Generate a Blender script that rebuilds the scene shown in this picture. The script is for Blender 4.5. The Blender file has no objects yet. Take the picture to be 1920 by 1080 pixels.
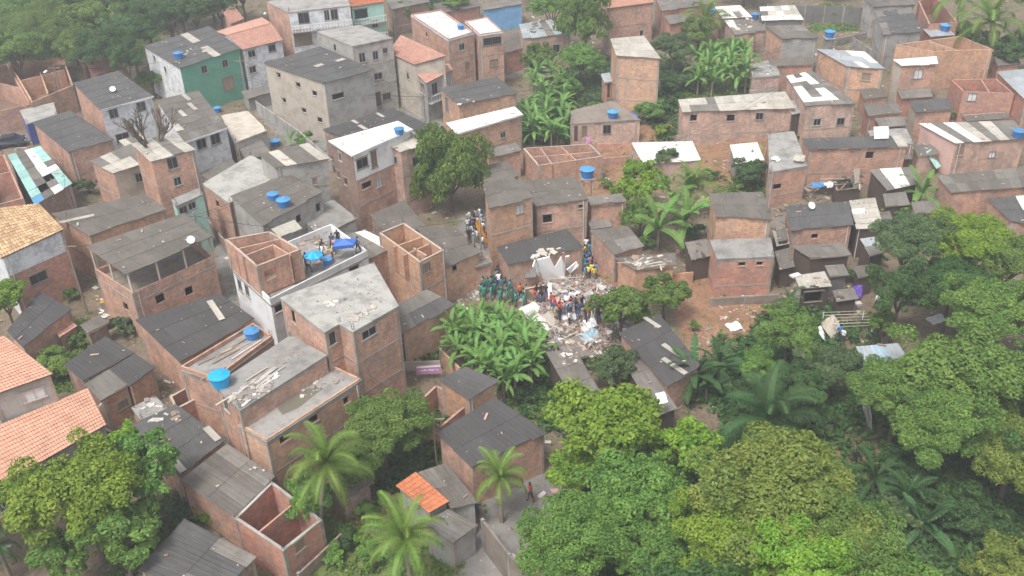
import bpy, bmesh, math, random
import numpy as np
from mathutils import Vector, Matrix
rnd = random.Random(7)
nr = np.random.RandomState(7)
S = bpy.context.scene
COL = S.collection
# ------------------------------------------------------------------ camera
FPX = 1800.0
CAM = Vector((0.0, 0.0, 46.0))
TH, RO = math.radians(31.5), math.radians(-1.9)
_F = Vector((0, math.cos(TH), -math.sin(TH)))
_R0 = Vector((1, 0, 0)); _U0 = Vector((0, math.sin(TH), math.cos(TH)))
_R = math.cos(RO) * _R0 + math.sin(RO) * _U0
_U = -math.sin(RO) * _R0 + math.cos(RO) * _U0
cd = bpy.data.cameras.new('camera'); cam = bpy.data.objects.new('camera', cd); COL.objects.link(cam)
m = Matrix((_R, _U, -_F)).transposed().to_4x4(); m.translation = CAM
cam.matrix_world = m
cd.sensor_width = 36.0; cd.lens = 36.0 * FPX / 1920.0; cd.clip_start = 0.5; cd.clip_end = 5000
S.camera = cam
# ------------------------------------------------------------------ world, sun, exposure (bright overcast)
W = bpy.data.worlds.new('World'); S.world = W; W.use_nodes = True
nt = W.node_tree; nt.nodes.clear()
sky = nt.nodes.new('ShaderNodeTexSky'); sky.sky_type = 'NISHITA'; sky.sun_disc = False
SUN_EL, SUN_ROT = math.radians(62), math.radians(215)
sky.sun_elevation = SUN_EL; sky.sun_rotation = SUN_ROT; sky.dust_density = 4.0; sky.air_density = 1.0
hs = nt.nodes.new('ShaderNodeHueSaturation'); hs.inputs['Saturation'].default_value = 0.28
bg = nt.nodes.new('ShaderNodeBackground'); bg.inputs['Strength'].default_value = 0.12
wo = nt.nodes.new('ShaderNodeOutputWorld')
nt.links.new(sky.outputs[0], hs.inputs['Color']); nt.links.new(hs.outputs[0], bg.inputs['Color']); nt.links.new(bg.outputs[0], wo.inputs[0])
sd = bpy.data.lights.new('sun', 'SUN'); sd.energy = 1.5; sd.angle = math.radians(14); sd.color = (1, .97, .92)
sun = bpy.data.objects.new('sun', sd); COL.objects.link(sun)
# direction towards the sun, measured like the sky texture (rotation from +Y towards +X)
sdir = Vector((math.sin(SUN_ROT) * math.cos(SUN_EL), math.cos(SUN_ROT) * math.cos(SUN_EL), math.sin(SUN_EL)))
sun.rotation_euler = sdir.to_track_quat('Z', 'Y').to_euler()
sun.location = (0, 60, 80)
S.view_settings.view_transform = 'Standard'; S.view_settings.look = 'None'
S.view_settings.exposure = 0.96; S.view_settings.gamma = 1.0; S.view_settings.use_curve_mapping = False
S.cycles.max_bounces = 5; S.cycles.diffuse_bounces = 3; S.cycles.volume_bounces = 0; S.cycles.transparent_max_bounces = 4
S.cycles.use_denoising = True

# ------------------------------------------------------------------ picture <-> ground
def ray(x, y):
    return (_F + (x - 960) / FPX * _R - (y - 540) / FPX * _U)
def at_z(x, y, z):
    d = ray(x, y); t = (z - CAM.z) / d.z
    return CAM + d * t
def ss(t):
    t = np.clip(t, 0, 1); return t * t * (3 - 2 * t)
def ground(x, y):
    return float(ground_np(np.array([x]), np.array([y]))[0])
def ground_np(x, y):
    g = 3.2 * ss((x - 4) / 26) * ss((y - 92) / 30)
    g = g + 1.2 * ss((y - 120) / 60)
    g = g - 1.8 * ss((x - 16) / 20) * ss((66 - y) / 18)
    g = g + 0.12 * np.sin(x * .53 + 1.3) * np.sin(y * .47) + 0.07 * np.sin(x * 1.3 + y * .9)
    return g
def on_ground(x, y, up=0.0):
    z = up
    for _ in range(6):
        p = at_z(x, y, z); z = ground(p.x, p.y) + up
    return at_z(x, y, z)
def ppm(p):                       # photo pixels per metre at a point
    return FPX / (p - CAM).dot(_F)
def project(P):
    d = P - np.array(CAM); zc = d @ np.array(_F)
    return 960 + FPX * (d @ np.array(_R)) / zc, 540 - FPX * (d @ np.array(_U)) / zc, zc

# ------------------------------------------------------------------ materials
MATS = {}
def new_mat(name):
    mt = bpy.data.materials.new(name); mt.use_nodes = True
    n = mt.node_tree.nodes; l = mt.node_tree.links
    b = n['Principled BSDF']; MATS[name] = mt
    return mt, n, l, b
def mix(n, l, fac, a, b, typ='MIX'):
    mx = n.new('ShaderNodeMix'); mx.data_type = 'RGBA'; mx.blend_type = typ
    for sock, v in ((mx.inputs[0], fac), (mx.inputs[6], a), (mx.inputs[7], b)):
        if hasattr(v, 'is_linked') or hasattr(v, 'node'): l.new(v, sock)
        elif isinstance(v, (int, float)): sock.default_value = v
        else: sock.default_value = tuple(v) + ((1,) if len(v) == 3 else ())
    return mx.outputs[2]
def noise(n, l, scale, detail=4, src='pos', rough=.6, vec=None):
    t = n.new('ShaderNodeTexNoise'); t.inputs['Scale'].default_value = scale; t.inputs['Detail'].default_value = detail
    t.inputs['Roughness'].default_value = rough
    if vec is None:
        if src == 'pos': vec = n.new('ShaderNodeNewGeometry').outputs['Position']
        else: vec = n.new('ShaderNodeTexCoord').outputs['Object']
    l.new(vec, t.inputs['Vector'])
    return t.outputs['Fac']
def ramp(n, l, fac, a, b):
    mr = n.new('ShaderNodeMapRange'); mr.inputs[1].default_value = a; mr.inputs[2].default_value = b
    l.new(fac, mr.inputs[0]); return mr.outputs[0]
def val(n, l, op, a, b):
    q = n.new('ShaderNodeMath'); q.operation = op
    for s, v in ((q.inputs[0], a), (q.inputs[1], b)):
        if isinstance(v, (int, float)): s.default_value = v
        else: l.new(v, s)
    return q.outputs[0]
def dk(c, k): return tuple(max(0, x * k) for x in c)
def orand(n): return n.new('ShaderNodeObjectInfo').outputs['Random']

def m_plain(name, c, rough=.85, rv=.12, stain=.35, stain_col=None, scale=.7, metal=0, bump=0):
    """painted / cement surface: per-object tint, blotchy dirt and streaks"""
    mt, n, l, b = new_mat(name)
    c1 = mix(n, l, orand(n), dk(c, 1 - rv), dk(c, 1 + rv))
    f = ramp(n, l, noise(n, l, scale, 8, rough=.72), .45, .66)
    f = val(n, l, 'MULTIPLY', f, stain)
    sc = stain_col or dk(c, .38)
    c2 = mix(n, l, f, c1, sc)
    g = ramp(n, l, noise(n, l, 5.0, 6, rough=.8), .48, .66)
    c3 = mix(n, l, val(n, l, 'MULTIPLY', g, stain * .45), c2, dk(sc, 1.25))
    l.new(c3, b.inputs['Base Color']); b.inputs['Roughness'].default_value = rough; b.inputs['Metallic'].default_value = metal
    if bump:
        bp = n.new('ShaderNodeBump'); bp.inputs['Strength'].default_value = bump; bp.inputs['Distance'].default_value = .03
        l.new(noise(n, l, 9, 4), bp.inputs['Height']); l.new(bp.outputs[0], b.inputs['Normal'])
    return mt
def m_brick(name, c1, c2, mortar, stain=.5, damp=(.16, .12, .1)):
    mt, n, l, b = new_mat(name)
    uv = n.new('ShaderNodeUVMap').outputs[0]
    br = n.new('ShaderNodeTexBrick'); l.new(uv, br.inputs['Vector'])
    br.inputs['Scale'].default_value = 1.0
    br.inputs['Brick Width'].default_value = .34; br.inputs['Row Height'].default_value = .23; br.inputs['Bias'].default_value = -.1
    br.inputs['Mortar Size'].default_value = .022; br.inputs['Mortar Smooth'].default_value = .3
    br.inputs['Color1'].default_value = (*c1, 1); br.inputs['Color2'].default_value = (*c2, 1); br.inputs['Mortar'].default_value = (*mortar, 1)
    c = mix(n, l, val(n, l, 'MULTIPLY', ramp(n, l, noise(n, l, .55, 6, rough=.7), .42, .68), stain), br.outputs['Color'], damp)
    # rain streaks: noise stretched along the height
    mp = n.new('ShaderNodeMapping'); mp.inputs['Scale'].default_value = (2.6, .35, 1); l.new(uv, mp.inputs['Vector'])
    st = ramp(n, l, noise(n, l, 1.0, 4, vec=mp.outputs[0]), .5, .72)
    c = mix(n, l, val(n, l, 'MULTIPLY', st, stain * .8), c, (.24, .2, .17))
    w = ramp(n, l, noise(n, l, 1.3, 6, rough=.8), .53, .62)
    c = mix(n, l, val(n, l, 'MULTIPLY', w, .55), c, (.40, .33, .28))
    w = ramp(n, l, noise(n, l, 7, 4, rough=.8), .50, .66)
    c = mix(n, l, val(n, l, 'MULTIPLY', w, .38), c, (.14, .095, .075))
    tone = n.new('ShaderNodeHueSaturation'); l.new(c, tone.inputs['Color'])
    l.new(ramp(n, l, orand(n), -.2, 1.1), tone.inputs['Fac'])
    tone.inputs['Hue'].default_value = .502; tone.inputs['Value'].default_value = 1.15; tone.inputs['Saturation'].default_value = .86
    l.new(tone.outputs[0], b.inputs['Base Color']); b.inputs['Roughness'].default_value = .92
    bp = n.new('ShaderNodeBump'); bp.inputs['Strength'].default_value = .5; bp.inputs['Distance'].default_value = .02
    l.new(br.outputs['Fac'], bp.inputs['Height']); bp.invert = True
    l.new(bp.outputs[0], b.inputs['Normal'])
    return mt
def m_sheet(name, c, rv=.12, stain=.4, light=.0, metal=0, rough=.8):
    """corrugated fibre cement / zinc: each sheet is an object, so it gets a tint of its own"""
    mt, n, l, b = new_mat(name)
    r = orand(n)
    c1 = mix(n, l, r, dk(c, 1 - rv), dk(c, 1 + rv))
    f = ramp(n, l, noise(n, l, 1.1, 6, rough=.7), .45, .7)
    c2 = mix(n, l, val(n, l, 'MULTIPLY', f, stain), c1, (c[0] * .42 + .01, c[1] * .40 + .01, c[2] * .34 + .005))
    c2 = mix(n, l, val(n, l, 'MULTIPLY', ramp(n, l, noise(n, l, .28, 5, rough=.7), .46, .6), stain * .75), c2, (c[0] * .5, c[1] * .48, c[2] * .42))
    uv = n.new('ShaderNodeUVMap').outputs[0]
    mp = n.new('ShaderNodeMapping'); mp.inputs['Scale'].default_value = (7, .5, 1); l.new(uv, mp.inputs['Vector'])
    st = ramp(n, l, noise(n, l, 1.0, 4, vec=mp.outputs[0]), .42, .75)
    c3 = mix(n, l, val(n, l, 'MULTIPLY', st, .5), c2, dk(c, 1.4)); c3 = mix(n, l, val(n, l, 'MULTIPLY', ramp(n, l, noise(n, l, 6, 5, rough=.8), .52, .72), .45), c3, (c[0] * .6 + .09, c[1] * .6 + .075, c[2] * .6 + .06))
    l.new(c3, b.inputs['Base Color']); b.inputs['Roughness'].default_value = rough; b.inputs['Metallic'].default_value = metal
    wv = n.new('ShaderNodeTexWave'); wv.wave_type = 'BANDS'; wv.bands_direction = 'X'; wv.inputs['Scale'].default_value = 1.8
    l.new(uv, wv.inputs['Vector'])
    bp = n.new('ShaderNodeBump'); bp.inputs['Strength'].default_value = .2; bp.inputs['Distance'].default_value = .03
    l.new(wv.outputs['Fac'], bp.inputs['Height']); l.new(bp.outputs[0], b.inputs['Normal'])
    return mt
def m_leaf(name, c, c2, trans=.34, hue=.03):
    mt, n, l, b = new_mat(name)
    at = n.new('ShaderNodeAttribute'); at.attribute_name = 'var'
    nz = noise(n, l, .9, 4, src='obj')
    f = val(n, l, 'ADD', val(n, l, 'MULTIPLY', at.outputs['Fac'], .6), val(n, l, 'MULTIPLY', ramp(n, l, nz, .35, .7), .4))
    col = mix(n, l, f, c, c2)
    h = n.new('ShaderNodeHueSaturation'); l.new(col, h.inputs['Color'])
    l.new(val(n, l, 'ADD', val(n, l, 'MULTIPLY', orand(n), hue), .5 - hue / 2), h.inputs['Hue'])
    l.new(val(n, l, 'ADD', val(n, l, 'MULTIPLY', orand(n), .3), .85), h.inputs['Value'])
    l.new(h.outputs[0], b.inputs['Base Color']); b.inputs['Roughness'].default_value = .55
    b.inputs['Specular IOR Level'].default_value = .35
    tr = n.new('ShaderNodeBsdfTranslucent'); l.new(h.outputs[0], tr.inputs['Color'])
    ms = n.new('ShaderNodeMixShader'); ms.inputs[0].default_value = trans
    l.new(b.outputs[0], ms.inputs[1]); l.new(tr.outputs[0], ms.inputs[2])
    l.new(ms.outputs[0], n['Material Output'].inputs['Surface'])
    return mt

m_brick('brick', (.64, .29, .175), (.42, .18, .105), (.46, .36, .28), .72)
m_brick('brick_red', (.60, .22, .135), (.42, .145, .09), (.36, .24, .18), .6)
m_brick('brick_pale', (.63, .36, .255), (.44, .235, .165), (.54, .45, .38), .75)
m_brick('brick_orange', (.67, .325, .16), (.46, .21, .105), (.48, .36, .26), .6)
m_brick('brick_dark', (.29, .165, .115), (.19, .11, .08), (.22, .18, .15), .75)
m_plain('concrete', (.30, .285, .265), stain=.75, bump=.3)
m_plain('concrete_light', (.40, .385, .355), stain=.8, bump=.3)
m_plain('concrete_dark', (.17, .16, .15), stain=.5, bump=.3)
m_plain('concrete_brown', (.27, .225, .185), stain=.7, bump=.3)
m_plain('render_gray', (.37, .36, .34), stain=.85, stain_col=(.2, .19, .17))
m_plain('render_beige', (.47, .42, .355), stain=.8, stain_col=(.3, .25, .2))
m_plain('paint_white', (.70, .70, .70), stain=.6, stain_col=(.36, .36, .36))
m_plain('paint_white_stained', (.68, .70, .72), stain=.75, stain_col=(.26, .27, .28), scale=1.2)
m_plain('paint_green', (.12, .36, .25), stain=.6, stain_col=(.10, .24, .18))
m_plain('paint_mint', (.42, .66, .58), stain=.3)
m_plain('paint_blue', (.05, .08, .32), stain=.15)
m_plain('paint_skyblue', (.16, .36, .60), stain=.35)
m_plain('paint_pink', (.58, .38, .33), stain=.35)
m_plain('cement_cap', (.46, .36, .29), stain=.5)
m_plain('frame_cement', (.38, .31, .26), stain=.7)
m_sheet('sheet_dark', (.058, .055, .054), .14)
m_sheet('sheet_charcoal', (.080, .078, .077), .13, .6)
m_sheet('sheet_brown', (.125, .110, .095), .14, .6)
m_sheet('sheet_gray', (.17, .155, .138), .18, .7)
m_sheet('sheet_pale', (.42, .39, .34), .16, .55)
m_sheet('sheet_white', (.66, .65, .61), .07, .3)
m_sheet('sheet_zinc', (.40, .43, .45), .15, .35, metal=.3, rough=.5)
m_sheet('sheet_blue', (.34, .46, .54), .15, .5)
m_sheet('sheet_mint', (.28, .48, .44), .2, .3)
m_plain('sheet_flatblue', (.10, .30, .55), stain=.2)
def m_tile(name, a, b2):
    mt, n, l, b = new_mat(name)
    at = n.new('ShaderNodeAttribute'); at.attribute_name = 'var'
    c = mix(n, l, at.outputs['Fac'], a, b2)
    c = mix(n, l, val(n, l, 'MULTIPLY', ramp(n, l, noise(n, l, .8, 6), .5, .72), .45), c, dk(a, .5))
    l.new(c, b.inputs['Base Color']); b.inputs['Roughness'].default_value = .85
m_tile('tile_salmon', (.52, .28, .19), (.60, .33, .23))
m_tile('tile_pink', (.43, .22, .16), (.55, .31, .24))
m_tile('tile_orange', (.55, .20, .09), (.44, .14, .065))
m_tile('tile_tan', (.36, .22, .12), (.60, .42, .24))
m_plain('soil_floor', (.20, .13, .09), stain=.4)
m_plain('wood', (.28, .21, .15), stain=.4, rv=.3)
m_plain('wood_pale', (.48, .42, .34), stain=.3, rv=.25)
m_plain('wood_dark', (.09, .065, .05), stain=.3)
m_plain('metal_gray', (.30, .31, .32), stain=.2, rough=.5, metal=.4)
m_plain('window_frame', (.30, .28, .26), stain=.3, rv=.5)
m_plain('tank_blue', (.035, .19, .50), stain=.12, rough=.45, rv=.25)
m_plain('tank_cyan', (.01, .36, .72), stain=.05, rough=.4, rv=.05)
m_plain('tank_lid', (.07, .28, .56), stain=.15, rough=.45, rv=.25)
m_plain('tarp_blue', (.03, .13, .45), stain=.15, rough=.5)
m_plain('plastic_white', (.80, .80, .80), stain=.1, rough=.5)
m_plain('cloth_purple', (.18, .10, .50), stain=.1)
m_plain('banner_pink', (.55, .28, .50), stain=.1)
m_plain('plastic_yellow', (.75, .55, .03), stain=.1)
m_plain('cloth_orange', (.75, .36, .03), stain=.1)
m_plain('bark', (.13, .10, .075), stain=.4, rv=.2)
m_plain('bark_pale', (.26, .22, .17), stain=.4, rv=.2)
m_plain('rubber', (.02, .02, .02), stain=0)
m_plain('car_paint_dark', (.02, .025, .04), stain=0, rough=.25)
m_plain('car_paint_white', (.7, .7, .7), stain=0, rough=.3)
m_plain('rubble_white', (.56, .53, .49), stain=.6, rv=.3); m_plain('rubble_pink', (.42, .27, .22), stain=.4, rv=.3); m_plain('rubble_gray', (.27, .24, .22), stain=.5, rv=.3)
mt, n, l, b = new_mat('glass_dark'); b.inputs['Base Color'].default_value = (.02, .025, .03, 1); b.inputs['Roughness'].default_value = .15
mt, n, l, b = new_mat('dark_inside'); b.inputs['Base Color'].default_value = (.015, .013, .012, 1); b.inputs['Roughness'].default_value = .9
mt, n, l, b = new_mat('puddle'); b.inputs['Base Color'].default_value = (.16, .15, .11, 1); b.inputs['Roughness'].default_value = .12
m_leaf('leaf_mid', (0.054, 0.138, 0.026), (0.252, 0.396, 0.072))
m_leaf('leaf_lime', (0.081, 0.188, 0.015), (0.338, 0.475, 0.050))
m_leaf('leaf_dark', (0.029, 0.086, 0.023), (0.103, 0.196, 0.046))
m_leaf('leaf_yellow', (0.072, 0.168, 0.026), (0.324, 0.384, 0.072))
m_leaf('leaf_olive', (0.062, 0.144, 0.027), (0.237, 0.350, 0.069))
m_leaf('leaf_gray', (0.048, 0.108, 0.042), (0.180, 0.264, 0.096))
m_leaf('leaf_banana', (.08, .20, .04), (.24, .42, .10), .35, .03)
m_leaf('leaf_palm', (.07, .15, .025), (.24, .34, .06), .3, .03)
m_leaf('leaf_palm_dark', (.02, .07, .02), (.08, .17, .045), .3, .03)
m_leaf('leaf_straw', (.20, .19, .06), (.36, .34, .12), .3, .02)

# ------------------------------------------------------------------ mesh building
class MB:
    def __init__(s): s.v = []; s.f = []; s.uv = []; s.var = None
    def quad(s, a, b, c, d, uv=None):
        i = len(s.v); s.v += [tuple(a), tuple(b), tuple(c), tuple(d)]; s.f.append((i, i + 1, i + 2, i + 3))
        s.uv += uv or [(0, 0), (1, 0), (1, 1), (0, 1)]
    def tri(s, a, b, c, uv=None):
        i = len(s.v); s.v += [tuple(a), tuple(b), tuple(c)]; s.f.append((i, i + 1, i + 2)); s.uv += uv or [(0, 0), (1, 0), (.5, 1)]
    def prism(s, pts, z0, z1, cap=True):          # pts 2D; z1 may be a list
        n = len(pts)
        ar = sum(pts[i][0] * pts[(i + 1) % n][1] - pts[(i + 1) % n][0] * pts[i][1] for i in range(n))
        zt = list(z1) if hasattr(z1, '__len__') else [z1] * n
        zb = list(z0) if hasattr(z0, '__len__') else [z0] * n
        if ar < 0: pts = pts[::-1]; zt = zt[::-1]; zb = zb[::-1]
        u = 0
        for i in range(n):
            j = (i + 1) % n; L = math.hypot(pts[j][0] - pts[i][0], pts[j][1] - pts[i][1])
            s.quad((*pts[i], zb[i]), (*pts[j], zb[j]), (*pts[j], zt[j]), (*pts[i], zt[i]), [(u, zb[i]), (u + L, zb[j]), (u + L, zt[j]), (u, zt[i])]); u += L
        if cap:
            k = len(s.v); s.v += [(*pts[i], zt[i]) for i in range(n)]; s.f.append(tuple(range(k, k + n))); s.uv += [(p[0], p[1]) for p in pts]
            k = len(s.v); s.v += [(*pts[i], zb[i]) for i in range(n)][::-1]; s.f.append(tuple(range(k, k + n))); s.uv += [(p[0], p[1]) for p in pts][::-1]
    def obox(s, c, ax, ay, az):                    # oriented box from centre and three half axes
        c = Vector(c); ax, ay, az = Vector(ax), Vector(ay), Vector(az)
        P = [c + sx * ax + sy * ay + sz * az for sz in (-1, 1) for sy in (-1, 1) for sx in (-1, 1)]
        for q in ((0, 2, 3, 1), (4, 5, 7, 6), (0, 1, 5, 4), (2, 6, 7, 3), (0, 4, 6, 2), (1, 3, 7, 5)):
            s.quad(*[P[i] for i in q])
    def bar(s, a, b, r, n=5, r2=None):
        a, b = Vector(a), Vector(b); d = (b - a)
        if d.length < 1e-6: return
        d.normalize(); u = d.orthogonal().normalized(); w = d.cross(u); r2 = r if r2 is None else r2
        i = len(s.v)
        for k in range(n):
            q = 2 * math.pi * k / n; o = math.cos(q) * u + math.sin(q) * w
            s.v += [tuple(a + o * r), tuple(b + o * r2)]
        for k in range(n):
            j = (k + 1) % n; s.f.append((i + 2 * k, i + 2 * j, i + 2 * j + 1, i + 2 * k + 1)); s.uv += [(0, 0), (1, 0), (1, 1), (0, 1)]
        s.f.append(tuple(i + 2 * k for k in range(n))[::-1]); s.uv += [(0, 0)] * n
        s.f.append(tuple(i + 2 * k + 1 for k in range(n))); s.uv += [(0, 0)] * n
    def mesh(s, name, mats):
        me = bpy.data.meshes.new(name); me.from_pydata(s.v, [], s.f)
        ul = me.uv_layers.new(name='UVMap'); ul.data.foreach_set('uv', np.array(s.uv, dtype=np.float32).ravel())
        for x in (mats if isinstance(mats, (list, tuple)) else [mats]): me.materials.append(MATS[x])
        if s.var is not None:
            a = me.attributes.new('var', 'FLOAT', 'FACE'); a.data.foreach_set('value', np.array(s.var, dtype=np.float32))
        return me
    def build(s, name, mats, parent=None):
        """vertices are in world space; the object is put at its parent's place (or at its own base)"""
        if parent is not None: base = Vector(parent['_b'])
        else:
            V = np.array(s.v); base = Vector(((V[:, 0].min() + V[:, 0].max()) / 2, (V[:, 1].min() + V[:, 1].max()) / 2, V[:, 2].min()))
        bx, by, bz = base
        s.v = [(x - bx, y - by, z - bz) for x, y, z in s.v]
        o = bpy.data.objects.new(name, s.mesh(name, mats)); COL.objects.link(o)
        if parent is not None:
            o.parent = parent; o['_b'] = tuple(base)
        else: o.location = base; o['_b'] = tuple(base)
        return o
def tag(o, label, cat, group=None):
    o['label'] = label; o['category'] = cat
    if group: o['group'] = group
    return o
def empty(name, loc, label=None, cat=None, group=None, rz=0):
    o = bpy.data.objects.new(name, None); COL.objects.link(o); o.location = loc; o.rotation_euler = (0, 0, rz); o['_b'] = tuple(loc)
    o.empty_display_size = .5
    if label: tag(o, label, cat, group)
    return o
def link_mesh(name, me, parent=None, loc=(0, 0, 0), rot=(0, 0, 0), sc=(1, 1, 1), mat=None):
    o = bpy.data.objects.new(name, me); COL.objects.link(o)
    if parent is not None: o.parent = parent
    o.location = loc; o.rotation_euler = rot; o.scale = sc
    if mat:
        o.material_slots[0].link = 'OBJECT'; o.material_slots[0].material = MATS[mat]
    return o
def offset_poly(P, d):            # P clockwise seen from above; d > 0 grows inwards
    n = len(P); out = []
    for i in range(n):
        a, b, c = Vector(P[i - 1]), Vector(P[i]), Vector(P[(i + 1) % n])
        e1 = (b - a).normalized(); e2 = (c - b).normalized()
        n1 = Vector((e1.y, -e1.x)); n2 = Vector((e2.y, -e2.x))   # inward normals for clockwise order
        k = 1 + n1.dot(n2); mt = (n1 + n2) / max(k, .35)
        out.append(b + mt * d)
    return out
# ------------------------------------------------------------------ ground
def axis(a, b, step, lo, hi):
    c = list(np.arange(a, b, step)); s = step
    q = [c[0]]
    while q[-1] > lo: s *= 1.5; q.append(q[-1] - s)
    s = step; w = [c[-1]]
    while w[-1] < hi: s *= 1.5; w.append(w[-1] + s)
    return np.array(q[:0:-1] + c + w[1:])
gx = axis(-80, 90, .75, -1500, 1500); gy = axis(28, 205, .75, -900, 2600)
GX, GY = np.meshgrid(gx, gy); V = np.stack([GX.ravel(), GY.ravel(), ground_np(GX.ravel(), GY.ravel())], 1)
nx_, ny_ = len(gx), len(gy)
I = np.arange(nx_ * ny_).reshape(ny_, nx_)
Fq = np.stack([I[:-1, :-1].ravel(), I[:-1, 1:].ravel(), I[1:, 1:].ravel(), I[1:, :-1].ravel()], 1)
me = bpy.data.meshes.new('ground'); me.vertices.add(len(V)); me.vertices.foreach_set('co', V.ravel())
me.loops.add(Fq.size); me.loops.foreach_set('vertex_index', Fq.ravel()); me.polygons.add(len(Fq))
me.polygons.foreach_set('loop_start', np.arange(0, Fq.size, 4)); me.polygons.foreach_set('loop_total', np.full(len(Fq), 4)); me.update(calc_edges=True)
me.polygons.foreach_set('use_smooth', np.ones(len(Fq), bool))
def inpoly(X, Y, poly):
    ins = np.zeros(len(X), bool); j = len(poly) - 1
    for i in range(len(poly)):
        xi, yi = poly[i]; xj, yj = poly[j]
        c = ((yi > Y) != (yj > Y)); ins ^= c & (X < (xj - xi) * (Y - yi) / (yj - yi + 1e-9) + xi); j = i
    return ins
PX, PY, PZ = project(V); PX[PZ < 1] = -1e5
RED = [[(1085, 300), (1180, 255), (1200, 330), (1180, 400), (1095, 370)], [(1310, 250), (1440, 215), (1450, 330), (1330, 360), (1300, 300)],
       [(1265, 525), (1345, 495), (1440, 550), (1430, 640), (1390, 665), (1280, 670)], [(1545, 730), (1650, 760), (1660, 880), (1570, 870)], [(1105, 480), (1170, 490), (1170, 550), (1105, 550)],
       [(1160, 230), (1270, 235), (1270, 265), (1160, 265)], [(1000, 500), (1130, 500), (1150, 650), (1010, 640)], [(600, 900), (720, 860), (760, 960), (640, 1000)]]
GRASS = [[(-600, -300), (330, -300), (300, 110), (-600, 140)], [(1090, 860), (1500, 780), (2600, 500), (2600, 1500), (1080, 1500)], [(1240, 130), (1430, 130), (1430, 190), (1270, 190)],
         [(1510, 10), (1600, 10), (1610, 60), (1520, 60)], [(30, 600), (200, 600), (190, 730), (60, 740)], [(560, 940), (860, 950), (860, 1400), (-600, 1500), (560, 1050)], [(600, 780), (850, 780), (860, 900), (620, 960)],
         [(1340, 330), (1480, 300), (1480, 370), (1340, 390)], [(930, 690), (1050, 640), (1060, 800), (960, 800)], [(970, 200), (1080, 150), (1080, 270), (970, 270)], [(1425, 590), (1560, 570), (1560, 760), (1300, 760), (1310, 680), (1400, 660)]]
PAVE = [[(385, 395), (430, 400), (520, 650), (440, 640)], [(440, 165), (520, 150), (640, 270), (560, 300)], [(860, 990), (1000, 990), (1010, 1300), (850, 1300)], [(905, 890), (1045, 880), (1050, 990), (920, 990)],
        [(735, 180), (830, 200), (840, 300), (800, 300)], [(860, 400), (930, 400), (960, 560), (880, 560)], [(520, 170), (560, 230), (640, 300), (600, 330)], [(930, 100), (1000, 100), (1000, 140), (930, 150)]]
cols = np.zeros((len(V), 4), np.float32); cols[:, 3] = 1
for k, L in enumerate((RED, GRASS, PAVE)):
    for p in L: cols[inpoly(PX, PY, p), k] = 1
# soften the borders of the three soils
G3 = cols.reshape(ny_, nx_, 4)
for _ in range(2):
    G3[1:-1, 1:-1] = (G3[1:-1, 1:-1] + G3[:-2, 1:-1] + G3[2:, 1:-1] + G3[1:-1, :-2] + G3[1:-1, 2:]) / 5
ca = me.color_attributes.new('soil', 'FLOAT_COLOR', 'POINT'); ca.data.foreach_set('color', G3.reshape(-1, 4).ravel())
mt, n, l, b = new_mat('ground')
at = n.new('ShaderNodeAttribute'); at.attribute_name = 'soil'; sp = n.new('ShaderNodeSeparateColor'); l.new(at.outputs['Color'], sp.inputs[0])
nf = noise(n, l, .5, 8, rough=.7); nf2 = noise(n, l, 3.5, 5)
base = mix(n, l, ramp(n, l, nf, .35, .65), (.13, .09, .065), (.23, .165, .12))
base = mix(n, l, ramp(n, l, nf2, .52, .62), base, (.075, .10, .032))
red = mix(n, l, ramp(n, l, nf, .35, .65), (.21, .105, .06), (.34, .18, .11)); red = mix(n, l, ramp(n, l, nf2, .50, .62), red, (.15, .12, .06))
grs = mix(n, l, ramp(n, l, nf, .4, .62), (.055, .095, .022), (.16, .19, .05)); grs = mix(n, l, ramp(n, l, nf2, .58, .7), grs, (.20, .15, .09))
pav = mix(n, l, ramp(n, l, nf, .35, .65), (.16, .15, .14), (.25, .235, .215))
def soft(sock): return ramp(n, l, val(n, l, 'ADD', sock, val(n, l, 'MULTIPLY', val(n, l, 'SUBTRACT', nf2, .5), .9)), .35, .65)
c = mix(n, l, soft(sp.outputs[1]), base, grs); c = mix(n, l, soft(sp.outputs[0]), c, red); c = mix(n, l, soft(sp.outputs[2]), c, pav)
l.new(c, b.inputs['Base Color']); b.inputs['Roughness'].default_value = .95
bp = n.new('ShaderNodeBump'); bp.inputs['Strength'].default_value = .7; bp.inputs['Distance'].default_value = .15; l.new(nf2, bp.inputs['Height']); l.new(bp.outputs[0], b.inputs['Normal'])
me.materials.append(mt)
gob = bpy.data.objects.new('ground', me); COL.objects.link(gob); gob['kind'] = 'structure'
# ------------------------------------------------------------------ air
hz = MB(); hz.prism([(-110, -14), (120, -14), (120, 290), (-110, 290)], -4, 48.5)
hme = bpy.data.meshes.new('haze'); hme.from_pydata(hz.v, [], hz.f); bmh = bmesh.new(); bmh.from_mesh(hme); bmesh.ops.remove_doubles(bmh, verts=bmh.verts, dist=.001); bmesh.ops.recalc_face_normals(bmh, faces=bmh.faces); bmh.to_mesh(hme); bmh.free()
mt, n, l, b = new_mat('haze'); n.remove(b)
pv = n.new('ShaderNodeVolumePrincipled'); pv.inputs['Color'].default_value = (.93, .95, 1, 1); pv.inputs['Density'].default_value = .0010; pv.inputs['Anisotropy'].default_value = .1
l.new(pv.outputs[0], n['Material Output'].inputs['Volume']); hme.materials.append(mt)
ho = bpy.data.objects.new('haze', hme); COL.objects.link(ho); ho['kind'] = 'stuff'
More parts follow.
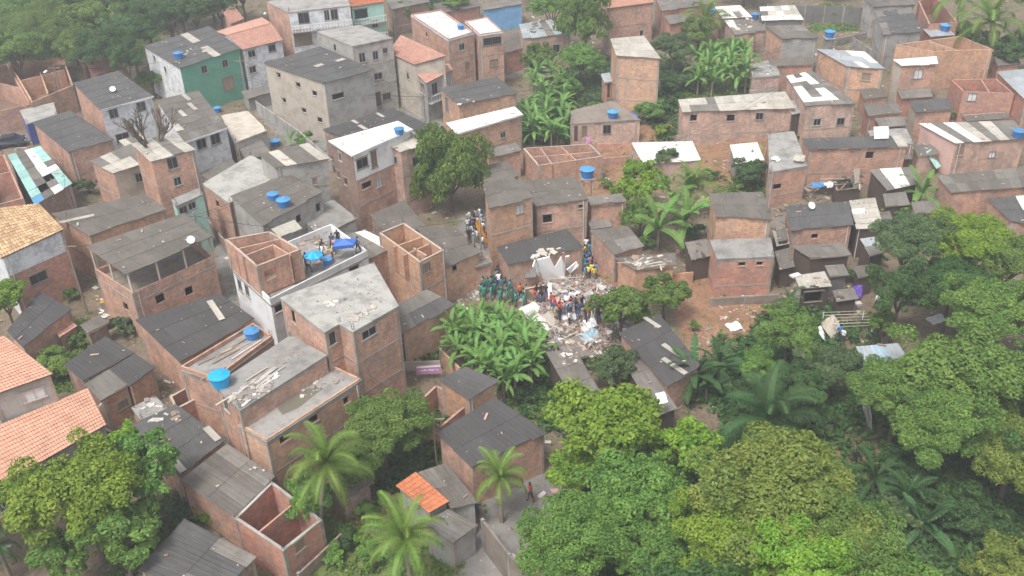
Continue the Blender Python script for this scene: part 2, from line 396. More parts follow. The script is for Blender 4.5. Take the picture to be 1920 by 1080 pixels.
# ------------------------------------------------------------------ houses
HOUSES = []          # recorded planes for resting things on roofs
PLANES = []
SHEETN = [0]
def lerp(a, b, t): return a + (b - a) * t
def sheets(root, A, B, C, D, kinds, w=1.12, ln=2.35, gap=0.0, seed=0, messy=0.0):
    """cover the quad A B C D (A-B across the top, A-D downhill) with single corrugated sheets"""
    r = random.Random(seed + 11)
    Lx = ((B - A).length + (C - D).length) / 2; Ly = ((D - A).length + (C - B).length) / 2
    nx = max(1, round(Lx / w)); ny = max(1, round(Ly / ln))
    nrm = (B - A).cross(D - A).normalized()
    if nrm.z < 0: nrm = -nrm
    def P(u, v): return lerp(lerp(A, B, u), lerp(D, C, u), v)
    colk = []
    for i in range(nx):
        x = r.random(); acc = 0; kk = kinds[0]
        for k, p in kinds[1:]:
            acc += p
            if x < acc: kk = k; break
        colk.append(kk)
    for j in range(ny):
        for i in range(nx):
            if gap and r.random() < gap: continue
            kd = colk[i]
            x = r.random(); acc = 0 if r.random() < .25 else 9
            if acc == 0:
                kd = kinds[0]
                for k, p in kinds[1:]:
                    acc += p
                    if x < acc: kd = k; break
            e = .02 / max(Lx, 1)
            u0, u1 = max(0, i / nx - e * 1.2), min(1, (i + 1) / nx + e * 1.2)
            v0, v1 = max(0, j / ny - .06 / Ly), (j + 1) / ny
            if j == ny - 1: v1 += (r.random() - .5) * .22 / Ly
            jit = (r.random() - .5) * messy
            mb = MB(); seg = 6; k0 = len(mb.v)
            up0 = .035 + jit * .06 + .004 * (i % 2); up1 = .062 + jit * .08 + .004 * (i % 2)
            sh = (r.random() - .5) * messy * .12
            for s in range(seg + 1):
                uu = lerp(u0, u1, s / seg); am = .008 if s % 2 else -.008
                mb.v.append(tuple(P(uu + sh * 0, v0) + nrm * (up0 + am))); mb.v.append(tuple(P(min(1, max(0, uu + sh / nx)), v1) + nrm * (up1 + am)))
            du, dv = (u1 - u0) * Lx, (v1 - v0) * Ly
            for s in range(seg):
                a = k0 + 2 * s; mb.f.append((a, a + 1, a + 3, a + 2))
                mb.uv += [(u0 * Lx + du * s / seg, v0 * Ly), (u0 * Lx + du * s / seg, v1 * Ly), (u0 * Lx + du * (s + 1) / seg, v1 * Ly), (u0 * Lx + du * (s + 1) / seg, v0 * Ly)]
            # turned-down front lip gives the sheet its edge
            mb.quad(P(u0, v1) + nrm * up1, P(u1, v1) + nrm * up1, P(u1, v1) + nrm * (up1 - .05), P(u0, v1) + nrm * (up1 - .05))
            mb.build('roof_sheet', kd if kd.startswith('tile') or kd.startswith('paint') else 'sheet_' + kd, root); SHEETN[0] += 1
def tiles(root, A, B, C, D, mat, seed=0):
    """barrel tiles in rows, joined as real relief"""
    Lx = ((B - A).length + (C - D).length) / 2; Ly = ((D - A).length + (C - B).length) / 2
    tw, tl = (.2, .36) if mat != 'tile_tan' else (.28, .5)
    nx = max(2, round(Lx / tw)); ny = max(2, round(Ly / tl))
    if nx * ny > 3600: k = math.sqrt(nx * ny / 3600); nx = int(nx / k); ny = int(ny / k)
    nrm = (B - A).cross(D - A).normalized()
    if nrm.z < 0: nrm = -nrm
    r = random.Random(seed)
    mb = MB(); mb.var = []
    def P(u, v): return lerp(lerp(A, B, u), lerp(D, C, u), v)
    for j in range(ny):
        for i in range(nx):
            u0, u1 = i / nx, (i + 1) / nx; v0, v1 = j / ny, (j + 1.08) / ny
            v1 = min(1, v1); q = r.random(); lift = .01 + r.random() * .02; um = (u0 + u1) / 2
            h = .04 if mat != 'tile_tan' else .08
            k = len(mb.v)
            prof = ((u0, 0), (lerp(u0, u1, .25), h * .8), (lerp(u0, u1, .75), h * .8), (u1, 0))
            for uu, hh in prof:
                mb.v.append(tuple(P(uu, v0) + nrm * (hh + .02))); mb.v.append(tuple(P(uu, v1) + nrm * (hh + .045 + lift)))
            for s in range(3):
                a = k + 2 * s; mb.f.append((a, a + 1, a + 3, a + 2)); mb.uv += [(0, 0)] * 4; mb.var.append(q)
            a = k + 2; mb.quad(mb.v[k + 3], mb.v[k + 5], Vector(mb.v[k + 5]) - nrm * .04, Vector(mb.v[k + 3]) - nrm * .04); mb.var.append(q * .3)
    o = mb.build('roof_tiles', mat, root); o['kind'] = 'stuff'
    rb = MB(); rb.quad(A, D, C, B); rb.build('roof_deck', 'wood_dark', root)
def wall_mesh(P0, P1, Q0, Q1, zb, zt0, zt1, holes, apex=0):
    """thick wall: outer line P0-P1, inner line Q0-Q1, rectangular openings cut through"""
    mb = MB(); L = (P1 - P0).length
    zmin = min(zt0, zt1)
    us = {0.0, L}; zs = {zb}
    for u0, u1, z0, z1 in holes: us |= {u0, u1}; zs |= {z0, z1}
    us = sorted(us); zs = sorted(zs)
    def pt(u, z, inner=False):
        t = u / L; q = (Q0 if inner else P0).lerp(Q1 if inner else P1, t); return (q.x, q.y, z)
    def top(u):
        t = u / L; z = zt0 + (zt1 - zt0) * t
        return z + (apex * (1 - abs(2 * t - 1)) if apex else 0)
    if apex and L / 2 not in us: us = sorted(set(us) | {L / 2})
    def inhole(u, z): return any(a < u < b and c < z < d for a, b, c, d in holes)
    for i in range(len(us) - 1):
        u0, u1 = us[i], us[i + 1]
        for j in range(len(zs)):
            z0 = zs[j]; last = j == len(zs) - 1
            za, zc = (top(u0), top(u1)) if last else (zs[j + 1], zs[j + 1])
            if not last and inhole((u0 + u1) / 2, (z0 + za) / 2): continue
            uv = [(u0, z0), (u1, z0), (u1, zc), (u0, za)]
            mb.quad(pt(u1, z0), pt(u0, z0), pt(u0, za), pt(u1, zc), [uv[1], uv[0], uv[3], uv[2]])
            mb.quad(pt(u0, z0, 1), pt(u1, z0, 1), pt(u1, zc, 1), pt(u0, za, 1), uv)
        mb.quad(pt(u1, top(u1)), pt(u0, top(u0)), pt(u0, top(u0), 1), pt(u1, top(u1), 1), [(u1, 0), (u0, 0), (u0, .15), (u1, .15)])
    for u0, u1, z0, z1 in holes:
        for (a, za), (b, zc) in (((u0, z0), (u1, z0)), ((u1, z0), (u1, z1)), ((u1, z1), (u0, z1)), ((u0, z1), (u0, z0))):
            mb.quad(pt(a, za), pt(b, zc), pt(b, zc, 1), pt(a, za, 1))
    return mb
STOREY = 2.8
def house(label, px, h, wall='brick', roof='dark', dz=None, win=(), sides=None, gable=0, gdir=0, par=0, name=None, cat='house',
          oh=.18, zbase=None, frame=None, rooms=(), depth=2.6, mixk=(), messy=0, gap=0, group=None, split=None, beams=True, seed=None, ln=2.35, rel=None, sky=(), weights=True, fascia=(), balc=(), floor='concrete_brown', caps='cement_cap', open_top=0):
    seed = seed if seed is not None else int(px[0][0] * 7 + px[0][1] * 13)
    r = random.Random(seed)
    z = h
    for _ in range(6):
        P = [at_z(x, y, z) for x, y in px]; cx = sum(p.x for p in P) / len(P); cy = sum(p.y for p in P) / len(P)
        z = ground(cx, cy) + h
    g0 = z - h
    n = len(px)
    if dz is None:
        k = r.uniform(.15, .45) if roof not in ('slab', 'open') and not gable else 0
        dz = [k, k, 0, 0] if n == 4 else [0] * n
    P3 = [at_z(px[i][0], px[i][1], z + dz[i]) for i in range(n)]
    ar = sum(P3[i].x * P3[(i + 1) % n].y - P3[(i + 1) % n].x * P3[i].y for i in range(n))
    if ar > 0: print('house not clockwise:', label)
    nm = name or {'open': 'roofless_house'}.get(roof, 'brick_house' if wall.startswith('brick') else 'plastered_house')
    zb = min(ground(p.x, p.y) for p in P3) - .4 if zbase is None else zbase
    base = (cx, cy, g0 if zbase is None else zbase)
    root = empty(nm, base, label, cat, group)
    out2 = [Vector((p.x, p.y)) for p in P3]
    Wl = offset_poly(out2, oh if roof not in ('slab', 'open') else .0)
    In = offset_poly(Wl, .15)
    thick = -.03
    zt = [p.z - (.02 if roof not in ('slab', 'open') else .14 if roof == 'slab' else 0) for p in P3]
    if open_top:
        lowz = z - open_top; zt = [lowz + .7] * n
        mb = MB(); mb.prism([tuple(p) for p in offset_poly(Wl, .16)], lowz - .15, lowz); mb.build('upper_floor', 'concrete_brown', root)
        Pp = offset_poly(Wl, .075)
        for i in range(n):
            a, b_ = Pp[i], Pp[(i + 1) % n]; k = max(1, round((b_ - a).length / 2.6))
            for q in range(k):
                c = a.lerp(b_, q / k); t = dz[i] + (dz[(i + 1) % n] - dz[i]) * q / k
                mb = MB(); mb.obox((c.x, c.y, (lowz + .7 + z + t) / 2 + .0), (.07, 0, 0), (0, .07, 0), (0, 0, (open_top - .7 + t) / 2)); mb.build('post', 'wood_pale', root)
    # which wall does each opening sit on?
    holes = {i: [] for i in range(n)}; details = []
    for w_ in win:
        x, y = w_[0], w_[1]; ww = w_[2] if len(w_) > 2 else .9; wh = w_[3] if len(w_) > 3 else .9; kd = w_[4] if len(w_) > 4 else 'g'
        d = ray(x, y); best = None
        for i in range(n):
            a, b_ = Wl[i], Wl[(i + 1) % n]; e = b_ - a; nn = Vector((-e.y, e.x)).normalized()
            if nn.x * d.x + nn.y * d.y >= 0: continue
            t = ((a.x - CAM.x) * nn.x + (a.y - CAM.y) * nn.y) / (d.x * nn.x + d.y * nn.y)
            q = CAM + d * t; u = ((q.x - a.x) * e.x + (q.y - a.y) * e.y) / e.length
            if -.6 < u < e.length + .6 and q.z < max(zt) + .3 and (best is None or t < best[0]): best = (t, i, u, q.z)
        if best is None: print('no wall for opening', label, x, y); continue
        _, i, u, zc = best; L = (Wl[(i + 1) % n] - Wl[i]).length
        if L < ww + .4: ww = L - .45
        if ww < .25: continue
        u = min(max(u, ww / 2 + .2), L - ww / 2 - .2)
        topz = min(zt[i], zt[(i + 1) % n]) - .12
        z1 = min(zc + wh / 2, topz); z0 = z1 - wh
        if z0 < zb + .45: z0 = zb + .45; z1 = max(z1, z0 + .4)
        if kd == 'd': z0 = max(zb + .42, z1 - 2.0)
        rect = (u - ww / 2, u + ww / 2, z0, z1)
        if any(not (rect[1] + .1 < o[0] or rect[0] - .1 > o[1] or rect[3] + .1 < o[2] or rect[2] - .1 > o[3]) for o in holes[i]): continue
        holes[i].append(rect); details.append((i, rect, kd))
    for i in range(n):
        j = (i + 1) % n
        if (Wl[j] - Wl[i]).length < .25: continue
        wm = (sides or {}).get(i, wall)
        ap = 0
        if gable and n == 4 and ((gdir == 0 and i in (1, 3)) or (gdir == 1 and i in (0, 2))): ap = gable * .97
        mb = wall_mesh(Wl[i], Wl[j], In[i], In[j], zb, zt[i], zt[j], holes[i], ap)
        if split and i in split:      # second paint above a height: band standing 2 cm proud
            hh, m2 = split[i]
            e = (Wl[j] - Wl[i]).normalized(); nn = Vector((-e.y, e.x))
            a = Wl[i] + nn * .02; b_ = Wl[j] + nn * .02
            hs2 = [o for o in holes[i]]
            q = wall_mesh(a, b_, Wl[i], Wl[j], z - hh, zt[i] - .01, zt[j] - .01, [o for o in hs2 if o[2] > z - hh + .01])
            q.build('painted_band', m2, root)
        mb.build('wall', wm, root)
    for i, (u0, u1, z0, z1), kd in details:
        j = (i + 1) % n; e = (Wl[j] - Wl[i]).normalized(); nn = Vector((-e.y, e.x)); a = Wl[i]
        def q(u, z_, o): return Vector((a.x + e.x * u + nn.x * o, a.y + e.y * u + nn.y * o, z_))
        E_ = Vector((e.x, e.y, 0)); N_ = Vector((nn.x, nn.y, 0)); um_ = (u0 + u1) / 2
        if seed % 3 != 1:     # cement lintel and sill, standing a little proud of the blocks
            li = MB(); li.obox(q(um_, z1 + .07, .0), E_ * ((u1 - u0) / 2 + .16), N_ * .03, (0, 0, .07)); li.build('lintel', 'frame_cement', root)
            li = MB(); li.obox(q(um_, z0 - .04, .01), E_ * ((u1 - u0) / 2 + .08), N_ * .06, (0, 0, .035)); li.build('sill', 'frame_cement', root)
        if kd == 'h': continue
        fr = MB(); E = Vector((e.x, e.y, 0)); N = Vector((nn.x, nn.y, 0)); Z = Vector((0, 0, 1)); um, zm = (u0 + u1) / 2, (z0 + z1) / 2
        fw = .07
        fr.obox(q(um, z1 - fw / 2, .0), E * (u1 - u0) / 2, N * .035, Z * fw / 2)
        fr.obox(q(u0 + fw / 2, zm - .001, .0), E * fw / 2, N * .03, Z * ((z1 - z0) / 2 - .01))
        fr.obox(q(u1 - fw / 2, zm - .001, .0), E * fw / 2, N * .03, Z * ((z1 - z0) / 2 - .01))
        if kd != 'd':
            fr.obox(q(um, z0 + fw / 2, .02), E * ((u1 - u0) / 2 + .06), N * .06, Z * fw / 2)
            if u1 - u0 > .7: fr.obox(q(um, zm, -.01), E * .02, N * .02, Z * ((z1 - z0) / 2 - .03))
        f = fr.build('door' if kd == 'd' else 'window', {'d': 'wood', 's': 'wood', 'b': 'wood'}.get(kd, 'window_frame'), root)
        pn = MB(); pn.obox(q(um, zm, -.07), E * ((u1 - u0) / 2 - .03), N * .012, Z * ((z1 - z0) / 2 - .03))
        pn.build('door_leaf' if kd == 'd' else 'pane', {'g': 'glass_dark', 's': 'wood', 'd': 'wood_dark', 'b': 'sheet_flatblue', 'w': 'paint_white'}.get(kd, 'glass_dark'), f)
    # concrete frame on the two or three sides towards the valley
    if beams and (wall.startswith('brick') or wall == 'render_gray') and h > 2.2:
        fm = 'frame_cement' if frame is None else frame
        vis = [i for i in range(n) if (lambda e: (-e.y * (Wl[i].x - CAM.x) + e.x * (Wl[i].y - CAM.y)) < 0)(Wl[(i + 1) % n] - Wl[i])]
        lev = [z - STOREY * k - .06 for k in range(0 if roof == 'slab' else 1, 4) if z - STOREY * k > zb + 1.6 and (k > 0 or True)]
        for i in vis:
            j = (i + 1) % n; L = (Wl[j] - Wl[i]).length
            if L < 1.2 or (sides and i in sides): continue
            e = (Wl[j] - Wl[i]).normalized(); nn = Vector((-e.y, e.x))
            for lz in lev:
                if any(o[2] < lz + .12 and o[3] > lz - .12 for o in holes[i]): continue
                if lz > min(zt[i], zt[j]) : lz = min(zt[i], zt[j]) - .12
                mb = MB(); c = (Wl[i] + Wl[j]) / 2 + nn * .0
                mb.obox((c.x, c.y, lz), (e.x * (L / 2 - .02), e.y * (L / 2 - .02), 0), (nn.x * .022, nn.y * .022, 0), (0, 0, .09)); mb.build('beam', fm, root)
        for i in range(n):
            if (seed + i) % 3 == 0 or not (i in vis or (i - 1) % n in vis) or (sides and (i in sides or (i - 1) % n in sides)): continue
            e1 = (Wl[(i + 1) % n] - Wl[i]); e0 = (Wl[i - 1] - Wl[i])
            if e1.length < 1 or e0.length < 1 or abs(e1.normalized().dot(e0.normalized())) > .8: continue
            e1.normalize(); e0.normalize(); po = offset_poly(Wl, -.035)[i]; pi = po + e1 * .24 + e0 * .24
            mb = MB(); mb.prism([po, po + e1 * .24, pi, po + e0 * .24], zb, zt[i] - .02); mb.build('column', fm, root)
    A, B = P3[0], P3[1]; C = P3[2]; D = P3[3 % n]
    if roof == 'slab':
        mb = MB(); mb.prism([tuple(p) for p in offset_poly(out2, -.06)], z - .139, z); mb.build('roof_slab', caps if caps != 'cement_cap' else 'concrete_light', root)
        if par:
            po, pi = offset_poly(out2, .0), offset_poly(out2, .14)
            for i in range(n):
                j = (i + 1) % n
                if (po[j] - po[i]).length < .3: continue
                mb = MB(); mb.prism([po[i], po[j], pi[j], pi[i]], z + .002, z + par); mb.build('parapet', (sides or {}).get(i, wall), root)
    elif roof == 'open':
        mb = MB(); mb.prism([tuple(p) for p in offset_poly(out2, .12)], z - depth - .15, z - depth); mb.build('floor_slab', floor, root)
        for (x0, y0, x1, y1) in rooms:
            a = at_z(x0, y0, z); b_ = at_z(x1, y1, z); e = (b_ - a).normalized(); c = (a + b_) / 2; L = (b_ - a).length / 2
            mb = MB(); hh = (depth - .03) / 2
            nn = Vector((-e.y, e.x, 0)); q0, q1 = Vector((a.x, a.y)), Vector((b_.x, b_.y)); o2 = Vector((nn.x, nn.y)) * .07
            mb = wall_mesh(q0 + o2, q1 + o2, q0 - o2, q1 - o2, z - depth + .01, z - .03, z - .03, [])
            mb.build('partition_wall', wall, root)
        po, pi = offset_poly(out2, -.02), offset_poly(out2, .17)
        for i in range(n):
            j = (i + 1) % n
            mb = MB(); mb.prism([po[i], po[j], pi[j], pi[i]], z + .002, z + .03); mb.build('wall_cap', caps, root)
    else:
        kinds = (roof,) + tuple(mixk)
        def cover(a, b_, c, d, s):
            if roof.startswith('tile'): tiles(root, a, b_, c, d, roof, s)
            else: sheets(root, a, b_, c, d, kinds, seed=s, messy=messy, gap=gap, ln=ln)
        if gable and gdir == 0:
            m1 = (A + D) / 2 + Vector((0, 0, gable)); m2 = (B + C) / 2 + Vector((0, 0, gable)); cover(m1, m2, B, A, seed); cover(m1, m2, C, D, seed + 1)
            rd = MB(); rd.bar(m1 + Vector((0, 0, .08)), m2 + Vector((0, 0, .08)), .13, 6); rd.build('ridge', roof if roof.startswith('tile') else 'sheet_' + roof, root)
        elif gable:
            m1 = (A + B) / 2 + Vector((0, 0, gable)); m2 = (D + C) / 2 + Vector((0, 0, gable)); cover(m1, m2, D, A, seed); cover(m1, m2, C, B, seed + 1)
            rd = MB(); rd.bar(m1 + Vector((0, 0, .08)), m2 + Vector((0, 0, .08)), .13, 6); rd.build('ridge', roof if roof.startswith('tile') else 'sheet_' + roof, root)
        else: cover(A, B, C, D, seed)
        nrm = (B - A).cross(D - A).normalized(); nrm = -nrm if nrm.z < 0 else nrm
        for (sx, sy, sw, sl) in sky:
            d = ray(sx, sy); t = (A - CAM).dot(nrm) / d.dot(nrm); q = CAM + d * t + nrm * .11; ex = (B - A).normalized(); ey = nrm.cross(ex)
            mb = MB(); mb.obox(q, ex * sw / 2, ey * sl / 2, nrm * .012); mb.build('skylight', 'sheet_pale', root)
        if weights and not gable and not roof.startswith('tile'):
            mb = MB(); mb2 = MB()
            for _ in range(int((B - A).length * (D - A).length * .3)):
                q = lerp(lerp(A, B, r.random()), lerp(D, C, r.random()), 0); u_, v_ = r.random() * .94 + .03, r.random() * .94 + .03; q = lerp(lerp(A, B, u_), lerp(D, C, u_), v_) + nrm * .12
                s_ = .04 + .11 * r.random() ** 3; a_ = r.uniform(0, 3.1); e_ = Vector((math.cos(a_), math.sin(a_), 0)); f_ = nrm.cross(e_).normalized()
                (mb if r.random() < .5 else mb2).obox(q, e_ * s_ * r.choice([1, 1, 1, 1, 1, 2.4]), f_ * s_ * .5, nrm * s_ * .3)
            for m_, n__ in ((mb, 'rubble_pink'), (mb2, 'wood_pale')):
                if m_.v: o_ = m_.build('roof_weights', n__, root); o_['kind'] = 'stuff'
        # timber purlins under the eave keep the sheets from floating
        mb = MB()
        for t in (.03, .5, .97):
            a = lerp(A, D, t); b_ = lerp(B, C, t)
            if not gable: mb.bar(a - Vector((0, 0, .03)), b_ - Vector((0, 0, .03)), .045, 4)
        if mb.v: mb.build('purlins', 'wood', root)
    for i in fascia:
        j = (i + 1) % n; a, b_ = P3[i], P3[j]; e = (b_ - a); mb = MB(); L = e.length; e.normalize(); nn = Vector((-e.y, e.x, 0)).normalized()
        mb.obox((a + b_) / 2 + nn * .05 + Vector((0, 0, .0)), e * L / 2, nn * .025, (0, 0, .10)); mb.build('fascia', 'paint_white', root)
    for (i, dz_, dp, mt_) in balc:
        j = (i + 1) % n; a, b_ = Wl[i], Wl[j]; e = (b_ - a); L = e.length; e = e.normalized(); nn = Vector((-e.y, e.x)); zz = z - dz_; mb = MB()
        mb.prism([a + nn * .004, b_ + nn * .004, b_ + nn * dp, a + nn * dp], zz - .12, zz); mb.build('balcony_floor', 'concrete', root)
        c = (a + b_) / 2 + nn * (dp - .05); mb = MB(); mb.obox((c.x, c.y, zz + .95), (e.x * L / 2, e.y * L / 2, 0), (nn.x * .04, nn.y * .04, 0), (0, 0, .04)); mb.build('handrail', mt_, root)
        k = max(3, int(L / .45))
        for q in range(k + 1):
            c = a.lerp(b_, .01 + .98 * q / k) + nn * (dp - .05); mb = MB(); mb.obox((c.x, c.y, zz + .45), (.025, 0, 0), (0, .025, 0), (0, 0, .45)); mb.build('baluster', mt_, root)
    if roof in ('slab', 'open'):       # starter bars left sticking out of the corners for the next storey
        mb = MB()
        for p_ in offset_poly(out2, .1):
            if r.random() < .3: continue
            for dx, dy in ((-.06, -.06), (.06, -.06), (.06, .06), (-.06, .06)):
                mb.bar((p_.x + dx, p_.y + dy, z - .1), (p_.x + dx + r.uniform(-.08, .08), p_.y + dy + r.uniform(-.08, .08), z + par + r.uniform(.3, .7)), .014, 3)
        if mb.v: mb.build('starter_bars', 'wood_dark', root)
    if r.random() < .6 and h > 3 and n >= 3:     # plastic down-pipe on a wall towards the valley
        i = 2 if n == 4 else n - 2; a, b_ = Wl[i % n], Wl[(i + 1) % n]; e = (b_ - a)
        if e.length > 2:
            t_ = r.choice([.06, .94]); e.normalize(); nn = Vector((-e.y, e.x)); c = a.lerp(b_, t_) + nn * .08; zz = min(zt[i % n], zt[(i + 1) % n]) - .05
            mb = MB(); mb.bar((c.x, c.y, zb), (c.x, c.y, zz), .045, 5); mb.build('drainpipe', 'rubble_white', root)
    up = par * 0
    if gable: pass
    PLANES.append([Vector(p) for p in P3] if roof != 'open' else [Vector((p.x, p.y, z - depth)) for p in P3])
    HOUSES.append((root, z, P3))
    root['_z'] = z
    return root
def rest(x, y, default=0.0):
    """first roof (recorded polygon) or ground that the sight line through a picture point meets"""
    d = ray(x, y); g = on_ground(x, y); best = ((g - CAM).length, g)
    for P in PLANES:
        n = (P[1] - P[0]).cross(P[2] - P[0])
        if n.length < 1e-6: continue
        dn = d.dot(n)
        if abs(dn) < 1e-9: continue
        t = (P[0] - CAM).dot(n) / dn
        if t <= 0: continue
        q = CAM + d * t; ins = False; j = len(P) - 1
        for i in range(len(P)):
            a, b_ = P[i], P[j]
            if (a.y > q.y) != (b_.y > q.y) and q.x < (b_.x - a.x) * (q.y - a.y) / (b_.y - a.y) + a.x: ins = not ins
            j = i
        if ins and (q - CAM).length < best[0]: best = ((q - CAM).length, q)
    return best[1]
# ------------------------------------------------------------------ the buildings (corners are read left, back, right, front)
H = house
H('orange brick ruin with broken walls at the left under the forest', [(15, 116), (120, 112), (137, 160), (60, 192)], 3.4, 'brick_orange', 'open', rooms=[(75, 135, 90, 175), (40, 150, 120, 130)], floor='soil_floor', caps='brick_orange', name='ruined_house')
H('brick ruin cut by the left edge beside the orange ruin', [(-50, 130), (14, 120), (58, 196), (-30, 215)], 3.0, 'brick', 'open', rooms=[(-20, 150, 40, 165)], floor='soil_floor', caps='brick', name='ruined_house')
H('small house with a pink tiled roof in front of the palm leaves', [(147, 114), (200, 105), (236, 127), (180, 142)], 3.2, 'brick', 'tile_pink', gable=.5)
H('two-storey house with grey roof and stained white front under the pink tiles', [(136, 156), (222, 133), (288, 181), (188, 208)], 6.6, 'brick', 'charcoal', win=[(213, 213, 1.1, 1.2), (265, 200, 1.1, 1.2), (230, 258, 1.6, 1.2)], sides={2: 'paint_white_stained'}, dz=[.3, .5, .1, 0], fascia=(2,))
H('blue-painted yard building beside the dark car', [(38, 207), (100, 192), (106, 214), (50, 232)], 3.0, 'paint_blue', 'slab', name='yard_building', cat='building')
H('dark-roofed brick house left of the stained white house', [(60, 230), (132, 207), (214, 262), (127, 286)], 4.4, 'brick', 'charcoal', sides={})
H('two-storey green-fronted house with dark roof and blue tank', [(268, 87), (392, 49), (452, 91), (336, 129)], 6.4, 'paint_white_stained', 'charcoal', win=[(383, 130, .9, 1.1), (422, 119, .9, 1.1), (428, 156, 1.6, 1.8, 's'), (290, 110, .7, .9), (310, 130, .7, .9)], sides={2: 'paint_green'}, mixk=[('pale', .12)], dz=[.2, .5, .3, 0])
H('white two-storey house with a pink tiled roof beside the green house', [(405, 60), (492, 33), (531, 76), (454, 94)], 6.4, 'paint_white_stained', 'tile_pink', win=[(472, 101, 1.1, 1.0), (510, 90, 1.1, 1.0), (472, 131, 1.2, 1.0), (508, 125, 1.2, 1.6, 's')], gable=.7, gdir=0, split={})
H('ruined end of the pink tiled roof at the forest edge', [(418, 24), (440, 12), (458, 36), (432, 46)], 6.0, 'brick', 'tile_pink', dz=[.3, .3, 0, 0])
H('tall apartment house with white railed balcony behind the pink roofs', [(500, 3), (642, -22), (656, 10), (541, 23)], 8.4, 'render_gray', 'slab', par=.0, win=[(569, 30, 1.6, 1.6), (612, 22, .8, 1.6), (626, 20, 1.1, 1.6), (555, 72, 2.6, 2.2, 's')], sides={3: 'brick', 2: 'paint_white_stained'}, balc=[(2, 2.75, 1.0, 'plastic_white')], name='apartment_house', caps='concrete')
H('narrow pale green house with orange roof and open balconies', [(652, -8), (712, -18), (721, 4), (657, 14)], 6.8, 'paint_mint', 'tile_orange', win=[(672, 28, 2.2, 1.6, 'h'), (700, 23, 2.0, 1.6, 'h'), (703, 45, 1.0, 1.0)], dz=[.4, .4, 0, 0], balc=[(2, 2.7, .9, 'plastic_white'), (2, 5.3, .9, 'plastic_white')])
H('tall grey cement house with flat roof behind the big dark-roofed house', [(594, 59), (676, 47), (736, 71), (661, 86)], 9.6, 'render_gray', 'slab', win=[(628, 89, .7, 1.0), (679, 108, .9, 1.3), (704, 104, .8, 1.2), (722, 95, .7, .8), (709, 143, 1.2, 1.0), (725, 181, 1.2, 1.0), (709, 186, .9, 2, 'd')], caps='concrete', sides={1: 'render_gray'})
H('big grey cement building with dark roof and six small side windows', [(493, 119), (600, 87), (703, 131), (607, 157)], 7.8, 'render_beige', 'charcoal', win=[(522, 141, .8, .6, 'h'), (559, 159, .8, .6, 'h'), (590, 175, .8, .6, 'h'), (532, 188, .8, .6, 'h'), (570, 207, .8, .6, 'h'), (600, 225, .8, .6, 'h'), (634, 180, 1.6, .7, 'h')], sides={2: 'render_gray'}, dz=[.5, .6, 0, 0], sky=[(598, 124, 1.2, .7), (638, 114, 1.2, .7)], name='cement_building', cat='building', seed=5)
H('low dark shed roof between the big grey building and the white roof', [(604, 243), (738, 203), (828, 246), (720, 285)], 3.6, 'brick_dark', 'dark', sky=[(666, 230, .4, 1.3), (680, 240, .5, 1.6), (713, 217, .4, 1.6)], dz=[.3, .4, 0, 0])
H('three-storey house with bright white roof and white upper front', [(617, 264), (746, 227), (774, 243), (661, 293)], 8.6, 'brick', 'white', win=[(679, 306, 1.5, 1.1), (701, 299, .8, 1.8, 's'), (687, 347, 1.2, .7, 'h'), (711, 343, .8, 1, 'w'), (638, 294, .7, 1.0), (632, 325, .6, .8, 'h'), (648, 340, .6, .8, 'h')], sides={3: 'brick_dark'}, split={2: (2.9, 'paint_white')}, fascia=(2, 3), dz=[.1, .2, .1, 0])
H('pink brick wing with cream roof joined to the white-roofed house', [(722, 268), (772, 246), (808, 266), (751, 287)], 7.6, 'brick_pale', 'pale', win=[(780, 302, .9, 1.0), (740, 300, .8, .9)])
H('beige house with a pink hipped tile roof beside the grey tower', [(727, 98), (752, 66), (838, 105), (778, 122)], 6.8, 'render_beige', 'tile_pink', win=[(742, 126, .6, .9), (765, 143, .6, .9), (745, 160, .6, .8, 'h')], dz=[0, .9, .9, 0])
H('grey porch with orange tiled lean-to in front of the beige house', [(780, 138), (842, 119), (850, 131), (799, 157)], 5.2, 'render_gray', 'tile_pink', win=[(815, 166, 1.1, 1.6), (790, 165, 1.5, 1.4, 'h')], dz=[.5, .9, .3, 0], balc=[(2, 2.7, .7, 'paint_white_stained')], name='porch_house')
H('brick house with white terrace roof and small blue tank', [(771, 29), (826, 20), (888, 62), (841, 76)], 7.8, 'brick', 'slab', win=[(866, 88, 1.0, 1.0), (876, 124, .8, 1.2, 's'), (800, 65, .7, .8)], par=.18, caps='paint_white_stained')
H('brick house with white roof and one wide upper window', [(872, 41), (913, 33), (943, 60), (899, 66)], 7.8, 'brick', 'slab', win=[(923, 77, 2.6, 1.1), (926, 118, 1.2, 1.1, 's')], par=.15, caps='paint_white_stained')
H('brick house with half dark half cream roof above the white sheet roof', [(824, 166), (932, 144), (971, 176), (859, 197)], 5.4, 'brick_orange', 'charcoal', win=[(838, 196, .8, 1.8, 'b')], mixk=[('pale', .22)])
H('brick house with long plain white roof below the half dark roof', [(836, 231), (965, 200), (981, 215), (856, 252)], 4.6, 'brick_orange', 'white', fascia=(2,), win=[(943, 253, .8, .8)], dz=[.4, .4, 0, 0], seed=3)
H('skyblue building with white door posts at the top edge', [(903, 8), (972, -6), (980, 8), (906, 20)], 3.6, 'paint_skyblue', 'gray', name='painted_building', cat='building', dz=[.2, .2, .2, 0])
H('brown-roofed shed at the top edge beside the blue building', [(812, 8), (892, -8), (902, 12), (826, 26)], 3.2, 'brick_red', 'brown')
H('small dark shed between the pale green house and the brick terrace house', [(722, -4), (800, -15), (806, 4), (735, 18)], 4.0, 'brick_dark', 'gray')
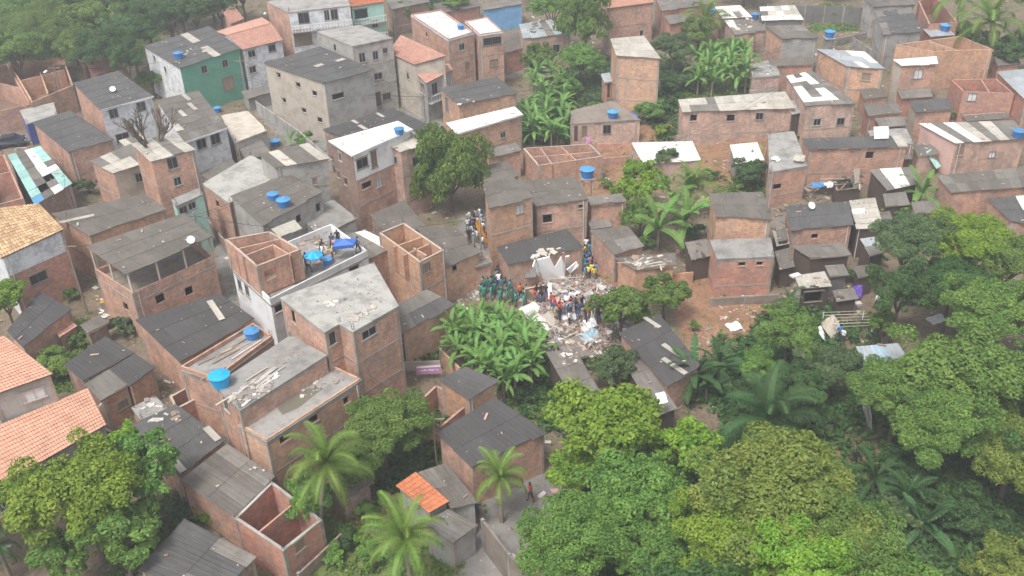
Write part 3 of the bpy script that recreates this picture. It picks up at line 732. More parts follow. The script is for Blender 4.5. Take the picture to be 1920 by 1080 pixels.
H('pinkish house with patchy grey roof under the tall tree', [(973, 46), (1046, 34), (1072, 64), (981, 73)], 5.6, 'brick_pale', 'zinc', win=[(1000, 91, 1.0, 1.2), (1043, 91, 1.0, 1.2), (1000, 124, 1.2, 1.0)], mixk=[('gray', .3)], messy=.6)
H('dark-doored lean-to at the foot of the patchy grey roof house', [(938, 72), (972, 60), (985, 90), (948, 100)], 3.0, 'brick_red', 'brown')
H('brick house with flat orange roof at the top edge', [(1128, -4), (1216, -17), (1227, 5), (1138, 17)], 6.2, 'brick', 'tile_salmon', dz=[.3, .3, 0, 0], win=[(1203, 63, .5, .9, 'h')])
H('low wall and grey yard building right of the orange flat roof', [(1228, -8), (1300, -15), (1330, 8), (1240, 22)], 3.2, 'brick_red', 'gray', name='yard_building')
H('tall narrow brick house with corrugated cream roof', [(1144, 73), (1207, 67), (1240, 111), (1155, 104)], 7.4, 'brick_orange', 'pale', dz=[.4, .4, -.1, 0], seed=2)
H('tiny shed with green door leaning on the tall narrow brick house', [(1126, 139), (1143, 136), (1150, 153), (1133, 156)], 3.4, 'brick', 'zinc', win=[(1141, 170, .8, 2, 'd')], name='shed', cat='shed', beams=False)
H('low pinkish house with brown terrace roof and blue tank', [(1072, 207), (1150, 189), (1200, 224), (1070, 232)], 3.2, 'brick_pale', 'slab', win=[(1096, 245, .6, 1.2, 's'), (1138, 243, 1.0, 1.2), (1080, 246, .5, 1.4, 'd')], caps='concrete_brown')
H('long low pinkish house with cracked cream roof', [(1271, 187), (1472, 172), (1492, 203), (1279, 211)], 3.7, 'brick_pale', 'pale', win=[(1299, 221, .9, .8, 'h'), (1370, 221, .9, .8, 'h'), (1424, 218, .9, .9)], mixk=[('gray', .35)], messy=.5)
H('white-roofed hut beside the blue tank at the top right', [(1340, 13), (1388, 10), (1411, 33), (1354, 35)], 3.6, 'brick_pale', 'white', mixk=[('gray', .2)], messy=.4)
H('hut with planks and white scraps on its roof', [(1358, 38), (1408, 36), (1418, 62), (1378, 66)], 3.4, 'brick_pale', 'gray', mixk=[('white', .4)], messy=1)
H('hut with cream roof sheets left of the overgrown plot', [(1424, 13), (1490, 10), (1507, 37), (1428, 39)], 3.4, 'concrete_dark', 'pale', mixk=[('white', .3), ('brown', .2)], messy=.5)
H('house with dark roof and pale grey sheet front beside the tall tank', [(1434, 49), (1502, 47), (1536, 72), (1466, 73)], 4.6, 'brick', 'gray', sides={2: 'render_gray'}, mixk=[('brown', .4)])
H('narrow red brick lean-to below the pale grey front', [(1440, 112), (1522, 108), (1526, 122), (1448, 125)], 2.8, 'brick_red', 'brown')
H('cottage with potted plants and litter on its terrace', [(1406, 120), (1448, 112), (1464, 141), (1412, 145)], 2.9, 'brick_pale', 'slab', caps='concrete')
H('orange brick house with smooth white roof and brown window', [(1530, 92), (1621, 97), (1660, 130), (1588, 125)], 4.0, 'brick_orange', 'zinc', win=[(1624, 144, 1.1, 1.0, 's')], dz=[.3, .4, .1, 0], mixk=[('white', .4)], seed=8)
H('brick house with streaked black and white roof strips', [(1474, 143), (1522, 133), (1607, 194), (1511, 200)], 4.6, 'brick_pale', 'gray', win=[(1532, 229, .9, .9), (1576, 228, .9, .9)], mixk=[('white', .38), ('brown', .1)], messy=.5, ln=1.3)
H('tall brick house with white strip roof and arched white window', [(1674, 112), (1756, 106), (1759, 121), (1690, 124)], 5.2, 'brick', 'white', win=[(1722, 139, 1.1, 1.2, 'w')], sides={3: 'render_beige'}, mixk=[('gray', .4)], messy=.5)
H('long roofless orange brick block under the coconut palms', [(1680, 84), (1800, 68), (1862, 93), (1752, 97)], 4.4, 'brick_orange', 'open', rooms=[(1740, 76, 1800, 95)], caps='brick_orange', floor='soil_floor', beams=False)
H('roofless red brick rooms beside the right edge', [(1783, 150), (1868, 148), (1902, 176), (1806, 172)], 3.6, 'brick_red', 'open', rooms=[(1840, 149, 1856, 174)], win=[(1823, 181, 1.0, 1.0, 'w')], caps='brick_red', floor='soil_floor', beams=False)
H('grey sheet roof house at the right edge below the palms', [(1868, 135), (1935, 128), (1975, 188), (1922, 188)], 4.2, 'brick_red', 'zinc')
H('small house with dark roof and arched side wall', [(1704, 190), (1778, 184), (1788, 206), (1717, 211)], 3.0, 'brick', 'charcoal', sides={3: 'render_beige'})
H('grey walled house with long dark roof at the top right', [(1641, 22), (1708, 14), (1730, 60), (1656, 66)], 4.6, 'render_gray', 'gray', mixk=[('charcoal', .5)])
H('dark roof house touching the top edge near the palms', [(1618, -4), (1705, -10), (1717, 9), (1638, 14)], 4.2, 'render_gray', 'gray', mixk=[('brown', .4)])
H('red brick walls stepping down beside the dark roofs', [(1722, 2), (1752, -8), (1796, 42), (1742, 46)], 4.2, 'brick_red', 'open', caps='brick_red', floor='soil_floor', beams=False)
H('small brick shed behind the roofless orange block', [(1730, 55), (1775, 50), (1790, 66), (1745, 70)], 3.2, 'brick_red', 'zinc', name='shed', cat='shed', beams=False)
H('low red brick annex right of the streaked roof house', [(1618, 196), (1682, 192), (1692, 212), (1628, 218)], 2.8, 'brick_red', 'brown')
H('brick room with white cube on top in the right yard', [(1628, 245), (1698, 240), (1712, 268), (1640, 272)], 3.2, 'brick_dark', 'slab', caps='concrete')
H('pink-walled house with grey and cream roof at the right', [(1722, 232), (1902, 226), (1926, 260), (1792, 270)], 3.9, 'brick_pale', 'gray', win=[(1860, 290, .8, .8, 'w'), (1790, 280, .9, 1.4, 's')], mixk=[('white', .3), ('pale', .2)], ln=3.2, sides={3: 'paint_pink'})
H('wide brick house with thin dark roof in the right yard', [(1502, 260), (1690, 254), (1704, 276), (1516, 281)], 4.0, 'brick', 'charcoal', win=[(1631, 291, .9, .8, 'h')], mixk=[('pale', .1)], messy=.4)
H('concrete platform house with round brick corner', [(1441, 252), (1488, 246), (1513, 310), (1444, 322)], 4.2, 'brick', 'slab', caps='concrete', win=[(1456, 350, 1.0, .6, 'h')])
H('sagging scrap roof of cream strips beside the banana plant', [(1630, 318), (1708, 313), (1722, 346), (1662, 358)], 2.5, 'wood_dark', 'gray', mixk=[('white', .45)], messy=1.2, name='shack', cat='shack', beams=False, ln=1.8)
H('long brown-roofed brick house with one white roof sheet at its left end', [(1756, 330), (1925, 313), (1935, 350), (1784, 363)], 3.9, 'brick', 'brown', mixk=[('gray', .3)], seed=21)
H('dark-roofed house at the right edge behind the lime tree', [(1850, 372), (1930, 366), (1950, 425), (1895, 416)], 3.2, 'brick', 'charcoal', mixk=[('white', .12)])
H('charcoal-roofed brick house behind the strip lean-to', [(1472, 386), (1592, 378), (1601, 423), (1482, 433)], 3.6, 'brick', 'charcoal', win=[(1527, 443, .6, .5, 'h')], seed=4)
H('rusty patchwork roof beside the charcoal roof', [(1592, 376), (1641, 371), (1657, 428), (1605, 430)], 3.2, 'wood_dark', 'gray', mixk=[('pale', .4), ('white', .2)], messy=1.3, name='shack', cat='shack', beams=False, ln=1.0)
H('open lean-to of long grey strips in the right gully', [(1482, 462), (1582, 456), (1596, 480), (1520, 486)], 2.4, 'wood_dark', 'gray', mixk=[('white', .3)], messy=.9, name='shack', cat='shack', beams=False)
H('wooden shack with ribbed grey roof and white railing', [(1489, 517), (1546, 509), (1560, 537), (1500, 542)], 2.5, 'wood_dark', 'pale', mixk=[('gray', .45)], messy=.8, name='shack', cat='shack', beams=False, sides={3: 'render_gray'}, win=[(1525, 556, 1.6, 1.0, 'h')])
H('mossy little roof between the lean-to and the wooden shack', [(1546, 498), (1582, 496), (1592, 516), (1556, 520)], 2.2, 'concrete_dark', 'gray', messy=.5, name='shack', cat='shack', beams=False)
H('ragged tin roof hidden under the dark tree', [(1612, 448), (1640, 444), (1660, 474), (1630, 482)], 2.6, 'wood_dark', 'zinc', mixk=[('gray', .5)], messy=1, name='shack', cat='shack', beams=False, ln=1.2)
H('shack with pale blue tin roof among the trees', [(1604, 650), (1684, 644), (1702, 672), (1620, 683)], 3.0, 'render_gray', 'blue', mixk=[('zinc', .3)], messy=.5, name='shack', cat='shack', beams=False)
H('orange brick house with brown roof above the slab-roofed house', [(1329, 363), (1430, 360), (1449, 412), (1341, 407)], 5.6, 'brick_orange', 'brown', dz=[.3, .3, 0, 0])
H('two-storey red brick house with bluish slab roof beside the red earth', [(1332, 450), (1444, 446), (1451, 480), (1345, 485)], 3.9, 'brick_red', 'slab', win=[(1391, 495, .6, .4, 'h'), (1425, 494, .6, .4, 'h')], caps='concrete')
H('pink house with white roof behind the small round tree', [(1184, 268), (1298, 265), (1315, 302), (1205, 307)], 3.4, 'brick_pale', 'white', dz=[.3, .3, 0, 0], sides={2: 'paint_pink'})
H('tiny shed with two cream roof sheets on the red hillside', [(1368, 272), (1420, 267), (1433, 300), (1379, 308)], 2.4, 'concrete', 'white', name='shed', cat='shed', beams=False)
H('roofless brick rooms with hanging laundry in the middle of the hillside', [(981, 278), (1106, 270), (1130, 294), (1009, 311)], 3.0, 'brick', 'open', rooms=[(1012, 275, 1036, 308), (1050, 273, 1082, 301), (995, 294, 1118, 284)], floor='soil_floor', sides={})
H('dark-roofed brick house behind the mango tree', [(905, 311), (952, 302), (975, 330), (908, 346)], 4.4, 'brick', 'brown')
H('two-storey brick house with a perforated block band beside the crowd', [(905, 346), (962, 331), (1002, 371), (916, 393)], 6.6, 'brick_orange', 'brown', win=[(975, 392, .8, .9, 'w')], split={})
H('wide brick house with brown roof and round laundry bag', [(966, 340), (1080, 332), (1104, 375), (1004, 387)], 5.2, 'brick', 'brown', win=[(1026, 410, .9, .9, 'h'), (1090, 387, .5, .4, 'h')], seed=6)
H('narrow brick wing under the tank tower', [(1098, 369), (1164, 363), (1176, 378), (1107, 386)], 4.2, 'brick', 'gray')
H('half-collapsed house with dark roof beside the rubble', [(930, 463), (1062, 430), (1096, 465), (952, 498)], 3.0, 'brick', 'dark', seed=14, gap=.05, messy=.3)
H('low brick house with dark patched roof left of the banana plants', [(1105, 432), (1178, 424), (1208, 462), (1152, 478)], 3.0, 'brick', 'brown', mixk=[('gray', .3)], messy=.4)
H('shed with debris-strewn roof below the banana plants', [(1152, 484), (1268, 475), (1266, 500), (1190, 507)], 2.6, 'brick_orange', 'brown', mixk=[('gray', .4)], messy=1, gap=.06, beams=False)
H('long charcoal-roofed house below the rubble with pale skylight strips', [(1160, 625), (1235, 588), (1314, 686), (1252, 728)], 3.0, 'brick', 'dark', mixk=[('brown', .15)], sky=[(1262, 660, .45, 2.2), (1264, 688, .45, 2.4), (1222, 606, .4, 1.8)], seed=9)
H('narrow mossy corrugated roof along the charcoal-roofed house', [(1162, 668), (1196, 655), (1271, 767), (1230, 781)], 2.5, 'wood_dark', 'gray', mixk=[('brown', .5), ('pale', .1)], messy=.6, beams=False, name='shed', cat='shed')
H('sagging dark roof between the banana clump and the round tree', [(1024, 662), (1076, 652), (1128, 738), (1080, 760)], 2.6, 'wood_dark', 'brown', mixk=[('gray', .4)], messy=.6, beams=False, name='shed', cat='shed')
H('house with large plain charcoal roof in the lower middle', [(818, 813), (928, 745), (1026, 812), (884, 878)], 3.6, 'brick', 'dark', dz=[.3, .3, 0, 0], seed=12)
H('brick house with dark roof beside the pink banner', [(822, 712), (872, 688), (938, 714), (880, 752)], 3.4, 'brick_orange', 'charcoal')
H('small roofless yard of brick below the pink banner', [(768, 768), (818, 722), (880, 757), (826, 802)], 2.4, 'brick', 'open', depth=2.2, floor='soil_floor', caps='brick', beams=False)
H('dark-roofed house with loose planks behind the tall brick tower house', [(742, 572), (800, 543), (856, 572), (753, 626)], 3.8, 'brick_orange', 'charcoal', mixk=[('gray', .2)], seed=17)
H('tall brick tower house with bare concrete roof in the middle', [(527, 558), (700, 493), (746, 573), (662, 621), (636, 606), (609, 622)], 8.4, 'brick', 'slab', win=[(548, 592, .8, 1.3, 'h'), (692, 624, 1.4, .8), (608, 634, .7, 1.2)], caps='concrete_light', dz=[0] * 6)
H('brick house whose roof is covered in planks, blocks and a bright blue tank', [(404, 722), (545, 629), (611, 666), (450, 769)], 6.6, 'brick', 'slab', win=[(424, 757, .8, 1.3)], caps='concrete', sides={})
H('low concrete terrace with brick parapet left of the plank-covered roof', [(340, 694), (476, 612), (512, 636), (404, 716)], 5.2, 'brick', 'slab', par=.35, caps='concrete')
H('brick house with puddled grey terrace at the front', [(447, 797), (621, 686), (677, 712), (500, 828)], 5.0, 'brick_orange', 'slab', par=.12, win=[(588, 785, .8, .7, 'h'), (533, 820, .8, .7, 'h'), (650, 750, .6, .6, 'h')], caps='concrete')
H('white house with long roof terrace where people gather', [(436, 506), (622, 430), (690, 480), (508, 572)], 6.2, 'paint_white', 'slab', par=.55, win=[(530, 560, 2.0, .7, 'h'), (570, 540, 1.2, .5, 'h'), (620, 512, 1.4, .5, 'h'), (664, 493, 1.2, .5, 'h'), (450, 535, .8, 1.2), (463, 542, .8, 1.2)], caps='concrete')
H('roofless brick upper rooms on the white house', [(422, 449), (506, 434), (564, 468), (481, 500)], 9.0, 'brick', 'open', rooms=[(440, 467, 525, 447), (455, 480, 512, 458), (512, 458, 545, 478)], depth=2.6, zbase=6.21, win=[(507, 514, 1.0, .9, 'h')], name='roofless_upper_storey', cat='roofless rooms')
H('roofless orange brick rooms with thin cross walls near the centre', [(711, 437), (757, 418), (832, 469), (787, 492)], 6.0, 'brick_orange', 'open', rooms=[(738, 462, 790, 444), (757, 478, 805, 456), (775, 464, 800, 478)], win=[(796, 504, .9, 1.0, 's')], depth=2.6)
H('house with dark and cream corrugated roof beside the roofless rooms', [(628, 447), (684, 431), (747, 463), (690, 487)], 4.6, 'brick', 'brown', mixk=[('white', .35), ('gray', .2)], messy=.3, ln=5, seed=31)
H('brown-roofed orange brick house next to the crowd in the alley', [(781, 428), (851, 425), (904, 472), (834, 503)], 3.7, 'brick_orange', 'brown', win=[(852, 503, .5, .6, 'h')], seed=18)
H('low dark roof behind the green fence', [(694, 402), (758, 376), (802, 428), (722, 442)], 2.8, 'brick_dark', 'brown', messy=.4)
H('grey cement house with cream and brown roof left of the white roof', [(484, 290), (578, 268), (619, 298), (516, 316)], 7.0, 'render_gray', 'pale', win=[(530, 345, .6, .8, 'h'), (590, 340, .5, .9, 's')], mixk=[('brown', .35)], ln=2.8, seed=33)
H('grey cement house with brown roof and two blue tanks', [(431, 368), (541, 326), (607, 360), (492, 424)], 5.4, 'render_gray', 'brown', win=[(598, 388, .8, .9, 'h'), (560, 410, .6, .8, 'h')], seed=34)
H('low grey terrace in front of the two-tank house', [(558, 404), (624, 374), (668, 409), (602, 441)], 3.4, 'render_gray', 'slab', caps='concrete')
H('brick house with pale cement roof beside the alley', [(381, 344), (470, 291), (530, 323), (430, 380)], 4.8, 'brick', 'slab', caps='concrete_light', win=[(408, 382, .7, .8, 'h')])
H('rusty ribbed lean-to beside the stained white house', [(374, 326), (434, 297), (452, 318), (392, 340)], 4.6, 'brick_dark', 'brown', mixk=[('pale', .35)], messy=.6, beams=False, ln=3)
H('stained white house with dark roof, pale roof strips and three windows', [(292, 188), (372, 170), (428, 240), (346, 268)], 6.4, 'paint_white_stained', 'brown', sky=[(350, 184, .5, 2.4), (361, 201, .5, 2.6), (342, 214, .5, 2.2), (332, 240, .9, 2.5)], win=[(403, 257, 1.2, 1.3), (424, 249, .7, 1.2), (378, 270, 1.2, 1.2)], fascia=(2,), mixk=[('gray', .12)], seed=36)
H('small house with cream terrace roof beside the small tank', [(415, 216), (464, 208), (500, 244), (440, 267)], 4.4, 'render_gray', 'slab', caps='render_beige')
H('dark lean-to roof in front of the cream terrace', [(440, 268), (486, 258), (512, 290), (462, 300)], 3.2, 'brick_dark', 'gray')
H('house with cream roof and beige plastered front below the bare tree', [(168, 303), (245, 270), (279, 303), (212, 326)], 4.6, 'brick', 'pale', win=[(261, 333, .9, 1.1)], sides={2: 'render_beige'}, mixk=[('gray', .2)])
H('three-storey brick house with mint ground floor behind the bare tree', [(246, 270), (322, 249), (368, 281), (282, 304)], 7.8, 'brick', 'pale', win=[(321, 296, 1.1, 1.3), (333, 340, .8, 1.0), (340, 385, 1.2, .9), (360, 374, 1.2, .9)], mixk=[('gray', .25)])
H('open shop with roof panels of mint, blue and white at the left', [(14, 291), (76, 274), (136, 345), (66, 386)], 3.2, 'brick_dark', 'brown', mixk=[('mint', .28), ('gray', .22), ('white', .12), ('flatblue', .07)], messy=.5, gap=.08, ln=1.7)
H('old brick house with stepped side wall at the left edge', [(-45, 302), (8, 290), (44, 372), (-18, 388)], 3.6, 'brick_red', 'open', floor='soil_floor', rooms=[(-20, 330, 24, 320)], caps='brick')
H('old house with tan clay tile roof and white gable', [(-62, 398), (74, 382), (121, 431), (2, 486)], 6.6, 'brick_red', 'tile_tan', win=[(72, 521, 1.6, 1.0)], split={2: (1.9, 'paint_white_stained')}, gable=0, dz=[.9, .9, .2, 0], sides={3: 'paint_white_stained'})
H('low brown-roofed brick house behind the big brown roof', [(96, 401), (271, 364), (314, 392), (167, 443)], 5.2, 'brick_orange', 'brown', sky=[(144, 412, 3.2, .5)], seed=41)
H('house with a big brown roof over an open upper storey', [(160, 463), (345, 400), (398, 445), (236, 516)], 6.6, 'brick', 'brown', open_top=2.6, win=[(236, 575, .8, .8, 'h'), (300, 560, .8, .8, 'h'), (355, 545, .8, .8, 'h')], dz=[.3, .4, 0, 0], seed=43)
H('dark roof in the left corner beside the lime bush', [(12, 621), (74, 546), (136, 580), (42, 652)], 3.0, 'brick', 'dark', seed=44)
H('low brick shed with sunken roof by the bushes', [(96, 612), (126, 596), (146, 612), (112, 634)], 1.8, 'brick_orange', 'tile_pink', name='shed', cat='shed', beams=False)
H('house with broad charcoal roof left of the plank-covered roof', [(253, 600), (412, 550), (478, 598), (337, 681)], 3.6, 'brick', 'dark', sky=[(405, 583, .5, 3.2)], seed=46)
H('house with black roof left of the ribbed cream lean-to', [(119, 684), (198, 631), (252, 662), (156, 716)], 3.3, 'brick', 'dark', seed=47)
H('lower black roof joined to the ribbed cream lean-to', [(206, 692), (253, 663), (292, 690), (243, 723)], 3.0, 'brick_orange', 'dark', seed=48)
H('ribbed cream lean-to with barred window below the black roof', [(150, 713), (205, 692), (243, 723), (190, 753)], 2.8, 'brick_orange', 'gray', win=[(232, 758, .9, .8, 's')], mixk=[('white', .5)], ln=4, messy=.4)
H('salmon tiled upper house with pale gable and white window', [(-70, 660), (8, 630), (100, 702), (-20, 745)], 7.0, 'render_gray', 'tile_salmon', win=[(65, 740, 1.4, .9, 'w')], dz=[.5, .6, .1, 0])
H('large salmon tiled roof of the house in the lower left', [(-80, 830), (165, 728), (200, 797), (-5, 914)], 4.2, 'render_gray', 'tile_salmon', dz=[.7, .7, 0, 0])
H('dark weathered roof right of the lower-left tree', [(248, 797), (330, 758), (424, 827), (337, 896)], 3.0, 'brick', 'charcoal', mixk=[('brown', .3)], sky=[(330, 870, .5, 2.2), (398, 815, .5, 1.8)], seed=50)
H('weathered grey roof above the red roofless rooms', [(336, 902), (426, 832), (516, 894), (440, 971)], 3.0, 'brick', 'brown', mixk=[('gray', .35)], seed=51)
H('roofless red-plastered rooms with white wall tops at the bottom', [(440, 972), (510, 903), (604, 975), (531, 1033)], 3.0, 'brick_red', 'open', rooms=[(485, 997, 556, 938)], win=[(562, 1020, .8, .9, 's')], caps='concrete_light', floor='soil_floor')
H('dark flat roof at the bottom edge left of the red rooms', [(258, 1070), (346, 973), (482, 1045), (404, 1125)], 2.8, 'brick_dark', 'charcoal', mixk=[('gray', .25)], seed=53)
H('small hut with bright orange tile roof between the two palms', [(742, 911), (780, 885), (843, 941), (805, 963)], 3.0, 'render_gray', 'tile_orange', dz=[.3, .3, 0, 0], seed=54)
H('hut with dirty grey roof beside the orange tile roof', [(784, 886), (838, 868), (898, 944), (846, 953)], 2.9, 'render_gray', 'brown', mixk=[('gray', .3)], seed=55)
H('grey hut with worn roof below the orange tile roof', [(792, 982), (840, 955), (898, 985), (850, 1020)], 2.4, 'render_gray', 'gray', messy=.5)

def L(label, px, h, wall='brick', roof='brown', **k):
    k.setdefault('beams', False); k.setdefault('messy', .5); H(label, px, h, wall, roof, name=k.pop('name', 'lean_to'), cat='lean-to', **k)
L('low brown lean-to right of the smooth white roof house', [(1610, 168), (1655, 164), (1664, 182), (1620, 187)], 2.4, 'brick')
L('grey lean-to below the low red brick annex', [(1640, 222), (1692, 219), (1702, 236), (1650, 240)], 2.6, 'brick_dark', 'gray')
L('dark strip of roof below the roofless red brick rooms', [(1800, 214), (1884, 208), (1896, 222), (1812, 228)], 1.9, 'brick_red', 'brown')
L('timber and tin shelter left of the red brick house', [(1284, 455), (1326, 448), (1336, 480), (1296, 488)], 2.4, 'wood_dark', 'gray', gap=.15)
L('black timber shack in the gap left of the open lean-to', [(1452, 472), (1482, 464), (1490, 500), (1462, 506)], 2.2, 'wood_dark', 'brown')
L('narrow rusty roof between the brown roof and the charcoal roof', [(1451, 412), (1470, 406), (1478, 450), (1459, 455)], 2.4, 'wood_dark', 'gray')
L('rusty tin shelter in the middle of the scrap yard', [(1560, 336), (1608, 331), (1618, 352), (1568, 357)], 2.0, 'wood_dark', 'brown', gap=.12)
L('low tin shelter below the sagging scrap roof', [(1655, 364), (1698, 360), (1706, 384), (1660, 389)], 1.9, 'wood_dark', 'gray', mixk=[('pale', .3)])
L('lean-to of pale scraps below the stained white house', [(222, 264), (262, 252), (287, 266), (240, 280)], 3.4, 'brick', 'pale', mixk=[('gray', .3)])
L('brick hut with cement roof below the ribbed cream lean-to', [(248, 764), (290, 743), (313, 766), (264, 786)], 2.6, 'brick_orange', 'slab', caps='concrete')
L('tiny roofless red room in the lane by the weathered roof', [(318, 744), (356, 723), (369, 748), (330, 768)], 2.6, 'brick_red', 'open', depth=2.3, floor='soil_floor')
L('pale awning behind the roofless upper storey', [(508, 430), (552, 412), (566, 428), (524, 446)], 5.6, 'render_gray', 'pale')
L('grey annex behind the dark-roofed house by the mango tree', [(908, 280), (968, 268), (979, 283), (915, 297)], 3.2, 'brick', 'gray')
L('red-brown shed roof under the left coconut palm', [(612, 908), (662, 884), (702, 905), (642, 936)], 2.4, 'brick_dark', 'brown', gap=.1)
L('small tin roof at the end of the long pinkish house', [(1474, 190), (1494, 187), (1504, 212), (1484, 216)], 3.0, 'wood_dark', 'zinc')
L('brown lean-to in front of the cottage with potted plants', [(1404, 168), (1452, 163), (1462, 180), (1410, 184)], 2.2, 'brick_pale', 'gray')
L('small tiled lean-to behind the orange ruin', [(70, 116), (112, 108), (125, 122), (82, 128)], 3.0, 'brick', 'tile_pink')
L('cement lean-to in front of the white house with pink tiles', [(452, 172), (500, 160), (512, 172), (464, 186)], 1.8, 'render_gray', 'gray')
L('brick annex right of the white front terrace houses', [(606, 118 + 330), (640, 437), (650, 448), (616, 462)], 5.0, 'brick_dark', 'gray')
L('long grey shelter roof at the top edge right of the orange flat roof', [(1245, 30), (1300, 24), (1312, 38), (1256, 46)], 3.0, 'brick_red', 'gray')
L('dark hut between the patchy grey roof and the tall tree', [(1000, 132), (1048, 128), (1056, 142), (1006, 148)], 1.9, 'brick_dark', 'gray')
L('cement hut below the small tin roof', [(1850, 425), (1895, 420), (1905, 440), (1858, 446)], 2.3, 'brick', 'gray')
L('collapsed dark roof sliding down from the rubble', [(1040, 640), (1085, 630), (1110, 668), (1064, 680)], 1.5, 'wood_dark', 'gray', messy=1.6, gap=.15, mixk=[('brown', .4)])

L('mint painted front room under the bare tree', [(322, 374), (372, 353), (380, 364), (330, 386)], 6.0, 'paint_mint', 'slab', caps='concrete', win=[(340, 396, .9, .8), (360, 386, .9, .8)], name='front_room')

L('tin-roofed hut between the charcoal roof and the long brown roof', [(1708, 380), (1750, 375), (1762, 398), (1716, 404)], 2.2, 'brick', 'gray')
L('brown hut roof squeezed behind the patchwork roof', [(1640, 400), (1668, 396), (1676, 418), (1648, 422)], 2.2, 'wood_dark', 'brown')
L('low scrap roof in front of the wooden shack', [(1560, 545), (1600, 540), (1610, 560), (1568, 566)], 1.8, 'wood_dark', 'gray', gap=.15, mixk=[('pale', .3)])
L('rusty awning between the shack and the dark trees', [(1600, 500), (1632, 496), (1642, 516), (1608, 522)], 2.0, 'wood_dark', 'brown', gap=.1)
L('patched lean-to on the left flank of the charcoal roof house', [(1448, 432), (1478, 428), (1484, 456), (1456, 462)], 2.0, 'wood_dark', 'gray', mixk=[('pale', .3)])
L('narrow roof between the slab platform and the wide brick house', [(1500, 290), (1530, 288), (1536, 306), (1506, 310)], 1.8, 'brick', 'gray')
L('cream tin roof below the right yard room', [(1640, 285), (1700, 281), (1710, 298), (1648, 304)], 1.9, 'wood_dark', 'pale', mixk=[('gray', .4)])
L('brown annex at the left end of the pink-walled house', [(1712, 272), (1752, 270), (1762, 290), (1720, 294)], 2.0, 'brick_pale', 'brown')
L('low roof in front of the tall brick house with white strips', [(1680, 168), (1742, 165), (1750, 182), (1690, 186)], 2.2, 'brick_red', 'gray')
L('dark annex right of the roofless orange block', [(1862, 104), (1904, 102), (1914, 120), (1870, 124)], 2.4, 'brick_red', 'brown')
L('grey shed between the two huts with white roofs', [(1408, 44), (1432, 43), (1438, 58), (1414, 60)], 2.6, 'brick_pale', 'gray')
L('small hut with cream roof left of the half-collapsed house', [(880, 486), (915, 478), (925, 494), (890, 503)], 2.4, 'brick', 'gray')
L('tin awning in the alley below the narrow brick wing', [(1100, 412), (1140, 408), (1148, 424), (1108, 430)], 2.2, 'brick_dark', 'gray')
L('dirty roof strip between the white roof house and the dark roof below', [(806, 262), (836, 258), (846, 276), (812, 282)], 3.0, 'brick_dark', 'gray')
L('low brick store beside the orange brick wall', [(755, 600), (800, 585), (812, 602), (764, 620)], 1.8, 'brick', 'gray')
L('charcoal annex between the corner roof and the black roof', [(150, 610), (190, 590), (205, 606), (165, 628)], 1.9, 'brick_dark', 'brown')
# ------------------------------------------------------------------ vegetation
def crown_mesh(name, R, leaf, nleaf, K, flat=.8, seed=0, droop=.2):
    """leaf-sized faces gathered on many small clumps spread over an uneven crown"""
    g = np.random.RandomState(seed)
    # big uneven limbs of foliage first, clumps on those, leaves on the clumps
    nl_ = max(4, min(11, int(K / 13))); a = np.arange(nl_) * 2.4 + g.uniform(0, .8, nl_); lr = R * g.uniform(.36, .52, nl_); ld = R * np.sqrt((np.arange(nl_) + .4) / nl_) * g.uniform(.55, .72, nl_)
    LC = np.stack([ld * np.cos(a), ld * np.sin(a), R * flat * (g.uniform(.0, .42, nl_) - .55 * (ld / R) ** 2 + .12)], 1)
    li = g.choice(nl_, K, p=lr ** 2 / (lr ** 2).sum()); th = g.uniform(0, 2 * np.pi, K); cz = g.uniform(-.75, 1, K); sr = np.sqrt(np.clip(1 - cz ** 2, 0, 1))
    C = LC[li] + np.stack([sr * np.cos(th), sr * np.sin(th), cz * .9], 1) * (lr[li] * g.uniform(.55, .98, K))[:, None]
    cr = R * g.uniform(.08, .21, K)
    cv = np.clip(g.uniform(0, 1, K) * .6 + g.uniform(0, 1, nl_)[li] * .4, 0, 1)
    w = cr ** 2; idx = g.choice(K, nleaf, p=w / w.sum())
    t = g.uniform(0, 2 * np.pi, nleaf); z = g.uniform(-.55, 1, nleaf); s = np.sqrt(1 - z ** 2)
    d = np.stack([s * np.cos(t), s * np.sin(t), z], 1)
    rr = cr[idx] * g.uniform(.72, 1.08, nleaf)
    P = C[idx] + d * rr[:, None] * np.array([1, 1, .8])
    out = P / np.maximum(np.linalg.norm(P, axis=1), .01)[:, None]
    N = d * .7 + out * .35 + g.normal(0, .6, (nleaf, 3)); N[:, 2] += .35
    N /= np.linalg.norm(N, axis=1)[:, None]
    A = np.cross(N, g.normal(0, 1, (nleaf, 3))); A /= np.linalg.norm(A, axis=1)[:, None]; B = np.cross(N, A)
    ls = leaf * g.uniform(.45, 1.5, nleaf)[:, None]
    Vv = np.stack([P - A * ls * .5, P + B * ls * .27 - N * ls * .06, P + A * ls * .5 - N * ls * droop, P - B * ls * .27 - N * ls * .06], 1).reshape(-1, 3)
    var = np.clip(cv[idx] * .75 + g.uniform(-.1, .35, nleaf), 0, 1)
    return quads_mesh(name, Vv, var, 'leaf_mid')
def quads_mesh(name, Vv, var, mat):
    nq = len(Vv) // 4
    me = bpy.data.meshes.new(name); me.vertices.add(len(Vv)); me.vertices.foreach_set('co', Vv.astype(np.float32).ravel())
    me.loops.add(nq * 4); me.loops.foreach_set('vertex_index', np.arange(nq * 4)); me.polygons.add(nq)
    me.polygons.foreach_set('loop_start', np.arange(0, nq * 4, 4)); me.polygons.foreach_set('loop_total', np.full(nq, 4)); me.update(calc_edges=True)
    a = me.attributes.new('var', 'FLOAT', 'FACE'); a.data.foreach_set('value', var.astype(np.float32)); me.materials.append(MATS[mat])
    return me
CR = {}
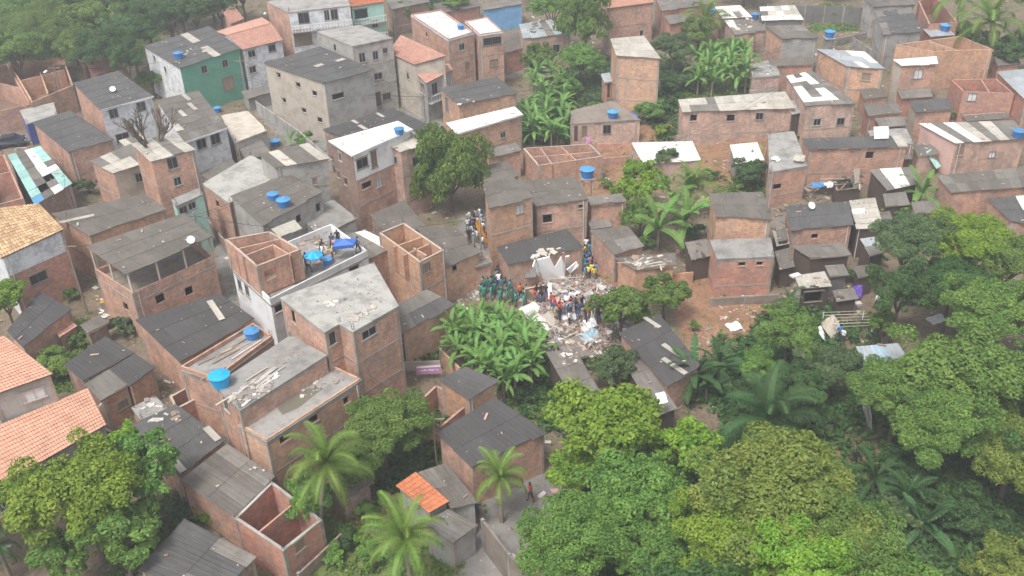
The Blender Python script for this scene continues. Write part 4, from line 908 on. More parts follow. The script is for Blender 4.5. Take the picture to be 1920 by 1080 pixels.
def crown(kind, R):
    size = 0 if R < 1.9 else 1 if R < 3.4 else 2 if R < 5.5 else 3
    base = (1.3, 2.7, 4.4, 6.8)[size]
    v = rnd.randrange(2) if size else 0
    k = (kind, size, v)
    if k not in CR:
        lf = {'broad': .25, 'fine': .155, 'big': .36}[kind]; cover = {'broad': 5.2, 'fine': 4.6, 'big': 5.0}[kind]
        area = 2.2 * math.pi * base * base * 2.2
        nl = int(min(56000, area * cover / (lf * lf * .27 * 2) * .56))
        lf2 = lf if nl < 56000 else lf * 1.15
        CR[k] = (crown_mesh('crown', base, lf2, nl, (30, 80, 150, 230)[size], seed=hash(kind) % 7 * 0 + size * 10 + v + {'broad': 1, 'fine': 50, 'big': 90}[kind]), base)
    return CR[k]
TRN = 0
def tree(px, py, rpx, mat='leaf_mid', kind='broad', label=None, group=None, hc=None, vz=None, name='broadleaf_tree', cat='tree', bark='bark'):
    """px, py: middle of the crown in the picture, rpx: its half width there"""
    h = hc
    p = on_ground(px, py, hc or 3.0); R = rpx * 1.2 / ppm(p)
    if hc is None: h = max(R * .5, .6) if name == 'bush' else R * .7 + .9; p = on_ground(px, py, h); R = rpx * 1.2 / ppm(p)
    g = ground(p.x, p.y); me, base = crown(kind, R)
    root = empty(name, (p.x, p.y, g), label, cat, group, rz=rnd.uniform(0, 6.28))
    vs = (vz or rnd.uniform(.82, 1.02)) * R / base
    link_mesh('crown', me, root, (0, 0, h), (0, 0, 0), (R / base, R / base * rnd.uniform(.93, 1.07), vs), mat)
    mb = MB(); r0 = max(.06, R * .055); a = Vector((0, 0, -.3)); top = Vector((rnd.uniform(-.2, .2) * R * .3, rnd.uniform(-.2, .2) * R * .3, h * .62))
    mb.bar(a, top, r0, 8, r0 * .7)
    for k in range(6 if R > 1.5 else 3):
        q = k * 2.4 + rnd.random(); e = top + Vector((math.cos(q) * R * .55, math.sin(q) * R * .55, h * .38 + rnd.uniform(-.1, .3) * R))
        mid = top.lerp(e, .5) + Vector((0, 0, .1 * R)); mb.bar(top - Vector((0, 0, r0)), mid, r0 * .5, 6, r0 * .35); mb.bar(mid, e, r0 * .35, 5, r0 * .1)
    o = bpy.data.objects.new('trunk', mb.mesh('trunk', bark)); COL.objects.link(o); o.parent = root
    return root
def bush(px, py, rpx, mat='leaf_mid', label='', group=None, kind='broad', vz=.8):
    return tree(px, py, rpx, mat, kind, label, group, vz=vz, name='bush', cat='bush')
T = tree
# forest at the top left
FW = ['in the top left corner', 'above the orange ruin', 'at the left edge above the cut brick ruin', 'behind the small pink tiled house', 'over the small pink tiled house', 'just above the light fan of palm leaves', 'left of the dark roof of the green house', 'at the top edge beyond the small pink tiled house', 'at the top edge above the green house', 'behind the green house, towards the pink tiles', 'behind the ruined end of the pink tiles', 'cut by the top edge left of the green house', 'cut by the top edge above the green house', 'cut by the top edge above the palm leaves', 'cut by the top edge above the small pink tiled house', 'cut by the top edge in the left corner', 'outside the left edge by the corner', 'outside the left edge by the ruin', 'cut by the top edge behind the pink tiles', 'cut by the top edge left of the apartment house', 'outside the top left corner', 'between the stained white house and the green house', 'near the top edge, second from the corner']
FG = 'trees of the forest at the top left'
for i, (x, y, r, mt_, k) in enumerate([(18, 30, 62, 'leaf_mid', 'broad'), (95, 60, 66, 'leaf_mid', 'fine'), (30, 95, 50, 'leaf_mid', 'broad'), (165, 45, 58, 'leaf_mid', 'broad'), (205, 92, 48, 'leaf_dark', 'fine'), (150, 88, 42, 'leaf_mid', 'fine'),
        (240, 60, 45, 'leaf_dark', 'broad'), (270, 20, 45, 'leaf_dark', 'fine'), (320, 30, 45, 'leaf_dark', 'broad'), (365, 18, 40, 'leaf_mid', 'broad'), (410, 8, 42, 'leaf_dark', 'broad'), (250, -12, 50, 'leaf_dark', 'broad'),
        (330, -15, 48, 'leaf_dark', 'fine'), (120, -5, 55, 'leaf_mid', 'broad'), (190, -12, 50, 'leaf_dark', 'broad'), (40, -20, 55, 'leaf_mid', 'fine'), (-50, 40, 60, 'leaf_mid', 'broad'), (-50, 100, 50, 'leaf_dark', 'broad'),
        (390, -30, 45, 'leaf_dark', 'broad'), (450, -22, 40, 'leaf_dark', 'broad'), (-60, -20, 60, 'leaf_dark', 'broad'), (235, 110, 32, 'leaf_dark', 'fine'), (85, 10, 50, 'leaf_mid', 'broad')]):
    T(x, y, r, mt_, k, {'leaf_mid': 'leafy mid green', 'leaf_dark': 'dark green'}[mt_] + ' forest tree ' + FW[i], FG, hc=6.5)
T(285, 152, 26, 'leaf_mid', 'broad', 'small tree with pale blossoms between the stained white house and the green house')
T(842, 342, 68, 'leaf_mid', 'broad', 'round mango tree beside the pink brick wing, above the crowd', hc=3.4, vz=1.9)
T(1098, 38, 48, 'leaf_mid', 'broad', 'tall tree between the grey-roofed house and the orange flat roof', hc=7.0, vz=1.9)
T(1032, 14, 40, 'leaf_mid', 'broad', 'leafy tree at the top edge over the patchy grey roof', hc=7.0)
T(1088, 112, 42, 'leaf_mid', 'broad', 'lower green tree under the tall tree, left of the narrow brick house', hc=4)
T(1262, 92, 40, 'leaf_gray', 'fine', 'dull green tree right of the tall narrow brick house', hc=3.5)
T(1310, 62, 36, 'leaf_olive', 'fine', 'brownish tree behind the banana grove on the hill', hc=3.5)
T(1370, 95, 30, 'leaf_olive', 'fine', 'small olive tree between the banana grove and the plank roof hut', hc=2.6)
bush(1222, 212, 32, 'leaf_mid', 'leafy bush below the tall narrow brick house'); bush(1240, 245, 20, 'leaf_lime', 'small light bush left of the long pinkish house')
T(1204, 345, 46, 'leaf_lime', 'broad', 'round lime green tree below the blue tank of the pink house', hc=3.8, vz=1.1)
T(1246, 297, 26, 'leaf_gray', 'broad', 'small round tree standing in front of the white roof', hc=3.4)
T(1200, 405, 36, 'leaf_mid', 'broad', 'dark leafy tree behind the big banana clump', hc=2.6)
T(1405, 322, 28, 'leaf_dark', 'broad', 'small dark tree on the red hillside below the cream shed'); bush(1385, 345, 20, 'leaf_olive', 'low bush with yellow leaves on the red hillside')
T(1165, 580, 58, 'leaf_mid', 'broad', 'green tree right of the rubble heap', hc=3.2, vz=1.0)
T(1248, 556, 44, 'leaf_mid', 'broad', 'low green tree next to the red earth', hc=2.4)
T(1148, 690, 46, 'leaf_gray', 'broad', 'grey green tree between two long corrugated roofs', hc=2.6)
T(1128, 800, 100, 'leaf_lime', 'big', 'bright lime green tree in the lower middle', hc=5.0, vz=.9)
T(1285, 838, 62, 'leaf_lime', 'big', 'lime green tree right of the brightest tree', hc=3.8)
T(1085, 888, 60, 'leaf_lime', 'broad', 'lower lime green crown under the brightest tree', hc=3.0)
T(1180, 925, 95, 'leaf_mid', 'broad', 'mid green tree below the lime green trees', hc=4.5)
T(1075, 1015, 95, 'leaf_mid', 'fine', 'dull green tree right of the grey retaining wall', hc=4.5)
T(1215, 1040, 85, 'leaf_olive', 'fine', 'fine-leaved tree at the bottom edge left of the great yellowish tree', hc=4.0)
T(1480, 945, 148, 'leaf_yellow', 'fine', 'great spreading yellowish green tree at the bottom right', hc=7.0, vz=.8)
T(1370, 1010, 110, 'leaf_lime', 'fine', 'fresh green tree in front of the great yellowish tree', hc=6.0)
T(1585, 1005, 100, 'leaf_olive', 'fine', 'ochre-tinged tree right of the great yellowish tree', hc=6.0)
T(1500, 1060, 95, 'leaf_lime', 'fine', 'light green tree at the bottom edge below the great yellowish tree', hc=7.5)
T(1640, 1075, 70, 'leaf_mid', 'fine', 'green tree cut by the bottom edge beside the dark hollow', hc=4.0)
T(1895, 1062, 66, 'leaf_yellow', 'broad', 'yellowish tree in the bottom right corner', hc=5.0)
T(1900, 860, 98, 'leaf_yellow', 'fine', 'olive yellow tree at the right edge above the dark gully', hc=4.0)
T(1790, 700, 105, 'leaf_mid', 'broad', 'broad olive green tree right of the pale blue tin roof', hc=6.0, vz=.85)
T(1690, 735, 80, 'leaf_olive', 'fine', 'olive tree below the pale blue tin roof', hc=5.0)
T(1885, 720, 80, 'leaf_mid', 'broad', 'green tree at the right edge beside the broad olive tree', hc=5.0)
T(1750, 800, 90, 'leaf_mid', 'fine', 'dark green tree above the gully on the right', hc=4.5)
T(1855, 590, 90, 'leaf_mid', 'fine', 'deep green tree at the right edge above the olive tree', hc=6.0)
T(1700, 455, 66, 'leaf_gray', 'fine', 'dark crowned tree right of the ragged tin roof', hc=6.0)
T(1690, 545, 62, 'leaf_dark', 'fine', 'shaded dark tree right of the wooden shack', hc=5.0)
T(1812, 455, 80, 'leaf_lime', 'fine', 'bright yellow green tree in front of the long brown roof', hc=6.0, vz=.8)
T(1890, 490, 66, 'leaf_mid', 'fine', 'green tree at the right edge below the charcoal roof', hc=5.5)
T(1790, 535, 66, 'leaf_dark', 'fine', 'dark tree below the bright yellow green tree', hc=4.5)
T(1660, 612, 36, 'leaf_mid', 'broad', 'small leafy tree behind the pale blue tin roof', hc=2.6)
T(1480, 622, 62, 'leaf_olive', 'fine', 'thin-leaved tree left of the leaning board', hc=3.5)
T(1560, 690, 52, 'leaf_gray', 'fine', 'grey green tree left of the pale blue tin roof', hc=3.0)
T(1425, 690, 42, 'leaf_mid', 'fine', 'small tree below the red earth clearing', hc=3.0)
T(1500, 720, 50, 'leaf_dark', 'fine', 'dark small tree behind the big dark palm', hc=3.0)
bush(1398, 745, 40, 'leaf_dark', 'dark bush left of the big dark palm'); bush(1620, 448, 18, 'leaf_lime', 'light green sapling beside the ragged tin roof')
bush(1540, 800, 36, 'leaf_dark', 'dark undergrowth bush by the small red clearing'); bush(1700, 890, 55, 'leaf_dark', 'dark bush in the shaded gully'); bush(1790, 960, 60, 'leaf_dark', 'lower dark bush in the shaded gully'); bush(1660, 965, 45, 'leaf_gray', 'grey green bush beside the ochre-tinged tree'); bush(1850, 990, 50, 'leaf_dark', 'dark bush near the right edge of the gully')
bush(1300, 610, 12, 'leaf_mid', 'tiny bush at the edge of the red earth'); bush(1230, 620, 16, 'leaf_mid', 'creeper on the end of the charcoal skylight roof')
T(715, 805, 82, 'leaf_olive', 'fine', 'feathery yellow green tree in front of the puddled terrace', hc=4.2, vz=.85)
T(660, 868, 58, 'leaf_olive', 'fine', 'thin feathery tree behind the left coconut palm', hc=3.0)
T(585, 925, 48, 'leaf_mid', 'broad', 'small green tree under the left coconut palm', hc=3.2)
BL = 'crowns of the big tree at the lower left'
T(150, 925, 110, 'leaf_lime', 'broad', 'big green mango tree at the lower left below the salmon roof', hc=6.0, vz=.85)
T(265, 885, 76, 'leaf_mid', 'broad', 'right-hand mango tree against the weathered roof', hc=5.5)
T(215, 985, 80, 'leaf_mid', 'broad', 'lower mango tree over the dirt bank', hc=4.5)
T(55, 925, 60, 'leaf_lime', 'broad', 'mango tree under the eave of the salmon roof at the left edge', hc=5.0)
T(235, 835, 44, 'leaf_lime', 'broad', 'upper mango crown beside the gutter pipe', hc=5.5)
T(110, 1040, 56, 'leaf_mid', 'broad', 'small mango tree at the bottom edge', hc=3.5)
bush(390, 960, 34, 'leaf_lime', 'climbing bush beside the worn grey roof', vz=.9)
T(8, 560, 44, 'leaf_lime', 'broad', 'lime tree at the left edge below the clay tile house', hc=4.0)
bush(95, 690, 42, 'leaf_yellow', 'yellowish bush beside the salmon tiled house'); bush(100, 632, 24, 'leaf_lime', 'small bright bush at the dark corner roof'); bush(150, 640, 24, 'leaf_olive', 'weedy bush by the sunken tile shed'); bush(232, 615, 30, 'leaf_gray', 'dark green bush hanging over the black roof')
bush(135, 552, 18, 'leaf_mid', 'shrub at the foot of the brick wall on the left'); bush(722, 517, 16, 'leaf_lime', 'potted shrub in the courtyard by the roofless orange rooms'); bush(165, 350, 24, 'leaf_dark', 'dark shrub left of the cream-roofed house')
bush(568, 262, 22, 'leaf_mid', 'shrub in the lane beside the white-roofed house'); bush(122, 195, 18, 'leaf_gray', 'scruffy shrub at the lamp post'); bush(800, 545, 14, 'leaf_olive', 'weed bush by the loose planks')
bush(690, 955, 34, 'leaf_mid', 'bush between the two lower palms'); bush(1000, 250, 28, 'leaf_dark', 'shady shrub at the foot of the banana column'); bush(700, 1040, 40, 'leaf_mid', 'dark leafed bush at the bottom edge'); bush(660, 1010, 30, 'leaf_dark', 'bush beside the roofless red rooms')
bush(1290, 155, 26, 'leaf_gray', 'low creeper patch above the long pinkish house'); bush(1400, 160, 18, 'leaf_lime', 'tall weeds by the litter terrace'); bush(1560, 25, 24, 'leaf_yellow', 'yellow green scrub on the overgrown plot')
bush(1800, 62, 36, 'leaf_dark', 'dark tree mass under the coconut palms'); T(1890, 95, 40, 'leaf_dark', 'broad', 'dark tree at the right edge under the coconut palms', hc=3.0)
T(852, 5, 24, 'leaf_blossom' if 'leaf_blossom' in MATS else 'leaf_olive', 'fine', 'flowering pinkish tree at the top edge beside the brown shed', hc=4)
T(760, 20, 22, 'leaf_olive', 'fine', 'scruffy tree beside the pale green house', hc=3)
i_words = ['behind the pink roofs', 'behind the porch house', 'behind the patchy roof', 'behind the flat orange roof', 'behind the huts', 'behind the dark wall', 'right of the corner palm', 'right of the brown roof', 'right of the olive tree', 'right of the gully', 'left of the salmon roofs', 'left of the lower mango trees', 'below the gully', 'below the great tree', 'behind the corner palm']
for i, (x, y, r) in enumerate([(560, -45, 40), (760, -50, 45), (1000, -45, 42), (1180, -60, 40), (1400, -50, 45), (1560, -60, 45), (1960, 0, 50), (1990, 330, 50), (2010, 640, 90), (2030, 900, 110), (-90, 760, 60), (-120, 960, 90), (1700, 1180, 120), (1300, 1180, 130), (1950, -60, 50)]):
    T(x, y, r, 'leaf_dark' if i % 2 else 'leaf_mid', 'broad', 'tree standing just outside the picture %s' % i_words[i], 'trees around the neighbourhood', hc=5)

# ---- palms
def frond_mesh(L, elev, droop, npair=24, lw=.09, ll=.62, seed=0):
    g = random.Random(seed); mb = MB(); mb.var = []
    pts = []; p = Vector((0, 0, 0)); a = elev; st = L / 14
    for i in range(15):
        pts.append(p.copy()); p = p + Vector((math.cos(a), 0, math.sin(a))) * st; a -= droop * (i / 14) * 2 / 14 * 1.6
    for i in range(14):
        w = .05 * (1 - i / 15) + .012
        mb.quad(pts[i] + Vector((0, w, 0)), pts[i] - Vector((0, w, 0)), pts[i + 1] - Vector((0, w, 0)), pts[i + 1] + Vector((0, w, 0))); mb.var.append(.9)
    for k in range(npair):
        t = .12 + .88 * k / npair; f = t * 14; i = min(13, int(f)); c = pts[i].lerp(pts[i + 1], f - i); d = (pts[i + 1] - pts[i]).normalized()
        l_ = ll * (math.sin(math.pi * min(1, t * .8 + .18)) * .85 + .2) * g.uniform(.85, 1.1)
        for s in (-1, 1):
            dirn = (Vector((0, s, 0)) + d * .55 + Vector((0, 0, .10))).normalized(); tip = c + dirn * l_ * .98 - Vector((0, 0, l_ * g.uniform(.25, .5)))
            midp = c + dirn * l_ * .55
            w = d * lw
            mb.quad(c - w * .6, c + w * .6, midp + w * .5 , midp - w * .5); mb.var.append(g.random())
            mb.tri(midp - w * .5, midp + w * .5, tip); mb.var.append(g.random())
    return mb.mesh('frond', 'leaf_palm')
def leaf_banana(L, W_, elev, droop, seed=0):
    g = random.Random(seed); mb = MB(); mb.var = []; pts = []; p = Vector((0, 0, 0)); a = elev; n_ = 9
    for i in range(n_ + 1):
        pts.append(p.copy()); p = p + Vector((math.cos(a), 0, math.sin(a))) * L / n_; a -= droop * (.4 + i / n_) / n_
    w = [.03, .05] + [W_ * math.sin(math.pi * (.12 + .86 * (i / (n_ - 2)))) ** .6 * .5 for i in range(n_ - 1)]; w[-1] = .03
    for i in range(n_):
        v = g.random() * .5 + .25
        for s in (-1, 1):
            e0 = pts[i] + Vector((0, s * w[i], w[i] * .28)); e1 = pts[i + 1] + Vector((0, s * w[i + 1] * g.uniform(.82, 1), w[i + 1] * .28 - g.random() * .05))
            if s > 0: mb.quad(pts[i], pts[i + 1], e1, e0)
            else: mb.quad(pts[i + 1], pts[i], e0, e1)
            mb.var.append(v)
        if i < n_ - 1:
            m_ = Vector((0, .022, .012)); m2 = Vector((0, -.022, .012))
            mb.quad(pts[i] + m2, pts[i + 1] + m2, pts[i + 1] + m_, pts[i] + m_); mb.var.append(1.0)
    return mb.mesh('leaf', 'leaf_banana')
FRONDS = [frond_mesh(1, math.radians(e), d, 34, .011, .21, i) for i, (e, d) in enumerate([(72, 1.2), (50, 1.5), (25, 1.5), (2, 1.3), (-20, .9)])]
BLEAF = [leaf_banana(1, .21, math.radians(e), d, i) for i, (e, d) in enumerate([(75, .8), (60, 1.3), (42, 1.5), (25, 1.6), (5, 1.3), (65, 1.8)])]
def palm(px, py, rpx, label, trunk_h, nf=18, mat='leaf_palm', group=None, name='coconut_palm', trunk_r=.14, lean=(0, 0), base_px=None, bias=0):
    p = on_ground(px, py, trunk_h); L = rpx / ppm(p) * 1.12; g = ground(p.x, p.y)
    bx, by = p.x + lean[0], p.y + lean[1]; g = ground(bx, by)
    root = empty(name, (bx, by, g), label, 'palm', group)
    top = Vector((-lean[0], -lean[1], trunk_h)); mb = MB(); n_ = 7; pr = Vector((0, 0, -.3))
    for i in range(1, n_ + 1):
        t = i / n_; q = Vector((top.x * t ** 1.6, top.y * t ** 1.6, top.z * t)); mb.bar(pr, q, trunk_r * (1.25 - .5 * (t - 1 / n_)), 7, trunk_r * (1.2 - .5 * t)); pr = q
    o = bpy.data.objects.new('trunk', mb.mesh('trunk', 'bark_pale')); COL.objects.link(o); o.parent = root
    for k in range(nf):
        q = k * 2.39996 + rnd.uniform(-.15, .15); t = k / nf
        i = min(4, max(0, int(t * 5 + rnd.uniform(-.4, .4) + bias)))
        link_mesh('leaf', FRONDS[i], root, top + Vector((0, 0, .05 + .2 * (1 - t))), (rnd.uniform(-.2, .2), 0, q), (L * rnd.uniform(.85, 1.1),) * 3, mat)
    return root
palm(612, 868, 92, 'coconut palm with long drooping fronds in front of the brick terrace house', 6.0, 22, lean=(-1.0, -.9))
palm(757, 1012, 92, 'yellow green coconut palm at the bottom edge, lowest of the palms', 5.0, 20, lean=(.3, -.8))
palm(937, 897, 62, 'short coconut palm beside the grey concrete yard', 3.6, 18, lean=(0, -.3))
palm(1858, 40, 78, 'large coconut palm at the top right corner', 6.5, 20, mat='leaf_palm', lean=(.5, -1))
palm(1800, -5, 66, 'coconut palm cut by the top edge left of the corner palm', 6.0, 16, lean=(0, -1))
palm(1322, 38, 58, 'feathery palm behind the banana grove on the hill', 3.6, 18, mat='leaf_palm', lean=(0, 0))
palm(1296, 352, 56, 'shaggy pale palm above the big banana clump', 3.0, 22, mat='leaf_palm', bias=-.6)
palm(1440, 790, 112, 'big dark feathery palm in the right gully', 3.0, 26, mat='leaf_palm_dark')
palm(140, 96, 46, 'light fan of palm leaves at the edge of the forest', 2.2, 14, mat='leaf_palm', bias=-.8)
palm(320, 62, 26, 'small palm poking up behind the dark roof of the green house', 3.5, 12, mat='leaf_palm')
palm(-5, 1025, 44, 'dark palm cut by the left edge at the bottom', 3.0, 14, mat='leaf_palm_dark')
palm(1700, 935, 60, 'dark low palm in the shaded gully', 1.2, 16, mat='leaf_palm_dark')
palm(1480, 565, 34, 'small wispy palm above the thin-leaved tree', 2.0, 12, mat='leaf_palm_dark')
# ---- banana plants
def banana(px, py, Lm, label, group=None, h=1.8, nl=9, mat='leaf_banana', onroof=None):
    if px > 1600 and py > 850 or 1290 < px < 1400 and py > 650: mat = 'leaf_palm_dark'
    p = on_ground(px, py, h); g = ground(p.x, p.y)
    root = empty('banana_plant', (p.x, p.y, g), label, 'banana plant', group, rz=rnd.uniform(0, 6.28))
    mb = MB(); mb.bar((0, 0, -.2), (0, 0, h + .15), .13, 7, .07); o = bpy.data.objects.new('stem', mb.mesh('stem', 'bark_pale')); COL.objects.link(o); o.parent = root
    for k in range(nl):
        t = k / nl; i = min(4, max(0, int(t * 5.2 + rnd.uniform(-.5, .5)))); i = 5 if rnd.random() < .12 else i
        s = Lm * rnd.uniform(.8, 1.12)
        link_mesh('leaf', BLEAF[i], root, (0, 0, h + .1 * (1 - t)), (rnd.uniform(-.35, .35), 0, k * 2.39996 + rnd.uniform(-.2, .2)), (s, s * rnd.uniform(.9, 1.2), s), 'leaf_straw' if (mat == 'leaf_banana' and px < 1290 and t > .85 and rnd.random() < .4) else mat)
    return root
def grove(poly, n_, Lm, label, group, h=(1.4, 2.6), mat='leaf_banana', nl=9, seed=1):
    g = random.Random(seed); xs = [p[0] for p in poly]; ys = [p[1] for p in poly]; got = []
    tries = 0
    while len(got) < n_ and tries < 4000:
        tries += 1; x, y = g.uniform(min(xs), max(xs)), g.uniform(min(ys), max(ys))
        if not inpoly(np.array([x]), np.array([y]), poly)[0]: continue
        if any((x - a) ** 2 + ((y - b_) * 1.5) ** 2 < (26 if tries < 2500 else 15) ** 2 for a, b_ in got): continue
        got.append((x, y)); banana(x, y, Lm, label, group, g.uniform(*h), nl, mat)
grove([(845, 605), (930, 592), (1000, 612), (1012, 660), (985, 705), (950, 718), (900, 690), (850, 655)], 44, 1.85, 'banana plant in the large clump below the crowd of rescuers', 'banana plants of the large clump below the rescuers', (1.5, 3.0), nl=13, seed=3)
grove([(990, 130), (1065, 130), (1070, 185), (1000, 200)], 11, 2.4, 'banana plant in the upper part of the column beside the half cream roof', 'banana plants left of the blue-tank terrace', (1.5, 3), nl=13, seed=4)
grove([(990, 205), (1060, 195), (1060, 250), (1000, 262)], 10, 2.4, 'banana plant in the lower part of the column beside the half cream roof', 'banana plants left of the blue-tank terrace', (1.5, 3), nl=13, seed=5)
grove([(1300, 100), (1400, 95), (1405, 150), (1310, 155)], 17, 2.3, 'banana plant in the grove above the long pinkish house', 'banana plants of the hill grove', (1.5, 3), nl=13, seed=6)
banana(1235, 430, 4.0, 'wide banana plant with drooping leaves, left in the clump beside the orange brick house', h=2.2, nl=12)
banana(1285, 415, 4.0, 'wide banana plant with long leaves, right plant of the clump beside the orange brick house', h=2.6, nl=12)
banana(1262, 380, 3.4, 'upright banana plant at the back of the clump beside the orange brick house', h=2.6, nl=9)
banana(1728, 362, 3.4, 'lone banana plant beside the sagging scrap roof', h=2.0, nl=12)
banana(1716, 398, 2.2, 'small banana plant in front of the lone banana plant', h=1.0, nl=8)
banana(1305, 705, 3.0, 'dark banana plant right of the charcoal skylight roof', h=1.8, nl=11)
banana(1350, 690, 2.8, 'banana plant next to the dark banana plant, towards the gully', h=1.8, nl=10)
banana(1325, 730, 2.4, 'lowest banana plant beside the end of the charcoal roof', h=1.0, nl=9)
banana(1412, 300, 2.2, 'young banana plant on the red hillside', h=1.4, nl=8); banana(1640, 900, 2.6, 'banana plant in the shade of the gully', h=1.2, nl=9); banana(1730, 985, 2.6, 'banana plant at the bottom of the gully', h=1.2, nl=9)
banana(545, 262, 1.6, 'small banana plant in the lane', h=.8, nl=6)
# ---- ground cover
def cover(name, polys, n_, size, mat, label, seed=0, zmax=.5):
    g = np.random.RandomState(seed); P = []
    ids = np.flatnonzero(np.any([inpoly(PX, PY, p) for p in polys], 0) & (V[:, 1] < 215) & (abs(V[:, 0]) < 100))
    pick = g.choice(ids, n_); X = V[pick, 0] + g.uniform(-.6, .6, n_); Y = V[pick, 1] + g.uniform(-.6, .6, n_); Z = ground_np(X, Y)
    k = 5; X = np.repeat(X, k) + g.normal(0, .16, n_ * k); Y = np.repeat(Y, k) + g.normal(0, .16, n_ * k); Z = np.repeat(Z, k) + g.uniform(0.0, zmax, n_ * k)
    N = g.normal(0, .6, (n_ * k, 3)); N[:, 2] += 1; N /= np.linalg.norm(N, axis=1)[:, None]
    A = np.cross(N, g.normal(0, 1, (n_ * k, 3))); A /= np.linalg.norm(A, axis=1)[:, None]; B = np.cross(N, A); s = size * g.uniform(.5, 1.4, (n_ * k, 1)); C = np.stack([X, Y, Z], 1)
    Vv = np.stack([C - A * s * .5, C + B * s * .28, C + A * s * .5, C - B * s * .28], 1).reshape(-1, 3)
    me_ = quads_mesh(name, Vv, np.repeat(g.uniform(0, 1, n_), k), mat); o = bpy.data.objects.new(name, me_); COL.objects.link(o); o['kind'] = 'stuff'; o['label'] = label; o['category'] = 'plants'
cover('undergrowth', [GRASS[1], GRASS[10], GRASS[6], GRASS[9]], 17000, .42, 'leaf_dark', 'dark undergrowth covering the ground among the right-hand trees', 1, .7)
cover('weeds', [GRASS[0], GRASS[2], GRASS[3], GRASS[4], GRASS[5], GRASS[7], GRASS[8]], 12000, .30, 'leaf_olive', 'low weeds and grass on the open ground', 2, .3)

bush(1250, 200, 22, 'leaf_dark', 'shadowy bush between the tall narrow house and the long pinkish house'); bush(1262, 160, 24, 'leaf_dark', 'dark bush left of the hill grove'); bush(1120, 200, 16, 'leaf_olive', 'dry weeds above the brown terrace house'); bush(782, 640, 28, 'leaf_dark', 'dark bush against the orange brick wall')
bush(1470, 330, 16, 'leaf_olive', 'weeds at the foot of the concrete platform house'); bush(1690, 398, 26, 'leaf_mid', 'bush under the lone banana plant'); bush(1635, 480, 24, 'leaf_dark', 'bush in the dark gap beside the ragged tin roof'); bush(1600, 520, 22, 'leaf_dark', 'bush right of the wooden shack')
bush(1068, 262, 14, 'leaf_olive', 'weeds at the corner of the brown terrace house'); bush(1140, 345, 16, 'leaf_olive', 'dry bush on the red bank by the tank tower'); bush(1330, 330, 18, 'leaf_olive', 'grassy tuft on the red hillside'); bush(985, 740, 30, 'leaf_dark', 'dark bush under the banana clump'); bush(820, 850, 20, 'leaf_olive', 'dry bush left of the large charcoal roof')
bush(620, 1040, 30, 'leaf_olive', 'scrubby bush beside the red rooms'); bush(330, 960, 26, 'leaf_gray', 'creeper over the dirt bank'); bush(440, 1062, 26, 'leaf_mid', 'bush growing over the bottom dark roof'); bush(510, 150, 10, 'leaf_mid', 'small plant in the street')

cover('weeds', [[(-20, -20), (1960, -20), (1960, 800), (-20, 1100)]], 7000, .24, 'leaf_olive', 'scattered weeds on the bare ground between the houses', 5, .22)
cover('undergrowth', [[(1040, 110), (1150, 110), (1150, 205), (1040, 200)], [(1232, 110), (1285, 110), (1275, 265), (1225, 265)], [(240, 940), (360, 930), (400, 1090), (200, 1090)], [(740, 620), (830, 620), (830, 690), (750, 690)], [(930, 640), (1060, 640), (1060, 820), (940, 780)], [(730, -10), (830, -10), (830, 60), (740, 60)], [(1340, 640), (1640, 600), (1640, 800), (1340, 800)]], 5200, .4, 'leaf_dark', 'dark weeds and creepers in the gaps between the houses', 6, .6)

T(1012, 105, 30, 'leaf_mid', 'broad', 'leafy tree between the pinkish house and the upper banana column', hc=3.0); T(1060, 165, 26, 'leaf_mid', 'fine', 'small tree right of the upper banana column', hc=2.2)
bush(1620, 140, 16, 'leaf_mid', 'bush beside the smooth white roof house'); bush(1660, 240, 14, 'leaf_olive', 'weeds between the right yard rooms'); bush(1780, 215, 14, 'leaf_mid', 'bush between the small dark roof and the red rooms'); bush(1860, 300, 16, 'leaf_mid', 'bush at the foot of the pink-walled house')
bush(1455, 95, 14, 'leaf_mid', 'bush beside the pale grey sheet front'); bush(1490, 260, 12, 'leaf_olive', 'weeds under the streaked roof house'); bush(1010, 330, 16, 'leaf_mid', 'bush behind the brown-roofed house'); bush(1115, 410, 14, 'leaf_dark', 'dark weeds under the narrow brick wing')
bush(1300, 435, 24, 'leaf_dark', 'dark leaves behind the wide banana plants'); bush(1215, 455, 22, 'leaf_mid', 'low leaves under the wide banana plants'); bush(700, 175, 10, 'leaf_mid', 'weed bush in the street by the grey tower'); bush(640, 395, 10, 'leaf_olive', 'weeds on the edge of the grey terrace')
bush(1460, 590, 26, 'leaf_mid', 'bush below the wooden shack'); bush(1580, 560, 20, 'leaf_mid', 'bush behind the metal rack'); bush(1640, 600, 24, 'leaf_mid', 'bush right of the metal rack')

# the woods go on round the neighbourhood, beyond the picture
gw = random.Random(12); WW = 'trees of the woods round the neighbourhood'
for k in range(70):
    if k < 34: x, y = gw.uniform(-110, 130), gw.uniform(200, 262)
    elif k < 52: x, y = gw.choice([-1, 1]) * gw.uniform(0, 26), gw.uniform(60, 190); x += math.copysign(34 + y * .56, x)
    else: x, y = gw.uniform(-75, 75), gw.uniform(8, 30)
    R = gw.uniform(3, 5.2); g_ = ground(x, y); me_, base = crown('broad', R); root = empty('broadleaf_tree', (x, y, g_), 'tree in the woods beyond the edge of the picture', 'tree', WW, rz=gw.uniform(0, 6)); q = R / base
    link_mesh('crown', me_, root, (0, 0, R * .9), (0, 0, 0), (q, q, q), gw.choice(['leaf_mid', 'leaf_dark', 'leaf_olive'])); mb = MB(); mb.bar((0, 0, -.3), (0, 0, R * .9), .22, 6, .12); o = bpy.data.objects.new('trunk', mb.mesh('trunk', 'bark')); COL.objects.link(o); o.parent = root
